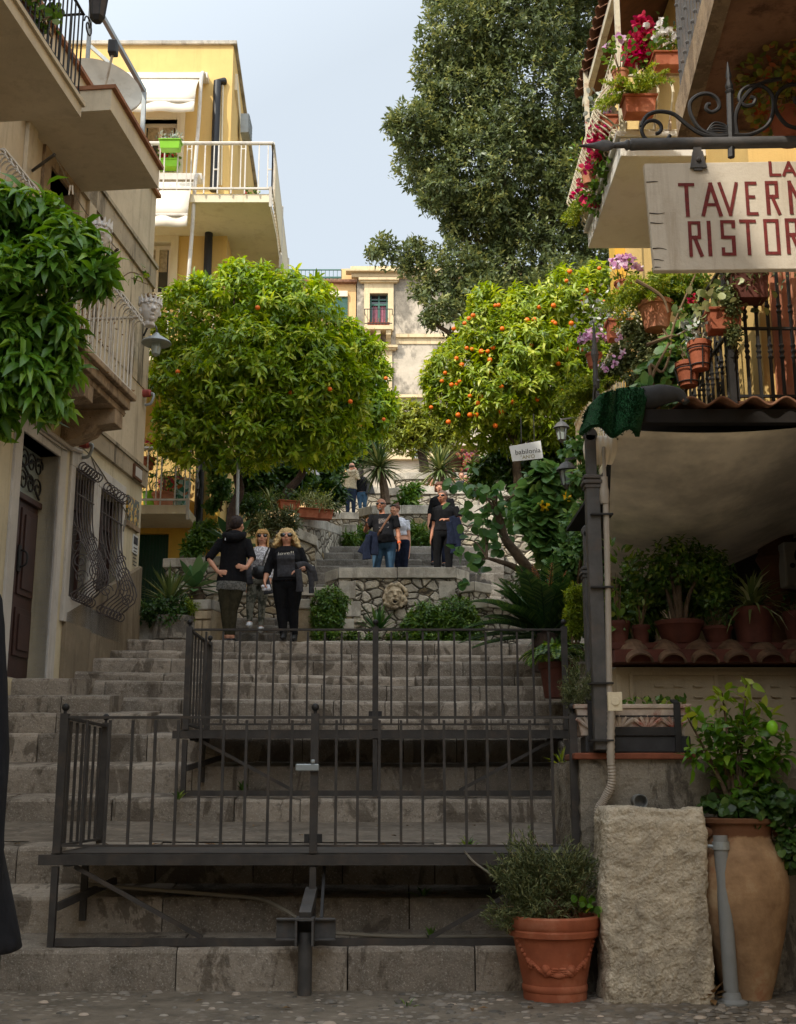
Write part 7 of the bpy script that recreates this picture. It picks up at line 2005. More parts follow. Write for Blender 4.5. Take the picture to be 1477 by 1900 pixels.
def rosemaryfn(t,c,u):
 bs=[(c.x-.34,c.y+.02,c.z+.17,.15,.13,.22),(c.x-.25,c.y,c.z+.09,.13,.12,.13),(c.x-.40,c.y,c.z+.08,.10,.1,.13)]
 p0,o0=crown_points(bs,150,(.3,1.05),.8,.8);p_,d,u_,ci=cluster_leaves(p0,unit(o0*.5+[0,0,.9]),16,.10,(25,70),0.0)
 leaf_mesh('rosemary',M['leaf_rosemary'],t,p_,d,u_,.038,.006,TPL_SIMPLE)
 n=70;q=np.array(c)+np.stack([rng.random(n)*.6-.2,rng.normal(size=n)*.03,rng.random(n)*.05],1);leaf_mesh('weeds',M['leaf_mid'],t,q,rand_dirs(n)+[0,0,.6],rand_dirs(n),.045,.03,TPL_ROUND)
tr_=box_trough('plant_trough','long limewashed terracotta trough with rosemary on the brick cap','plant trough',p,L,.24,.22,M['trough'],rosemaryfn)
mb=MB()
for k in range(4):
 c=p+Vector((-L/2+L*(k+.5)/4,-.118,.095))
 for a in range(-2,3):mb.tube([c+Vector((0,.005,-.05)),c+Vector((.05*a,-.012,.05-abs(a)*.012))],[.012,.016],6)
mb.build('relief',M['trough'],tr_,smooth=True)
mb=MB();mb.box((p.x+.03,8.83,cz_+.105),(L*.93,.26,.115));mb.build('tray',M['felt'],tr_,bevel=.01)
mb=MB()
for x in(-.30,.31):mb.box((p.x+x,8.685,cz_+.22),(.045,.02,.34));mb.bar((p.x+x,8.69,cz_+.39),(p.x+x,8.80,cz_+.42),.045,.012)
mb.box((p.x,8.69,cz_+.195),(.62,.015,.06));mb.box((p.x,8.692,cz_+.30),(L,.01,.012));mb.build('holder',M['black_iron'],tr_)
mb=MB();p=P(1187,1487,8.6);mb.lathe([(.05,0),(.05,.1),(.045,.1),(.04,.02)],p+Vector((0,.06,.0)),16,(0,-1,0));o=mb.build('pipe_stub',M['pvc'],smooth=True);tag(o,'short grey pipe end sticking out of the rough wall above the hewn stone','pipe')
z1=P(1215,1500,8.22).z
bl_=MB();n1,n2,n3=22,34,12
x0,x1=P(1117,1600,8.2).x,P(1318,1600,8.2).x
def stone_pt(u,v,w_):
 x=x0+(x1-x0)*u+.02*(v-.5)+(.012*math.sin(v*9)if u in(0,1)else 0)+(-.02 if u==1 else 0)*v
 y=8.2+.42*w_;z=-.02+(z1+.02)*v+(.014*math.sin(u*7)if v==1 else 0)
 e=0
 for q in(u,v if v>.5 else.5,w_):
  if q<.04 or q>.96:e+=1
 if e>=2:
  cx_,cy_,cz2=(x0+x1)/2,8.41,z1/2
  x+=(cx_-x)*.05;y+=(cy_-y)*.10;z+=(cz2-z)*.03 if v>.9 else 0
 j=.012
 return Vector((x+random.uniform(-j,j),y+random.uniform(-j,j),z+random.uniform(-j,j)))
pts={}
def sp_(i,j,k):
 if(i,j,k)not in pts:
  bl_.v.append(tuple(stone_pt(i/n1,j/n2,k/n3)));pts[(i,j,k)]=len(bl_.v)-1
 return pts[(i,j,k)]
def face(*q):bl_.f.append(tuple(sp_(*a)for a in q));bl_.m.append(0)
for i in range(n1):
 for j in range(n2):face((i,j,0),(i+1,j,0),(i+1,j+1,0),(i,j+1,0));face((i,j,n3),(i,j+1,n3),(i+1,j+1,n3),(i+1,j,n3))
 for k in range(n3):face((i,n2,k),(i+1,n2,k),(i+1,n2,k+1),(i,n2,k+1));face((i,0,k),(i,0,k+1),(i+1,0,k+1),(i+1,0,k))
for j in range(n2):
 for k in range(n3):face((0,j,k),(0,j+1,k),(0,j+1,k+1),(0,j,k+1));face((n1,j,k),(n1,j,k+1),(n1,j+1,k+1),(n1,j+1,k))
o=bl_.build('stone_block',M['boulder'],smooth=True);tag(o,'big rough-hewn limestone block standing upright between terracotta pot and amphora','stone block')
ss=o.modifiers.new('sub','SUBSURF');ss.levels=1;ss.render_levels=3
tx=bpy.data.textures.new('hewn','CLOUDS');tx.noise_scale=.045;tx.noise_depth=3
dm=o.modifiers.new('hew','DISPLACE');dm.texture=tx;dm.strength=.014;dm.texture_coords='LOCAL'
tx2=bpy.data.textures.new('pitted','CLOUDS');tx2.noise_scale=.016;tx2.noise_depth=2
dm2=o.modifiers.new('pits','DISPLACE');dm2.texture=tx2;dm2.strength=.013;dm2.texture_coords='LOCAL'
p=P(1030,1845,8.42);p.z=0.0
r=87/ppm(1715,8.42)
h=P(1030,1703,8.2).z
pt_=thing('flower_pot','large orange terracotta pot with garland relief and rosemary at the foot of the stairs','flower pot',p)
mb=MB();mb.lathe([(r*.66,0),(r*.67,.03),(r*.665,h*.10),(r*.69,h*.12),(r*.69,h*.17),(r*.67,h*.19),(r*.86,h*.74),(r*.95,h*.76),(r*.97,h*.82),(r*.95,h*.84),(r*1.0,h*.88),(r,h*.98),(r*.97,h),(r*.88,h),(r*.86,h*.93),(.01,h*.9)],p,44);mb.build('pot',M['terracotta'],pt_,smooth=True)
mb=MB()
def on_pot(an,zf):
 rr=r*(.67+(.86-.67)*(zf-.19)/.55);return p+Vector((math.sin(an)*rr,-math.cos(an)*rr,h*zf))
for sgn in(-1,1):
 for(a,z,s_)in((.36,.40,.03),(.30,.36,.026),(.42,.37,.024),(.36,.34,.02),(.78,.45,.022),(.86,.48,.022),(.82,.42,.02)):
  mb.ball(on_pot(a*sgn,z),s_,10,6)
 for k in range(6):a=.5+.05*k;mb.ball(on_pot(a*sgn,.37+.02*k),(.02,.014,.012),8,5)
 for k in range(4):mb.ball(on_pot((.2-.03*k)*sgn,.33+.025*k),(.025,.012,.010),8,5)
 for k in range(6):mb.ball(on_pot((.92+.07*k)*sgn,.50+.05*k),.015,8,5)
for k in range(7):mb.ball(on_pot(-.13+k*.043,.335-.01*math.cos((k-3)*.5)),(.014,.012,.018),8,5)
mb.build('garland_relief',M['terracotta'],pt_,smooth=True)
bs=[blob(975,1600,48,8.4),blob(1040,1610,52,8.4),blob(1000,1650,62,8.4),blob(1060,1655,42,8.4),blob(925,1620,26,8.35),blob(930,1690,30,8.3),blob(1085,1610,26,8.4),blob(985,1690,40,8.3)]
p0,o0=crown_points(bs,480,(.15,1.28),.8,.8)
ax=unit(o0*.55+(p0-np.array([p.x,p.y,h]))*1.2+[0,0,.35]+rng.normal(size=p0.shape)*.25)
p_,d,u_,ci=cluster_leaves(p0,ax,20,.15,(20,65),0.0)
leaf_mesh('rosemary',M['leaf_rosemary'],pt_,p_,d,u_,.05*(.7+.5*rng.random(len(p_))),.009,TPL_SIMPLE)
mb=MB()
for k in range(60):
 e=Vector(tuple(p0[k*7]));s=p+Vector((random.uniform(-.15,.15),random.uniform(-.1,.1),h*.92));q=bez([s,s.lerp(e,.5)+Vector((0,0,.05)),e],3);mb.tube(q,[.006-.004*i/(len(q)-1)for i in range(len(q))],4)
mb.build('stems',M['twig'],pt_)
n=60;q=np.array(p)+np.stack([.12+rng.random(n)*.26,rng.normal(size=n)*.1-.05,h+.02+rng.random(n)*.08],1);leaf_mesh('sprouts',M['leaf_lemon'],pt_,q,rand_dirs(n)+[0,0,.5],rand_dirs(n),.05,.04,TPL_ROUND)
p=P(1388,1852,8.45);p.z=0;k=ppm(1600,8.5);
am=thing('amphora','tall ochre clay amphora holding a lemon bush at the right edge','amphora',p)
z_=lambda py:P(1388,py,8.45).z
prof=[(40/k*1.05,0),(42/k,.02),(60/k,z_(1780)),(78/k,z_(1700)),(85/k,z_(1640)),(80/k,z_(1595)),(66/k,z_(1568)),(60/k,z_(1550)),(62/k,z_(1530)),(70/k,z_(1526)),(71/k,z_(1519)),(64/k,z_(1517)),(56/k,z_(1524)),(.01,z_(1530))]
bz_=bez([Vector((a,0,b))for a,b in prof[:9]],4);mb=MB();mb.lathe([(v.x+random.uniform(-.002,.002),v.z)for v in bz_]+prof[9:],p,40);mb.build('jar',M['amphora'],am,smooth=True)
mb=MB()
for sg in(-1,1):
 q=bez([p+Vector((sg*58/k,-.08,z_(1545))),p+Vector((sg*76/k,-.1,z_(1542))),p+Vector((sg*82/k,-.1,z_(1570))),p+Vector((sg*74/k,-.08,z_(1605)))],5);mb.tube(q,.032,10)
mb.build('handle',M['amphora'],am,smooth=True)
bs=[blob(1320,1345,40,8.45),blob(1370,1370,48,8.45),blob(1400,1340,44,8.5),blob(1350,1420,44,8.45),blob(1410,1410,40,8.5),blob(1275,1330,22,8.4),blob(1340,1285,22,8.4),blob(1450,1390,30,8.45),blob(1385,1270,16,8.45),blob(1300,1390,26,8.4),blob(1380,1460,36,8.45)]
p0,o0=crown_points(bs,78,(.3,1.2),.7,.8);p_,d,u_,ci=cluster_leaves(p0,unit(o0*.6+[0,-.1,.5]+rng.normal(size=p0.shape)*.3),7,.10,(35,90),.2)
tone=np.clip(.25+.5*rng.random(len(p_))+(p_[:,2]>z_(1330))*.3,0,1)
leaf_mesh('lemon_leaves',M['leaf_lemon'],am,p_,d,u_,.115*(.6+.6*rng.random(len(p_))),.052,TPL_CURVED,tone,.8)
mb=MB()
tr0=p+Vector((0,0,z_(1530)))
for b in bs:
 e=Vector(b[:3]);q=bez([tr0+Vector((random.uniform(-.03,.03),0,0)),tr0.lerp(e,.4)+Vector((0,0,.06)),e],4);mb.tube(q,[.018-.013*i/(len(q)-1)for i in range(len(q))],6)
mb.build('stems',M['bark'],am)
mb=MB();mb.ball(P(1433,1350,8.3),(.04,.04,.05));mb.build('green_lemon',M['lime_plastic'],am,smooth=True)
bs=[blob(1345,1500,24,8.35),blob(1400,1495,28,8.3),blob(1450,1500,34,8.3),blob(1465,1560,30,8.3),blob(1430,1475,30,8.4),blob(1320,1490,16,8.4),blob(1390,1530,16,8.3),blob(1470,1600,20,8.3)]
p0,o0=crown_points(bs,230,(.3,1.05),.7,1);p_,d,u_,ci=cluster_leaves(p0,unit(o0+[0,-.4,.2]),5,.04,(50,100),.3)
leaf_mesh('ground_ivy',M['leaf_dark'],am,p_,d,u_,.055,.055,TPL_ROUND)
a=P(1358,1858,8.22);a.z=.03;b=P(1336,1550,8.25)
pp_=thing('grey_pipe','grey plastic pipe leaning with a clamp between hewn stone and amphora','pipe',a)
mb=MB();mb.tube([a,b],.047,16);mb.lathe([(.10,0),(.10,.012),(.065,.03),(.055,.07)],Vector((a.x,a.y,.0)),18);mb.build('pipe',M['pvc'],pp_,smooth=True)
mb=MB();c=a.lerp(b,.93);mb.lathe([(.055,0),(.056,.002),(.056,.05),(.05,.05)],c-Vector((0,0,.02)),16);mb.tube([c+Vector((-.05,0,0)),c+Vector((-.15,.02,.01))],.012,6);mb.build('clamp',M['zinc'],pp_)
mb=MB();c=a.lerp(b,.84);mb.tube([c+Vector((.03,0,0)),c+Vector((.09,-.01,-.005))],.01,6);mb.ball(c+Vector((.10,-.01,-.006)),(.014,.03,.03));mb.build('valve',M['zinc'],pp_)
rosette('dry_leaf_litter','small heap of dry leaves at the foot of the grey pipe','leaves',P(1320,1850,8.25),16,.10,.04,M['leaf_dry'],(40,100),None,TPL_SIMPLE,.6)
YS=6.8
sg=thing('tavern_sign','cream wooden tavern sign with dark red lettering hanging from a wrought iron pole','sign',P(1400,500,YS))
q0,q1=P(1203,302,YS),P(1212,503,YS)
k=ppm(400,YS)
xL,xR_=P(1200,400,YS).x,P(1742,400,YS).x
zT,zB=P(1200,303,YS).z,P(1212,502,YS).z
mb=MB();sk=.022
mb.hexa([(xL+.03,YS,zB),(xR_,YS,zB+sk*1.0),(xR_,YS+.05,zB+sk),(xL+.03,YS+.05,zB),(xL,YS,zT),(xR_,YS,zT+.03),(xR_,YS+.05,zT+.03),(xL,YS+.05,zT)])
mb.build('board',M['sign_board'],sg,bevel=.006)
STK={'L':[((.08,1),(.08,0),(.9,0))],'A':[((0,0),(.5,1),(1,0)),((.2,.33),(.8,.33))],'T':[((0,1),(1,1)),((.5,1),(.5,0))],'V':[((0,1),(.55,0),(1,1))],'E':[((.9,1),(.1,1),(.1,0),(.9,0)),((.1,.55),(.7,.55))],'R':[((.1,0),(.1,1),(.85,1),(.85,.55),(.1,.55)),((.45,.55),(.95,0))],'N':[((.08,0),(.08,1),(.92,0),(.92,1))],'I':[((.5,0),(.5,1))],'S':[((.95,.85),(.95,1),(.1,1),(.1,.52),(.9,.52),(.9,0),(.1,0),(.1,.16))],'O':[((.1,0),(.1,1),(.9,1),(.9,0),(.1,0))]}
def paint(mb,ch,px,pyt,pyb,wpx,th=.0225):
 a=P(px,pyb,YS);k_=ppm((pyt+pyb)/2,YS);w_=wpx/k_;h_=(pyb-pyt)/k_;Yf=YS-.004
 for st in STK[ch]:
  for(x0_,z0_),(x1_,z1_)in zip(st,st[1:]):
   p0=Vector((a.x+x0_*w_,Yf,a.z+z0_*h_));p1=Vector((a.x+x1_*w_,Yf,a.z+z1_*h_))
   d=(p1-p0).normalized()*th*.45;nn=Vector((-d.z,0,d.x)).normalized()*th*.5*random.uniform(.9,1.08)
   Yk=random.uniform(0,.0015)
   mb.add([p0-d+nn+Vector((0,-Yk,0)),p0-d-nn+Vector((0,-Yk,0)),p1+d-nn+Vector((0,-Yk,0)),p1+d+nn+Vector((0,-Yk,0))],[(0,1,2,3)])
mb=MB()
for ch,x in zip('LA',(1428,1454)):paint(mb,ch,x,300,325,21,.019)
for i,ch in enumerate('TAVERNA'):
 x=(1264,1305,1338,1386,1424,1466,1515)[i];paint(mb,ch,x,338-i*.9,400-i*1.0,(24,32,31,20,23,30,32)[i])
for i,ch in enumerate('RISTORO'):
 x=(1280,1308,1340,1378,1420,1461,1500)[i];paint(mb,ch,x,409-i*1.0,474-i*1.0,(23,20,25,25,28,24,28)[i])
mb.build('lettering',M['sign_red'],sg)
mb=MB()
for z_,l_ in((.82,.05),(.53,.08),(.44,.07),(.20,.08),(.10,.06),(.03,.04)):
 zc=zB+(zT-zB)*z_;q=bez([Vector((xL+.03*(1-z_)+.002,YS-.002,zc)),Vector((xL+.03+l_*.5,YS-.002,zc+random.uniform(-.006,.006))),Vector((xL+.03+l_,YS-.002,zc+random.uniform(-.008,.004)))],3);mb.tube(q,[.003,.003,.003,.0025,.002,.0015,.001],5)
mb.build('crack',M['dark_paint'],sg)
def sgn_bracket(px):
 mb=MB();c=P(px,300,YS);
 mb.box((c.x,YS-.012,c.z+.035),(.05,.012,.2));mb.hexa([(c.x-.05,YS-.024,c.z-.05),(c.x+.05,YS-.024,c.z-.05),(c.x+.05,YS-.005,c.z-.05),(c.x-.05,YS-.005,c.z-.05),(c.x-.03,YS-.024,c.z+.06),(c.x+.03,YS-.024,c.z+.06),(c.x+.03,YS-.005,c.z+.06),(c.x-.03,YS-.005,c.z+.06)])
 mb.ball((c.x,YS-.03,c.z),(.016,.012,.016));mb.build('hanger',M['iron'],sg)
sgn_bracket(1294);sgn_bracket(1640)
mb=MB();a=P(1170,268,YS);b=P(1800,258,YS)
mb.tube([a,b],.037,14);mb.tube([P(1139,270,YS),P(1158,269,YS),P(1163,269,YS),P(1168,269,YS),P(1172,269,YS),P(1178,268,YS)],[.018,.02,.034,.028,.036,.037],12)
tip=bez([P(1072,271,YS),P(1105,270,YS),P(1122,270,YS),P(1142,270,YS)],4)
mb.tube(tip,[(.002+.0*i,.002)for i in range(1)]+[(.036*math.sin(PI*min(1,i/12)**1.6*.98)+.004,.014)for i in range(1,len(tip))],10,up=(0,1,0))
mb.build('pole',M['iron'],sg,smooth=True)
mb=MB()
def scroll(pts_,r=.013):mb.tube(bez(pts_,5),r,7)
X,Z=Vector((1,0,0)),Vector((0,0,1))
c=lambda x,y:P(x,y,YS)
mb.tube(spiral(c(1214,240),X,Z,.105,.03,-.4,-7.6,34)[::-1],.012,7)
scroll([c(1190,235),c(1200,215),c(1222,207),c(1250,212),c(1275,232),c(1300,248),c(1330,254),c(1362,250)])
scroll([c(1362,250),c(1330,252),c(1300,240),c(1283,215),c(1280,192),c(1295,177),c(1315,174),c(1331,184),c(1334,200),c(1322,208),c(1311,203),c(1312,195),c(1318,193)])
scroll([c(1362,250),c(1390,250),c(1420,236),c(1434,212),c(1434,180),c(1418,162),c(1395,159),c(1377,168),c(1372,184),c(1382,196),c(1397,194),c(1401,184),c(1392,180)])
scroll([c(1480,238),c(1458,230),c(1440,205),c(1440,180),c(1455,162),c(1477,157),c(1500,168),c(1504,186),c(1492,196),c(1477,190),c(1474,180)])
scroll([c(1368,250),c(1364,222),c(1372,195),c(1392,168),c(1420,152),c(1450,146)],.014)
mb.tube([c(1357,292),c(1356,240),c(1354,175)],.022,6);mb.tube([c(1354,175),c(1354,170),c(1354,166),c(1353,160),c(1352,148),c(1352,142),c(1350,115)],[.022,.03,.018,.026,.012,.02,.003],8)
for k in range(5):scroll([c(1312,243),c(1325+k,228+k*5),c(1345,232+k*4),c(1354,246)],.007)
mb.build('scrollwork',M['black_iron'],sg,smooth=True)
YB2=19.0
s_=thing('shop_sign','small white shop sign with black lettering hanging among leaves under the orange tree','sign',P(978,858,YB2))
a,b,c_,d_=P(951,856,YB2),P(1008,850,YB2),P(1003,822,YB2),P(945,828,YB2)
mb=MB();mb.prism([a,b,c_+Vector((0,0,.04)),d_],(0,.03,0));mb.build('board',M['board_white'],s_)
u=(b-a).normalized();v=Vector((-u.z,0,u.x))
mb=MB();text_mb(mb,'babilonia',P(956,844,YB2)+Vector((0,-.004,0)),u,v,.118,0);mb.build('lettering',M['dark_paint'],s_)
mb=MB();text_mb(mb,'"AN\'O',P(966,852,YB2)+Vector((0,-.004,0)),u,v,.085,0);mb.build('lettering',M['olive_paint'],s_)
mb=MB();mb.tube([d_+Vector((.2,.015,0)),d_+Vector((.2,.015,.5))],.008,5);mb.tube([c_+Vector((-.1,.015,0)),c_+Vector((-.1,.015,.5))],.008,5);mb.build('hanger',M['black_iron'],s_)
for px,py,Yk,lb,sz in((1052,880,13.2,'black garden lantern among the vine leaves by the awning post',.72),(1042,800,18.5,'pale glass lantern half hidden below the ripe orange tree',.8)):
 p=P(px,py,Yk);t=thing('lantern',lb,'lantern',p-Vector((0,0,.2*sz)))
 mb=MB();mb.lathe([(.07*sz,-.18*sz),(.11*sz,.06*sz)],p,6);mb.build('lamp_glass',M['lamp_glass'],t)
 mb=MB();mb.lathe([(.17*sz,.06*sz),(.16*sz,.08*sz),(.09*sz,.17*sz),(.03*sz,.20*sz),(.02*sz,.26*sz)],p,12)
 for k in range(6):
  an=k*PI/3;d=Vector((math.cos(an),math.sin(an),0));mb.bar(p+d*.074*sz+Z*(-.18*sz),p+d*.114*sz+Z*(.06*sz),.014)
 mb.lathe([(.02,-.24*sz),(.08*sz,-.18*sz)],p,8);mb.bar(p+Z*.24*sz,p+Vector((.5,.1,.3)),.025);mb.build('lamp_frame',M['iron'],t)
def hand(mb,w,d,nrm,s=1.0,curl=.5,side=1):
 """palm, four bent fingers of unequal length and a thumb from the side of the palm"""
 w=Vector(w);d=Vector(d).normalized();nrm=Vector(nrm);nrm=(nrm-d*nrm.dot(d)).normalized();x=d.cross(nrm)*side
 mb.tube([w-d*.02*s,w+d*.03*s,w+d*.085*s],[(.024*s,.017*s),(.036*s,.017*s),(.036*s,.013*s)],8,up=nrm)
 for k,(L,o)in enumerate(((.066,-.030),(.076,-.010),(.071,.010),(.055,.029))):
  b=w+d*.08*s+x*o*s;m=b+(d*(1-curl*.4)+nrm*curl*.6+x*o*2).normalized()*L*.55*s
  e=m+(d*(1-curl)+nrm*curl*1.1).normalized()*L*.5*s
  mb.tube([b-d*.01,b,m,e],[.0095*s,.0095*s,.009*s,.0075*s],6)
 b=w+d*.03*s-x*.032*s;m=b+(d*.7-x*.65+nrm*.25).normalized()*.034*s;e=m+(d*.9-x*.15+nrm*.45).normalized()*.03*s
 mb.tube([b+x*.01,b,m,e],[.013*s,.013*s,.011*s,.009*s],6)
class Person:
 def __init__(s,label,Y,J,face,H=1.68,build=1.0,belly=0.0,vox=.0105,skin='skin',group=None,feet=True,hands=((0,0),(0,0)),bust=0.0):
  s.J={k:P(v[0],v[1],Y+(v[2]if len(v)>2 else 0))for k,v in J.items()}
  j=s.J;s.f=Vector((face[0],face[1],0)).normalized();s.H=H;s.b=build;s.vox=vox
  s.hc=(j['hl']+j['hr'])/2;s.lat=(j['sr']-j['sl']);s.lat.z=0;s.lat.normalize()
  s.tf=Vector((s.lat.y,-s.lat.x,0))
  if s.tf.dot(s.f)<0:s.tf=-s.tf
  base=(j['al']+j['ar'])/2;base.z=min(j['al'].z,j['ar'].z)-.045*H
  s.t=thing('person',label,'person',base,group)
  s.belly=belly;s.bust=bust
  mb=MB();s.torso(mb,.93);hd=j['head'];hh=H/7.5/2*1.12
  f=s.f;x=Vector((-f.y,f.x,0));Zv=Vector((0,0,1));s.x=x;s.hh=hh
  hp=lambda a,b,c:hd+x*a*hh+f*b*hh+Zv*c*hh
  s.hp=hp
  mb.ball(hp(0,-.08,.18),(hh*.74,hh*.74,hh*.80),14,10)
  mb.tube([hp(0,.0,.25),hp(0,.10,-.3),hp(0,.18,-.72),hp(0,.2,-.95)],[(.66*hh,.74*hh),(.62*hh,.66*hh),(.46*hh,.52*hh),(.24*hh,.3*hh)],12,up=f)
  mb.tube([hp(0,.66,.12),hp(0,.86,-.18),hp(0,.72,-.26)],[.09*hh,.15*hh,.12*hh],8)
  mb.tube([hp(-.4,.55,.22),hp(0,.72,.26),hp(.4,.55,.22)],.1*hh,6)
  for sg in(-1,1):
   mb.ball(hp(.70*sg,-.05,-.08),(.1*hh,.14*hh,.22*hh),8,6);mb.ball(hp(.36*sg,.48,-.22),(.26*hh,.22*hh,.22*hh),8,6)
  mb.ball(hp(0,.66,-.52),(.22*hh,.14*hh,.1*hh),8,6)
  mb.tube([j['neck']-Zv*.05,j['neck']+(hp(0,-.05,-.5)-j['neck'])*.5,hp(0,-.08,-.3)],[.40*hh*1.25,.40*hh*1.1,.44*hh],10)
  for q in 'lr':
   a,b,c=j['s'+q],j['e'+q],j['w'+q]
   mb.tube([a,a.lerp(b,.5),b,b.lerp(c,.35),c],[.029*H*s.b,.026*H*s.b,.022*H*s.b,.023*H*s.b,.0155*H],9)
  s.legs(mb,.92)
  for i,q in enumerate('lr'):
   d=hands[i][0]or(j['w'+q]-j['e'+q]);n=hands[i][1]or(s.f*.3+(s.hc-j['w'+q]).normalized())
   hand(mb,j['w'+q],d,n,H/1.7,hands[i][2]if len(hands[i])>2 else.45,1 if q=='l' else-1)
  for q in 'lr':
   a=j['a'+q];mb.tube([a+Zv*.02,a-Zv*.03*H+f*.02,a-Zv*.035*H+f*.10*H],[.022*H,.024*H,.018*H],8)
  voxel(mb,'body',M[skin],s.t,vox,2)
  mb=MB()
  for sg in(-1,1):mb.ball(hp(.30*sg,.60,.08),(.085*hh,.05*hh,.05*hh),8,6)
  mb.build('eyes',M['hair_dark'],s.t)
  mb=MB();mb.ball(hp(0,.76,-.50),(.21*hh,.06*hh,.055*hh),8,6);mb.build('mouth',M['lips'],s.t)
 def torso(s,mb,k,lo=0.0,hi=1.0,drop=0.0,wide=1.0):
  H=s.H*s.b;j=s.J
  lv=[(-.06,.075,.060),(.02,.098,.072),(.14,.100,.074),(.30,.090,.066),(.46,.086,.064),(.62,.096,.070),(.78,.106,.070),(.90,.100,.056),(.97,.070,.046),(1.02,.040,.040)]
  pts,rs=[],[]
  for t,a,b in lv:
   if t<lo-.001 or t>hi+.001:continue
   p=s.hc.lerp(j['neck'],t);bulge=s.belly*math.exp(-((t-.32)/.22)**2)+s.bust*math.exp(-((t-.66)/.13)**2)
   half=(j['sr']-j['sl']).length/2
   aa=a*H
   if t>.7:aa=max(.03*H,min(aa,half*(1.12 if t<.85 else 1.05 if t<.93 else.66 if t<1 else.3)))
   elif t<.2:aa=max(aa*.9,(j['hr']-j['hl']).length/2+.052*H)
   pts.append(p+s.tf*bulge*.55-Vector((0,0,drop if t<=lo+.05 else 0)));rs.append((aa*k*(wide if t<.5 else 1),(b*H+bulge*.5)*k))
  mb.tube(pts,rs,16,up=s.tf)
 def legs(s,mb,k,to=1.0,flare=1.0):
  H=s.H*s.b;j=s.J
  for q in 'lr':
   h,kn,a=j['h'+q],j['k'+q],j['a'+q]
   end=kn.lerp(a,to)
   mb.tube([h+Vector((0,0,.05*H)),h,h.lerp(kn,.5),kn,kn.lerp(end,.3),end],[x*k for x in(.055*H,.057*H,.048*H,.036*H,.034*H*flare,.024*H*flare)],10)
 def shirt(s,mat,sleeve=.5,k=1.06,lo=.05,drop=.02,name='shirt',wide=1.03,hi=.99,vox=None,puff=1.0,fore=0.0):
  mb=MB();s.torso(mb,k,lo,hi,drop,wide);H=s.H*s.b;j=s.J
  for q in 'lr':
   a,b,c=j['s'+q],j['e'+q],j['w'+q]
   if sleeve<=1:
    e=a.lerp(b,sleeve);mb.tube([a-(b-a)*.05,a.lerp(e,.5),e],[.036*H*puff,.034*H*puff,.033*H*puff],10)
   else:
    e=b.lerp(c,sleeve-1);mb.tube([a-(b-a)*.05,a.lerp(b,.5),b,b.lerp(e,.5),e],[.036*H*puff,.033*H*puff,.030*H*puff,.028*H*puff,.026*H*puff],10)
  s.shirt_obj=voxel(mb,name,M[mat],s.t,vox or s.vox,2);return s.shirt_obj
 def trousers(s,mat,k=1.05,to=.95,flare=1.0):
  mb=MB();s.torso(mb,1.0,-.06,.16);s.legs(mb,k*1.04,to,flare);voxel(mb,'trousers',M[mat],s.t,s.vox,2)
 def shoes(s,mat,h=.0):
  for q in 'lr':
   a=s.J['a'+q];f=s.f;H=s.H;Zv=Vector((0,0,1));mb=MB()
   mb.tube([a+Zv*(h+.004),a-Zv*.02*H+f*.005,a-Zv*.03*H+f*.055*H,a-Zv*.034*H+f*.115*H],[.030*H,(.031*H,.028*H),(.029*H,.020*H),(.024*H,.014*H)],10)
   mb.tube([a-Zv*.035*H-f*.035*H,a-Zv*.036*H+f*.12*H],[(.024*H,.011*H),(.025*H,.010*H)],10,up=(0,0,1))
   voxel(mb,'shoe',M[mat],s.t,.009,2)
 def hair_short(s,mat,top=1.0,back=1.0):
  mb=MB();hp,hh=s.hp,s.hh
  mb.ball(hp(0,-.16,.32),(.80*hh,.78*hh*back,.76*hh*top),14,10);mb.ball(hp(0,-.35,.0),(.74*hh,.5*hh,.55*hh),12,8)
  for k in range(26):
   d=Vector((random.uniform(-1,1),random.uniform(-1,.5),random.uniform(.1,1))).normalized();mb.ball(hp(d.x*.7,d.y*.68-.16,.32+d.z*.66*top),.16*hh,6,5)
  voxel(mb,'hair',M[mat],s.t,.009,1)
 def hair_bald(s,mat):
  mb=MB();hp,hh=s.hp,s.hh
  mb.ball(hp(0,-.30,.02),(.77*hh,.60*hh,.44*hh),14,9);voxel(mb,'hair',M[mat],s.t,.009,1)
 def hair_long(s,mat,length=1.2,width=.85,fringe=True,curl=0.0,n=70,bun=False):
  mb=MB();hp,hh=s.hp,s.hh
  mb.ball(hp(0,-.12,.34),(.82*hh,.82*hh,.74*hh),14,10)
  for k in range(n):
   an=PI*(.14+.72*k/(n-1))+PI
   an=-PI*.16+(PI*1.32)*k/(n-1)
   cx,sy=math.cos(an),-math.sin(an)
   q=[hp(cx*.5,sy*.5-.05,.9),hp(cx*.80,sy*.78-.05,.35)]
   L=length*random.uniform(.85,1.08);m=5
   for i in range(1,m+1):
    t=i/m;w_=.80+(width-.80)*t
    q.append(hp(cx*w_+curl*random.uniform(-.16,.16),sy*w_*.9-.05+curl*random.uniform(-.16,.16),.35-L*t+curl*random.uniform(-.05,.05)))
   mb.tube(bez(q,2),.10*hh+curl*.05*hh,5)
   if curl:
    for p in q[1:]:mb.ball(p+Vector((random.uniform(-.15,.15),random.uniform(-.1,.1),random.uniform(-.1,.1)))*hh,hh*random.uniform(.09,.19),6,5)
  if fringe:
   for k in range(14):a=-.62+1.24*k/13;mb.tube([hp(a*.6,.35,.95),hp(a*.9,.68-.25*a*a,.62),hp(a,.72-.34*a*a,.32)],.11*hh,5)
  voxel(mb,'hair',M[mat],s.t,.0085,1)
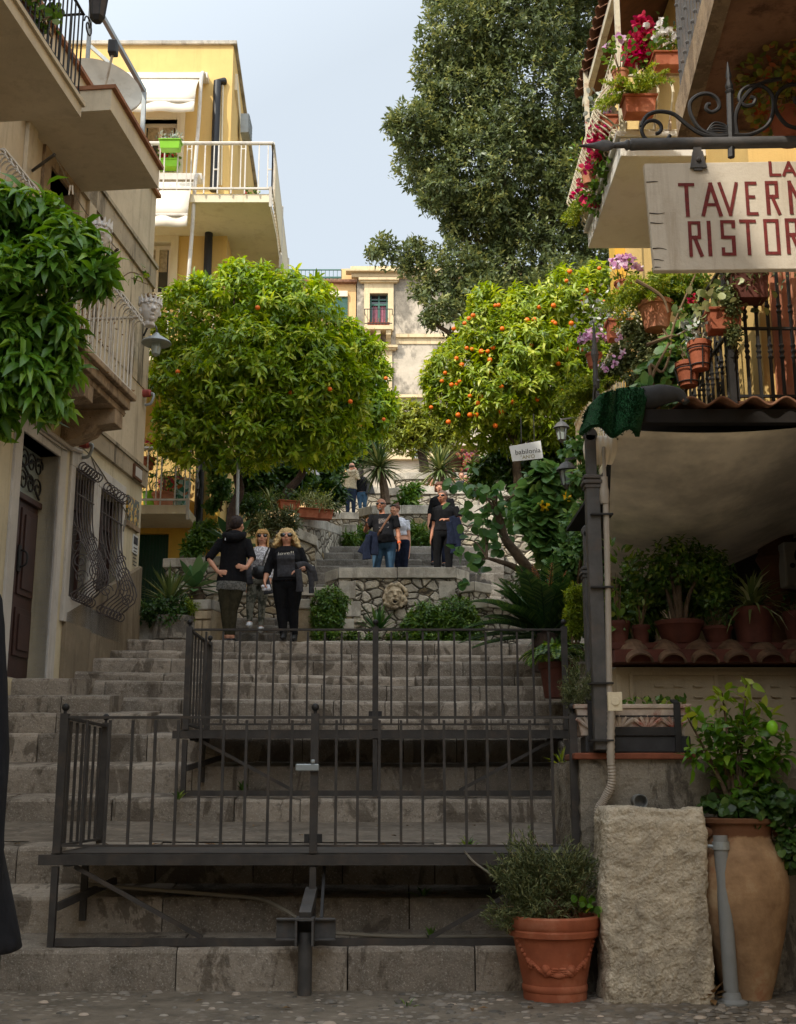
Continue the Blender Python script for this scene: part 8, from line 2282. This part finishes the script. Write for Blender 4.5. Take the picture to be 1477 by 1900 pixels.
 def glasses(s,w=.33,h=.2,mat='shades',up=.08,fwd=.72):
  mb=MB();hp,hh=s.hp,s.hh
  for sg in(-1,1):
   mb.ball(hp(.33*sg,fwd-.06,up),(w*hh,.10*hh,h*hh),12,8);mb.tube([hp(.6*sg,fwd-.15,up+.08),hp(.74*sg,.0,up+.08)],.03*hh,5)
  mb.tube([hp(-.3,fwd+.02,up+.08),hp(.3,fwd+.02,up+.08)],.035*hh,5);mb.build('sunglasses',M[mat],s.t,smooth=True)
 def chest_pt(s,u,v,lift=.012):
  """point on the front of the chest, u across (-1..1), v height along the torso"""
  H=s.H*s.b;p=s.hc.lerp(s.J['neck'],v);a=.105*H
  bulge=s.belly*math.exp(-((v-.32)/.22)**2)+s.bust*math.exp(-((v-.66)/.13)**2)
  dep=(.070*H+bulge*.5)*1.06*math.sqrt(max(0,1-(u*.9)**2))+bulge*.55
  return p+s.lat*u*a+s.tf*(dep+lift)
def drape(t,name,pts,mat,th=.025,n=7):
 """cloth hanging over an arm: a few folded tongues welded together"""
 mb=MB()
 for path,r in pts:
  q=bez(path,4);m=len(q)
  mb.tube(q,[(r*(.9+.25*math.sin(3*i/m+r*50)),th)for i in range(m)],9,up=(0,-1,0))
 return voxel(mb,name,M[mat],t,.011,2)
A=Person('person seen from behind in a black hooded top with hands on hips',17.2,dict(head=(440,975),neck=(437,991),sl=(411,1005),sr=(457,1005),el=(387,1037,-.05),er=(468,1036,-.05),wl=(404,1061,-.12),wr=(457,1054,-.16),hl=(418,1088),hr=(440,1088),kl=(418,1133),kr=(432,1132),al=(421,1182),ar=(430,1182)),(.45,1),1.74,hands=((Vector((.9,-.1,-.1)),Vector((0,1,0)),.3),(Vector((-1,-.15,.25)),Vector((0,1,0)),.3)))
A.shirt('cl_black',1.02,1.14,.10,.05,'hooded_top',1.12,puff=1.2);A.trousers('cl_olive',1.10,.93);A.shoes('shoe_black',-.02);A.hair_short('hair_dark',1.05)
mb=MB();nk=A.J['neck'];mb.tube(bez([nk+Vector((-.15,-.02,.0)),nk+Vector((-.11,-.13,-.06)),nk+Vector((.0,-.16,-.09)),nk+Vector((.11,-.11,-.05)),nk+Vector((.13,.0,.01))],4),[.035,.045,.05,.055,.06,.062,.065,.065,.065,.065,.06,.06,.055,.05,.045,.04,.035],9);mb.ball(nk+Vector((0,-.06,-.03)),(.13,.10,.08));voxel(mb,'hood',M['cl_black'],A.t,.011,2)
mb=MB();q=[nk+Vector((-.13,-.10,-.0)),nk+Vector((-.115,-.175,-.06)),nk+Vector((-.12,-.185,-.13))];mb.tube(bez(q,3),.008,5);mb.build('zip_trim',M['cl_white'],A.t)
mb=MB();A.torso(mb,1.10,-.06,.14,.02,1.12);voxel(mb,'undershirt',M['cl_melange'],A.t,.011,2)
B_=Person('person with straight blond hair and fringe, white top, camouflage trousers and white trainers',17.95,dict(head=(487,997),neck=(487,1013),sl=(471,1021),sr=(502,1021),el=(460,1052,-.02),er=(503,1053,0),wl=(456,1083,-.08),wr=(501,1078,-.1),hl=(470,1086),hr=(488,1086),kl=(464,1121,-.12),kr=(486,1122),al=(463,1155,-.12),ar=(484,1164)),(.05,-1),1.62,.88,bust=.05)
B_.shirt('cl_lace',1.85,1.10,.16,.03,'long_sleeved_top',1.05);B_.trousers('cl_camo',1.16,.95);B_.shoes('shoe_white');B_.hair_long('hair_blond',1.75,.74);B_.glasses()
mb=MB();c=P(482,1062,17.62);mb.ball(c,(.13,.07,.11),14,10);mb.box(c+Vector((0,0,.02)),(.2,.09,.12));voxel(mb,'hb',M['cl_leather'],B_.t,.011,2).name='handbag'
mb=MB();mb.tube(bez([P(499,1016,17.8),P(491,1035,17.72),P(487,1052,17.66)],4),(.012),6);mb.build('bag_strap',M['cl_leather'],B_.t)
drape(B_.t,'tied_jacket',[([P(461,1050,17.8),P(463,1070,17.72),P(464,1084,17.7)],.07),([P(490,1062,17.8),P(496,1085,17.75),P(498,1102,17.72)],.08)],'cl_grey')
C=Person('person with curly blond hair and sunglasses, pale lettering on the black top',17.1,dict(head=(532,996),neck=(532,1013),sl=(511,1021),sr=(554,1021),el=(498,1054,0),er=(567,1052,0),wl=(491,1080,-.10),wr=(557,1058,-.26),hl=(521,1089),hr=(546,1089),kl=(522,1131),kr=(544,1131),al=(526,1178,-.06),ar=(546,1180)),(0.02,-1),1.70,1.14,belly=.04,bust=.07,hands=((Vector((.25,-.3,-1)),Vector((1,0,0)),.6),(Vector((-.9,-.2,-.2)),Vector((0,.3,-1)),.6)))
C.shirt('cl_black',1.45,1.08,.05,.02,'loose_top',1.05,puff=1.15);C.trousers('cl_black2',1.12,.96);C.shoes('shoe_black',.06);C.glasses(.38,.24);C.hair_long('hair_curly',1.5,1.3,False,1.35,58)
mb=MB()
for i in range(10):
 for k_ in range(8):
  a0,a1=-.62+1.24*i/10,-.62+1.24*(i+1)/10;b0,b1=.20+.56*k_/8,.20+.56*(k_+1)/8
  mb.add([C.chest_pt(a0,b0,.014),C.chest_pt(a1,b0,.014),C.chest_pt(a1,b1,.014),C.chest_pt(a0,b1,.014)],[(0,1,2,3)])
mb.build('front_panel',M['cl_grey'],C.t,smooth=True)
tm=MB();text_mb(tm,'love!!',(0,0,0),(1,0,0),(0,0,1),1.0,0)
W_=max(v[0]for v in tm.v);tm.v=[tuple(C.chest_pt(-.55+1.1*v[0]/W_,.70+v[2]*.13+.03*v[0]/W_,.020))for v in tm.v];tm.build('lettering',M['coping'],C.t)
drape(C.t,'carried_jacket',[([P(550,1050,16.78),P(566,1046,16.85),P(580,1058,16.9)],.06),([P(553,1056,16.74),P(556,1078,16.76),P(556,1098,16.78)],.07),([P(572,1048,16.9),P(577,1076,16.92),P(578,1101,16.95)],.06),([P(578,1052,16.9),P(584,1066,16.92),P(586,1078,16.95)],.055)],'cl_grey')
mb=MB();c=P(494,1090,16.95)
for k in range(9):mb.ball(c+Vector((random.uniform(-.05,.05),random.uniform(-.03,.03),random.uniform(-.03,.03))),random.uniform(.02,.035),6,5)
o=voxel(mb,'paper_bundle',M['cl_white'],C.t,.008,1)
D=Person('person in dark printed t-shirt and jeans looking at a phone',23.3,dict(head=(707,937),neck=(710,953),sl=(692,959),sr=(732,959),el=(678,986,-.06),er=(739,988),wl=(681,974,-.34),wr=(741,1010,-.06),hl=(702,1014),hr=(724,1014),kl=(699,1050),kr=(723,1052),al=(696,1088),ar=(722,1092)),(-.25,-1),1.76,1.16,belly=.14,vox=.013,skin='skin_dark',hands=((Vector((-.1,-.2,1)),Vector((.9,-.2,0)),.6),(Vector((.05,-.1,-1)),Vector((-1,0,0)),.5)))
D.shirt('cl_black',.72,1.08,.04,.02,'printed_t_shirt',1.04,puff=1.15);D.trousers('cl_denim',1.06);D.shoes('shoe_black');D.hair_bald('hair_grey');D.glasses(.3,.18)
mb=MB()
for i in range(6):
 for k_ in range(5):
  a0,a1=-.4+.9*i/6,-.4+.9*(i+1)/6;b0,b1=.5+.3*k_/5,.5+.3*(k_+1)/5
  mb.add([D.chest_pt(a0,b0,.012),D.chest_pt(a1,b0,.012),D.chest_pt(a1,b1,.012),D.chest_pt(a0,b1,.012)],[(0,1,2,3)])
mb.build('shirt_print',M['cl_print'],D.t,smooth=True)
mb=MB();mb.ball(D.hp(0,.62,-.80),(.30*D.hh,.22*D.hh,.24*D.hh));voxel(mb,'beard',M['hair_grey'],D.t,.009,1)
mb=MB();mb.tube([D.chest_pt(.75,.93,.02),D.chest_pt(.2,.66,.02),D.chest_pt(-.35,.36,.02),D.chest_pt(-.8,.1,.02)],[(.02,.007)]*4,6,up=D.tf);mb.build('sling_strap',M['brown_wood'],D.t)
mb=MB();c=P(676,967,22.9);mb.bar(c+Vector((-.06,0,.035)),c+Vector((.06,0,-.03)),.07,.012);mb.build('phone',M['black_plastic'],D.t)
drape(D.t,'carried_jacket',[([P(692,986,22.95),P(684,1005,22.95),P(672,1028,22.95)],.10),([P(694,988,22.95),P(694,1010,22.95),P(692,1030,22.95)],.10),([P(684,992,22.9),P(680,1020,22.9),P(681,1038,22.9)],.09)],'cl_navy')
mb=MB();p=D.J['er'].lerp(D.J['wr'],.84);d=(D.J['wr']-D.J['er']).normalized();mb.lathe([(.036,-.018),(.038,0),(.036,.018)],p,12,tuple(d));mb.build('wristband',M['orange_plastic'],D.t)
E_=Person('person in a short white t-shirt with a hair bun and sunglasses pushed up',24.0,dict(head=(733,946),neck=(738,960),sl=(731,966),sr=(755,967),el=(733,990),er=(759,996),wl=(733,1012,-.1),wr=(759,1026),hl=(737,1010),hr=(752,1010),kl=(738,1048),kr=(751,1050),al=(738,1085),ar=(751,1090)),(-.8,-.7),1.66,.92,bust=.05,vox=.012)
E_.shirt('cl_white',.6,1.09,.22,.02,'t_shirt',1.03);E_.trousers('cl_navy',1.12);E_.shoes('shoe_white')
mb=MB();mb.ball(E_.hp(0,-.16,.30),(.78*E_.hh,.80*E_.hh,.74*E_.hh),14,10);mb.ball(E_.hp(0,-.55,1.05),(.3*E_.hh,)*3);mb.ball(E_.hp(.1,-.5,1.2),(.18*E_.hh,)*3);voxel(mb,'hair',M['hair_brown'],E_.t,.009,1);E_.glasses(.3,.16,up=.62,fwd=.6)
G=Person('person in a plain black t-shirt and sunglasses, dark jacket over the bent arm',23.5,dict(head=(821,922),neck=(825,937),sl=(809,944),sr=(844,943),el=(805,975),er=(853,965,-.05),wl=(800,999,-.08),wr=(829,964,-.34),hl=(812,995),hr=(834,995),kl=(811,1033),kr=(833,1034),al=(812,1074),ar=(833,1076)),(-.5,-1),1.78,1.1,vox=.013,skin='skin_dark',hands=((0,0,.4),(Vector((-1,-.2,.1)),Vector((0,.5,-1)),.5)))
G.shirt('cl_black',.75,1.08,.03,.03,'t_shirt',1.04,puff=1.15);G.trousers('cl_black2',1.1);G.shoes('shoe_black');G.hair_short('hair_grey',.92);G.glasses(.32,.17)
drape(G.t,'carried_jacket',[([P(838,958,23.15),P(846,985,23.15),P(845,1028,23.15)],.10),([P(848,960,23.15),P(854,980,23.15),P(856,1002,23.15)],.08),([P(832,968,23.12),P(836,990,23.12),P(837,1010,23.12)],.09)],'cl_navy')
H_=Person('person with short auburn hair in a black long top, half hidden behind another',24.8,dict(head=(816,905),neck=(817,920),sl=(804,927),sr=(836,927),el=(798,950),er=(842,952),wl=(795,972,-.08),wr=(842,976,-.05),hl=(806,974),hr=(826,974),kl=(806,1010),kr=(825,1010),al=(804,1044),ar=(824,1046)),(-.15,-1),1.66,1.08,vox=.013,bust=.05)
H_.shirt('cl_black',1.2,1.1,.0,.06,'long_top',1.08,puff=1.1);H_.trousers('cl_navy',1.08);H_.shoes('shoe_black');H_.hair_long('hair_brown',.95,.84,True)
I_=Person('person seen from behind in a beige hooded jacket, one hand raised to the face',38.0,dict(head=(653,866),neck=(652,874),sl=(640,881),sr=(661,881),el=(634,897),er=(665,889,-.15),wl=(637,912),wr=(661,873,-.05),hl=(643,913),hr=(655,913),kl=(645,932),kr=(656,933),al=(645,952),ar=(656,953)),(.25,1),1.68,1.12,vox=.016)
I_.shirt('cl_beige',1.95,1.12,.08,.04,'jacket',1.06,puff=1.25);I_.trousers('cl_denim_dark',1.1);I_.shoes('shoe_black');I_.hair_bald('hair_grey')
mb=MB();nk=I_.J['neck'];mb.tube(bez([nk+Vector((-.12,-.05,.0)),nk+Vector((0,-.16,-.08)),nk+Vector((.12,-.05,.0))],4),.06,8);mb.ball(nk+Vector((0,-.12,-.12)),(.13,.06,.12));voxel(mb,'hood',M['cl_beige'],I_.t,.014,1)
J_=Person('person seen from behind with long dark hair, black jacket and jeans, bag on the shoulder',38.2,dict(head=(669,876),neck=(671,884),sl=(662,891),sr=(680,891),el=(660,906),er=(684,906),wl=(662,920),wr=(682,918),hl=(667,918),hr=(677,918),kl=(668,935),kr=(677,935),al=(669,952),ar=(677,952)),(-.2,1),1.55,1.0,vox=.016)
J_.shirt('cl_black',1.95,1.12,.08,.03,'jacket',1.06,puff=1.2);J_.trousers('cl_denim',1.1);J_.shoes('shoe_black');J_.hair_long('hair_dark',1.7,.78,False,0,50)
mb=MB();c=P(687,905,38.0);mb.prism([c+Vector(v)for v in((-.08,0,.18),(.06,0,.18),(.16,0,-.2),(-.16,0,-.2))],(0,.1,0));mb.tube(bez([P(681,890,38),P(688,896,37.95),P(689,900,38)],4),.02,6);voxel(mb,'shoulder_bag',M['cl_leather'],J_.t,.016,1)
def diner(label,Y,px,py,face,top,hairm,skin='skin',fn='short'):
 k=ppm(py,Y);q=lambda dx,dz,dy=0:(px+dx*k,py+dz*k,dy)
 fx,fy=face;ay=-.35 if fy<0 else.35
 D_=Person(label,Y,dict(head=q(0,0),neck=q(0,.17),sl=q(-.19,.24),sr=q(.19,.24),el=q(-.24,.52),er=q(.24,.52),wl=q(-.12,.55,ay*.8),wr=q(.12,.55,ay*.8),hl=q(-.09,.74),hr=q(.09,.74),kl=q(-.11,.74,ay*1.1),kr=q(.11,.74,ay*1.1),al=q(-.11,1.16,ay*1.1),ar=q(.11,1.16,ay*1.1)),face,1.68,1.0,vox=.017,skin=skin)
 D_.shirt(top,.8,1.08,.03,.02,'shirt');D_.trousers('cl_navy',1.1);D_.shoes('shoe_black');getattr(D_,'hair_'+fn)(hairm);return D_
diner('seated person in dark clothes looking right over the terrace wall, left of the palm-lily',38.5,801,893,(.9,-.45),'cl_navy','hair_brown')
diner('seated person in a pale grey shirt with back turned, right of the palm-lily',38.0,842,884,(.15,1),'cl_melange','hair_dark')
diner('seated person in a dark top facing the stairs, rightmost of the diners',39.2,865,886,(-.2,-1),'cl_black','hair_dark')
diner('seated person half hidden between the two other diners',40.2,856,882,(.2,-1),'cl_grey','hair_brown')
fz=P(865,886,39.2).z-1.25
o=MB();a,b=P(780,900,37),P(1000,900,37);o.box(((a.x+b.x)/2,39.3,fz-.1),(b.x-a.x,4.6,.2));o=o.build('cafe_terrace',M['pebble']);tag(o,kind='structure')
ct_=thing('cafe_table','round café table with a dark rim on the upper terrace at the right','table',(P(893,901,38).x,38,fz))
c=P(893,901,38);mb=MB();mb.lathe([(.45,0),(.46,.03),(.44,.04)],(c.x,38,c.z),24);mb.build('tabletop',M['coping'],ct_)
mb=MB();mb.tube([(c.x,38,fz),(c.x,38,c.z)],.03,8);mb.lathe([(.25,0),(.22,.03),(.03,.06)],(c.x,38,fz),16);mb.build('leg',M['black_iron'],ct_)
def cafe_chair(lb,px,py,Y):
 p=P(px,py,Y);t=thing('cafe_chair',lb,'chair',(p.x,Y,fz),'wooden café chairs')
 mb=MB();mb.box((p.x,Y,fz+.45),(.42,.42,.04));mb.build('seat',M['brown_wood'],t)
 for sx in(-.18,.18):
  for sy in(-.18,.18):mb=MB();mb.box((p.x+sx,Y+sy,fz+.215),(.035,.035,.43));mb.build('leg',M['brown_wood'],t)
 mb=MB();
 for sx in(-.18,0,.18):mb.bar((p.x+sx,Y+.2,fz+.47),(p.x+sx,Y+.25,fz+.92),.03)
 mb.bar((p.x-.21,Y+.25,fz+.92),(p.x+.21,Y+.25,fz+.92),.04);mb.build('backrest',M['brown_wood'],t)
cafe_chair('wooden café chair under the rightmost diner',866,890,39.35);cafe_chair('wooden café chair under the dark-clothed diner at the left',799,895,38.6)
p=P(850,860,44)
sd_=thing('ceramics_stall','display of colourful ceramics behind the diners','stall',p-Vector((0,0,1.2)))
mb=MB();mb.box(p+Vector((0,.2,-.2)),(1.6,.1,1.9));mb.build('backboard',M['brown_wood'],sd_)
mb=MB()
for k in range(40):mb.ball(p+Vector((random.uniform(-.75,.6),.05,random.uniform(-.9,.7))),(random.uniform(.06,.13),.05,random.uniform(.06,.13)),8,6)
mb.build('plates',M['majolica'],sd_)
K=Person('person in a long dark coat cut off by the left edge of the photo',2.3,dict(head=(-236,905),neck=(-236,1010),sl=(-436,1090),sr=(-64,1100),el=(-466,1400),er=(-44,1400),wl=(-446,1650,-.1),wr=(-56,1660,-.05),hl=(-336,1720),hr=(-156,1720),kl=(-336,2150),kr=(-156,2150),al=(-336,2560),ar=(-156,2560)),(.3,1),1.70,1.0,vox=.014)
K.trousers('cl_black2',1.1);K.shoes('shoe_black');K.hair_short('hair_dark')
mb=MB();K.torso(mb,1.16,.05,.99,0,1.1);j=K.J
for q in 'lr':mb.tube([j['s'+q],j['s'+q].lerp(j['e'+q],.5),j['e'+q],j['w'+q]],[.07,.068,.062,.055],10)
e=j['er'];w=j['wr']
sp2=K.hc.lerp(j['neck'],.3)
mb.tube([K.hc.lerp(j['neck'],.55),K.hc.lerp(j['neck'],.2),K.hc+Vector((0,0,-.06))],[(.20,.14),(.24,.17),(.285,.19)],16,up=K.tf)
voxel(mb,'coat',M['cl_black'],K.t,.014,3)
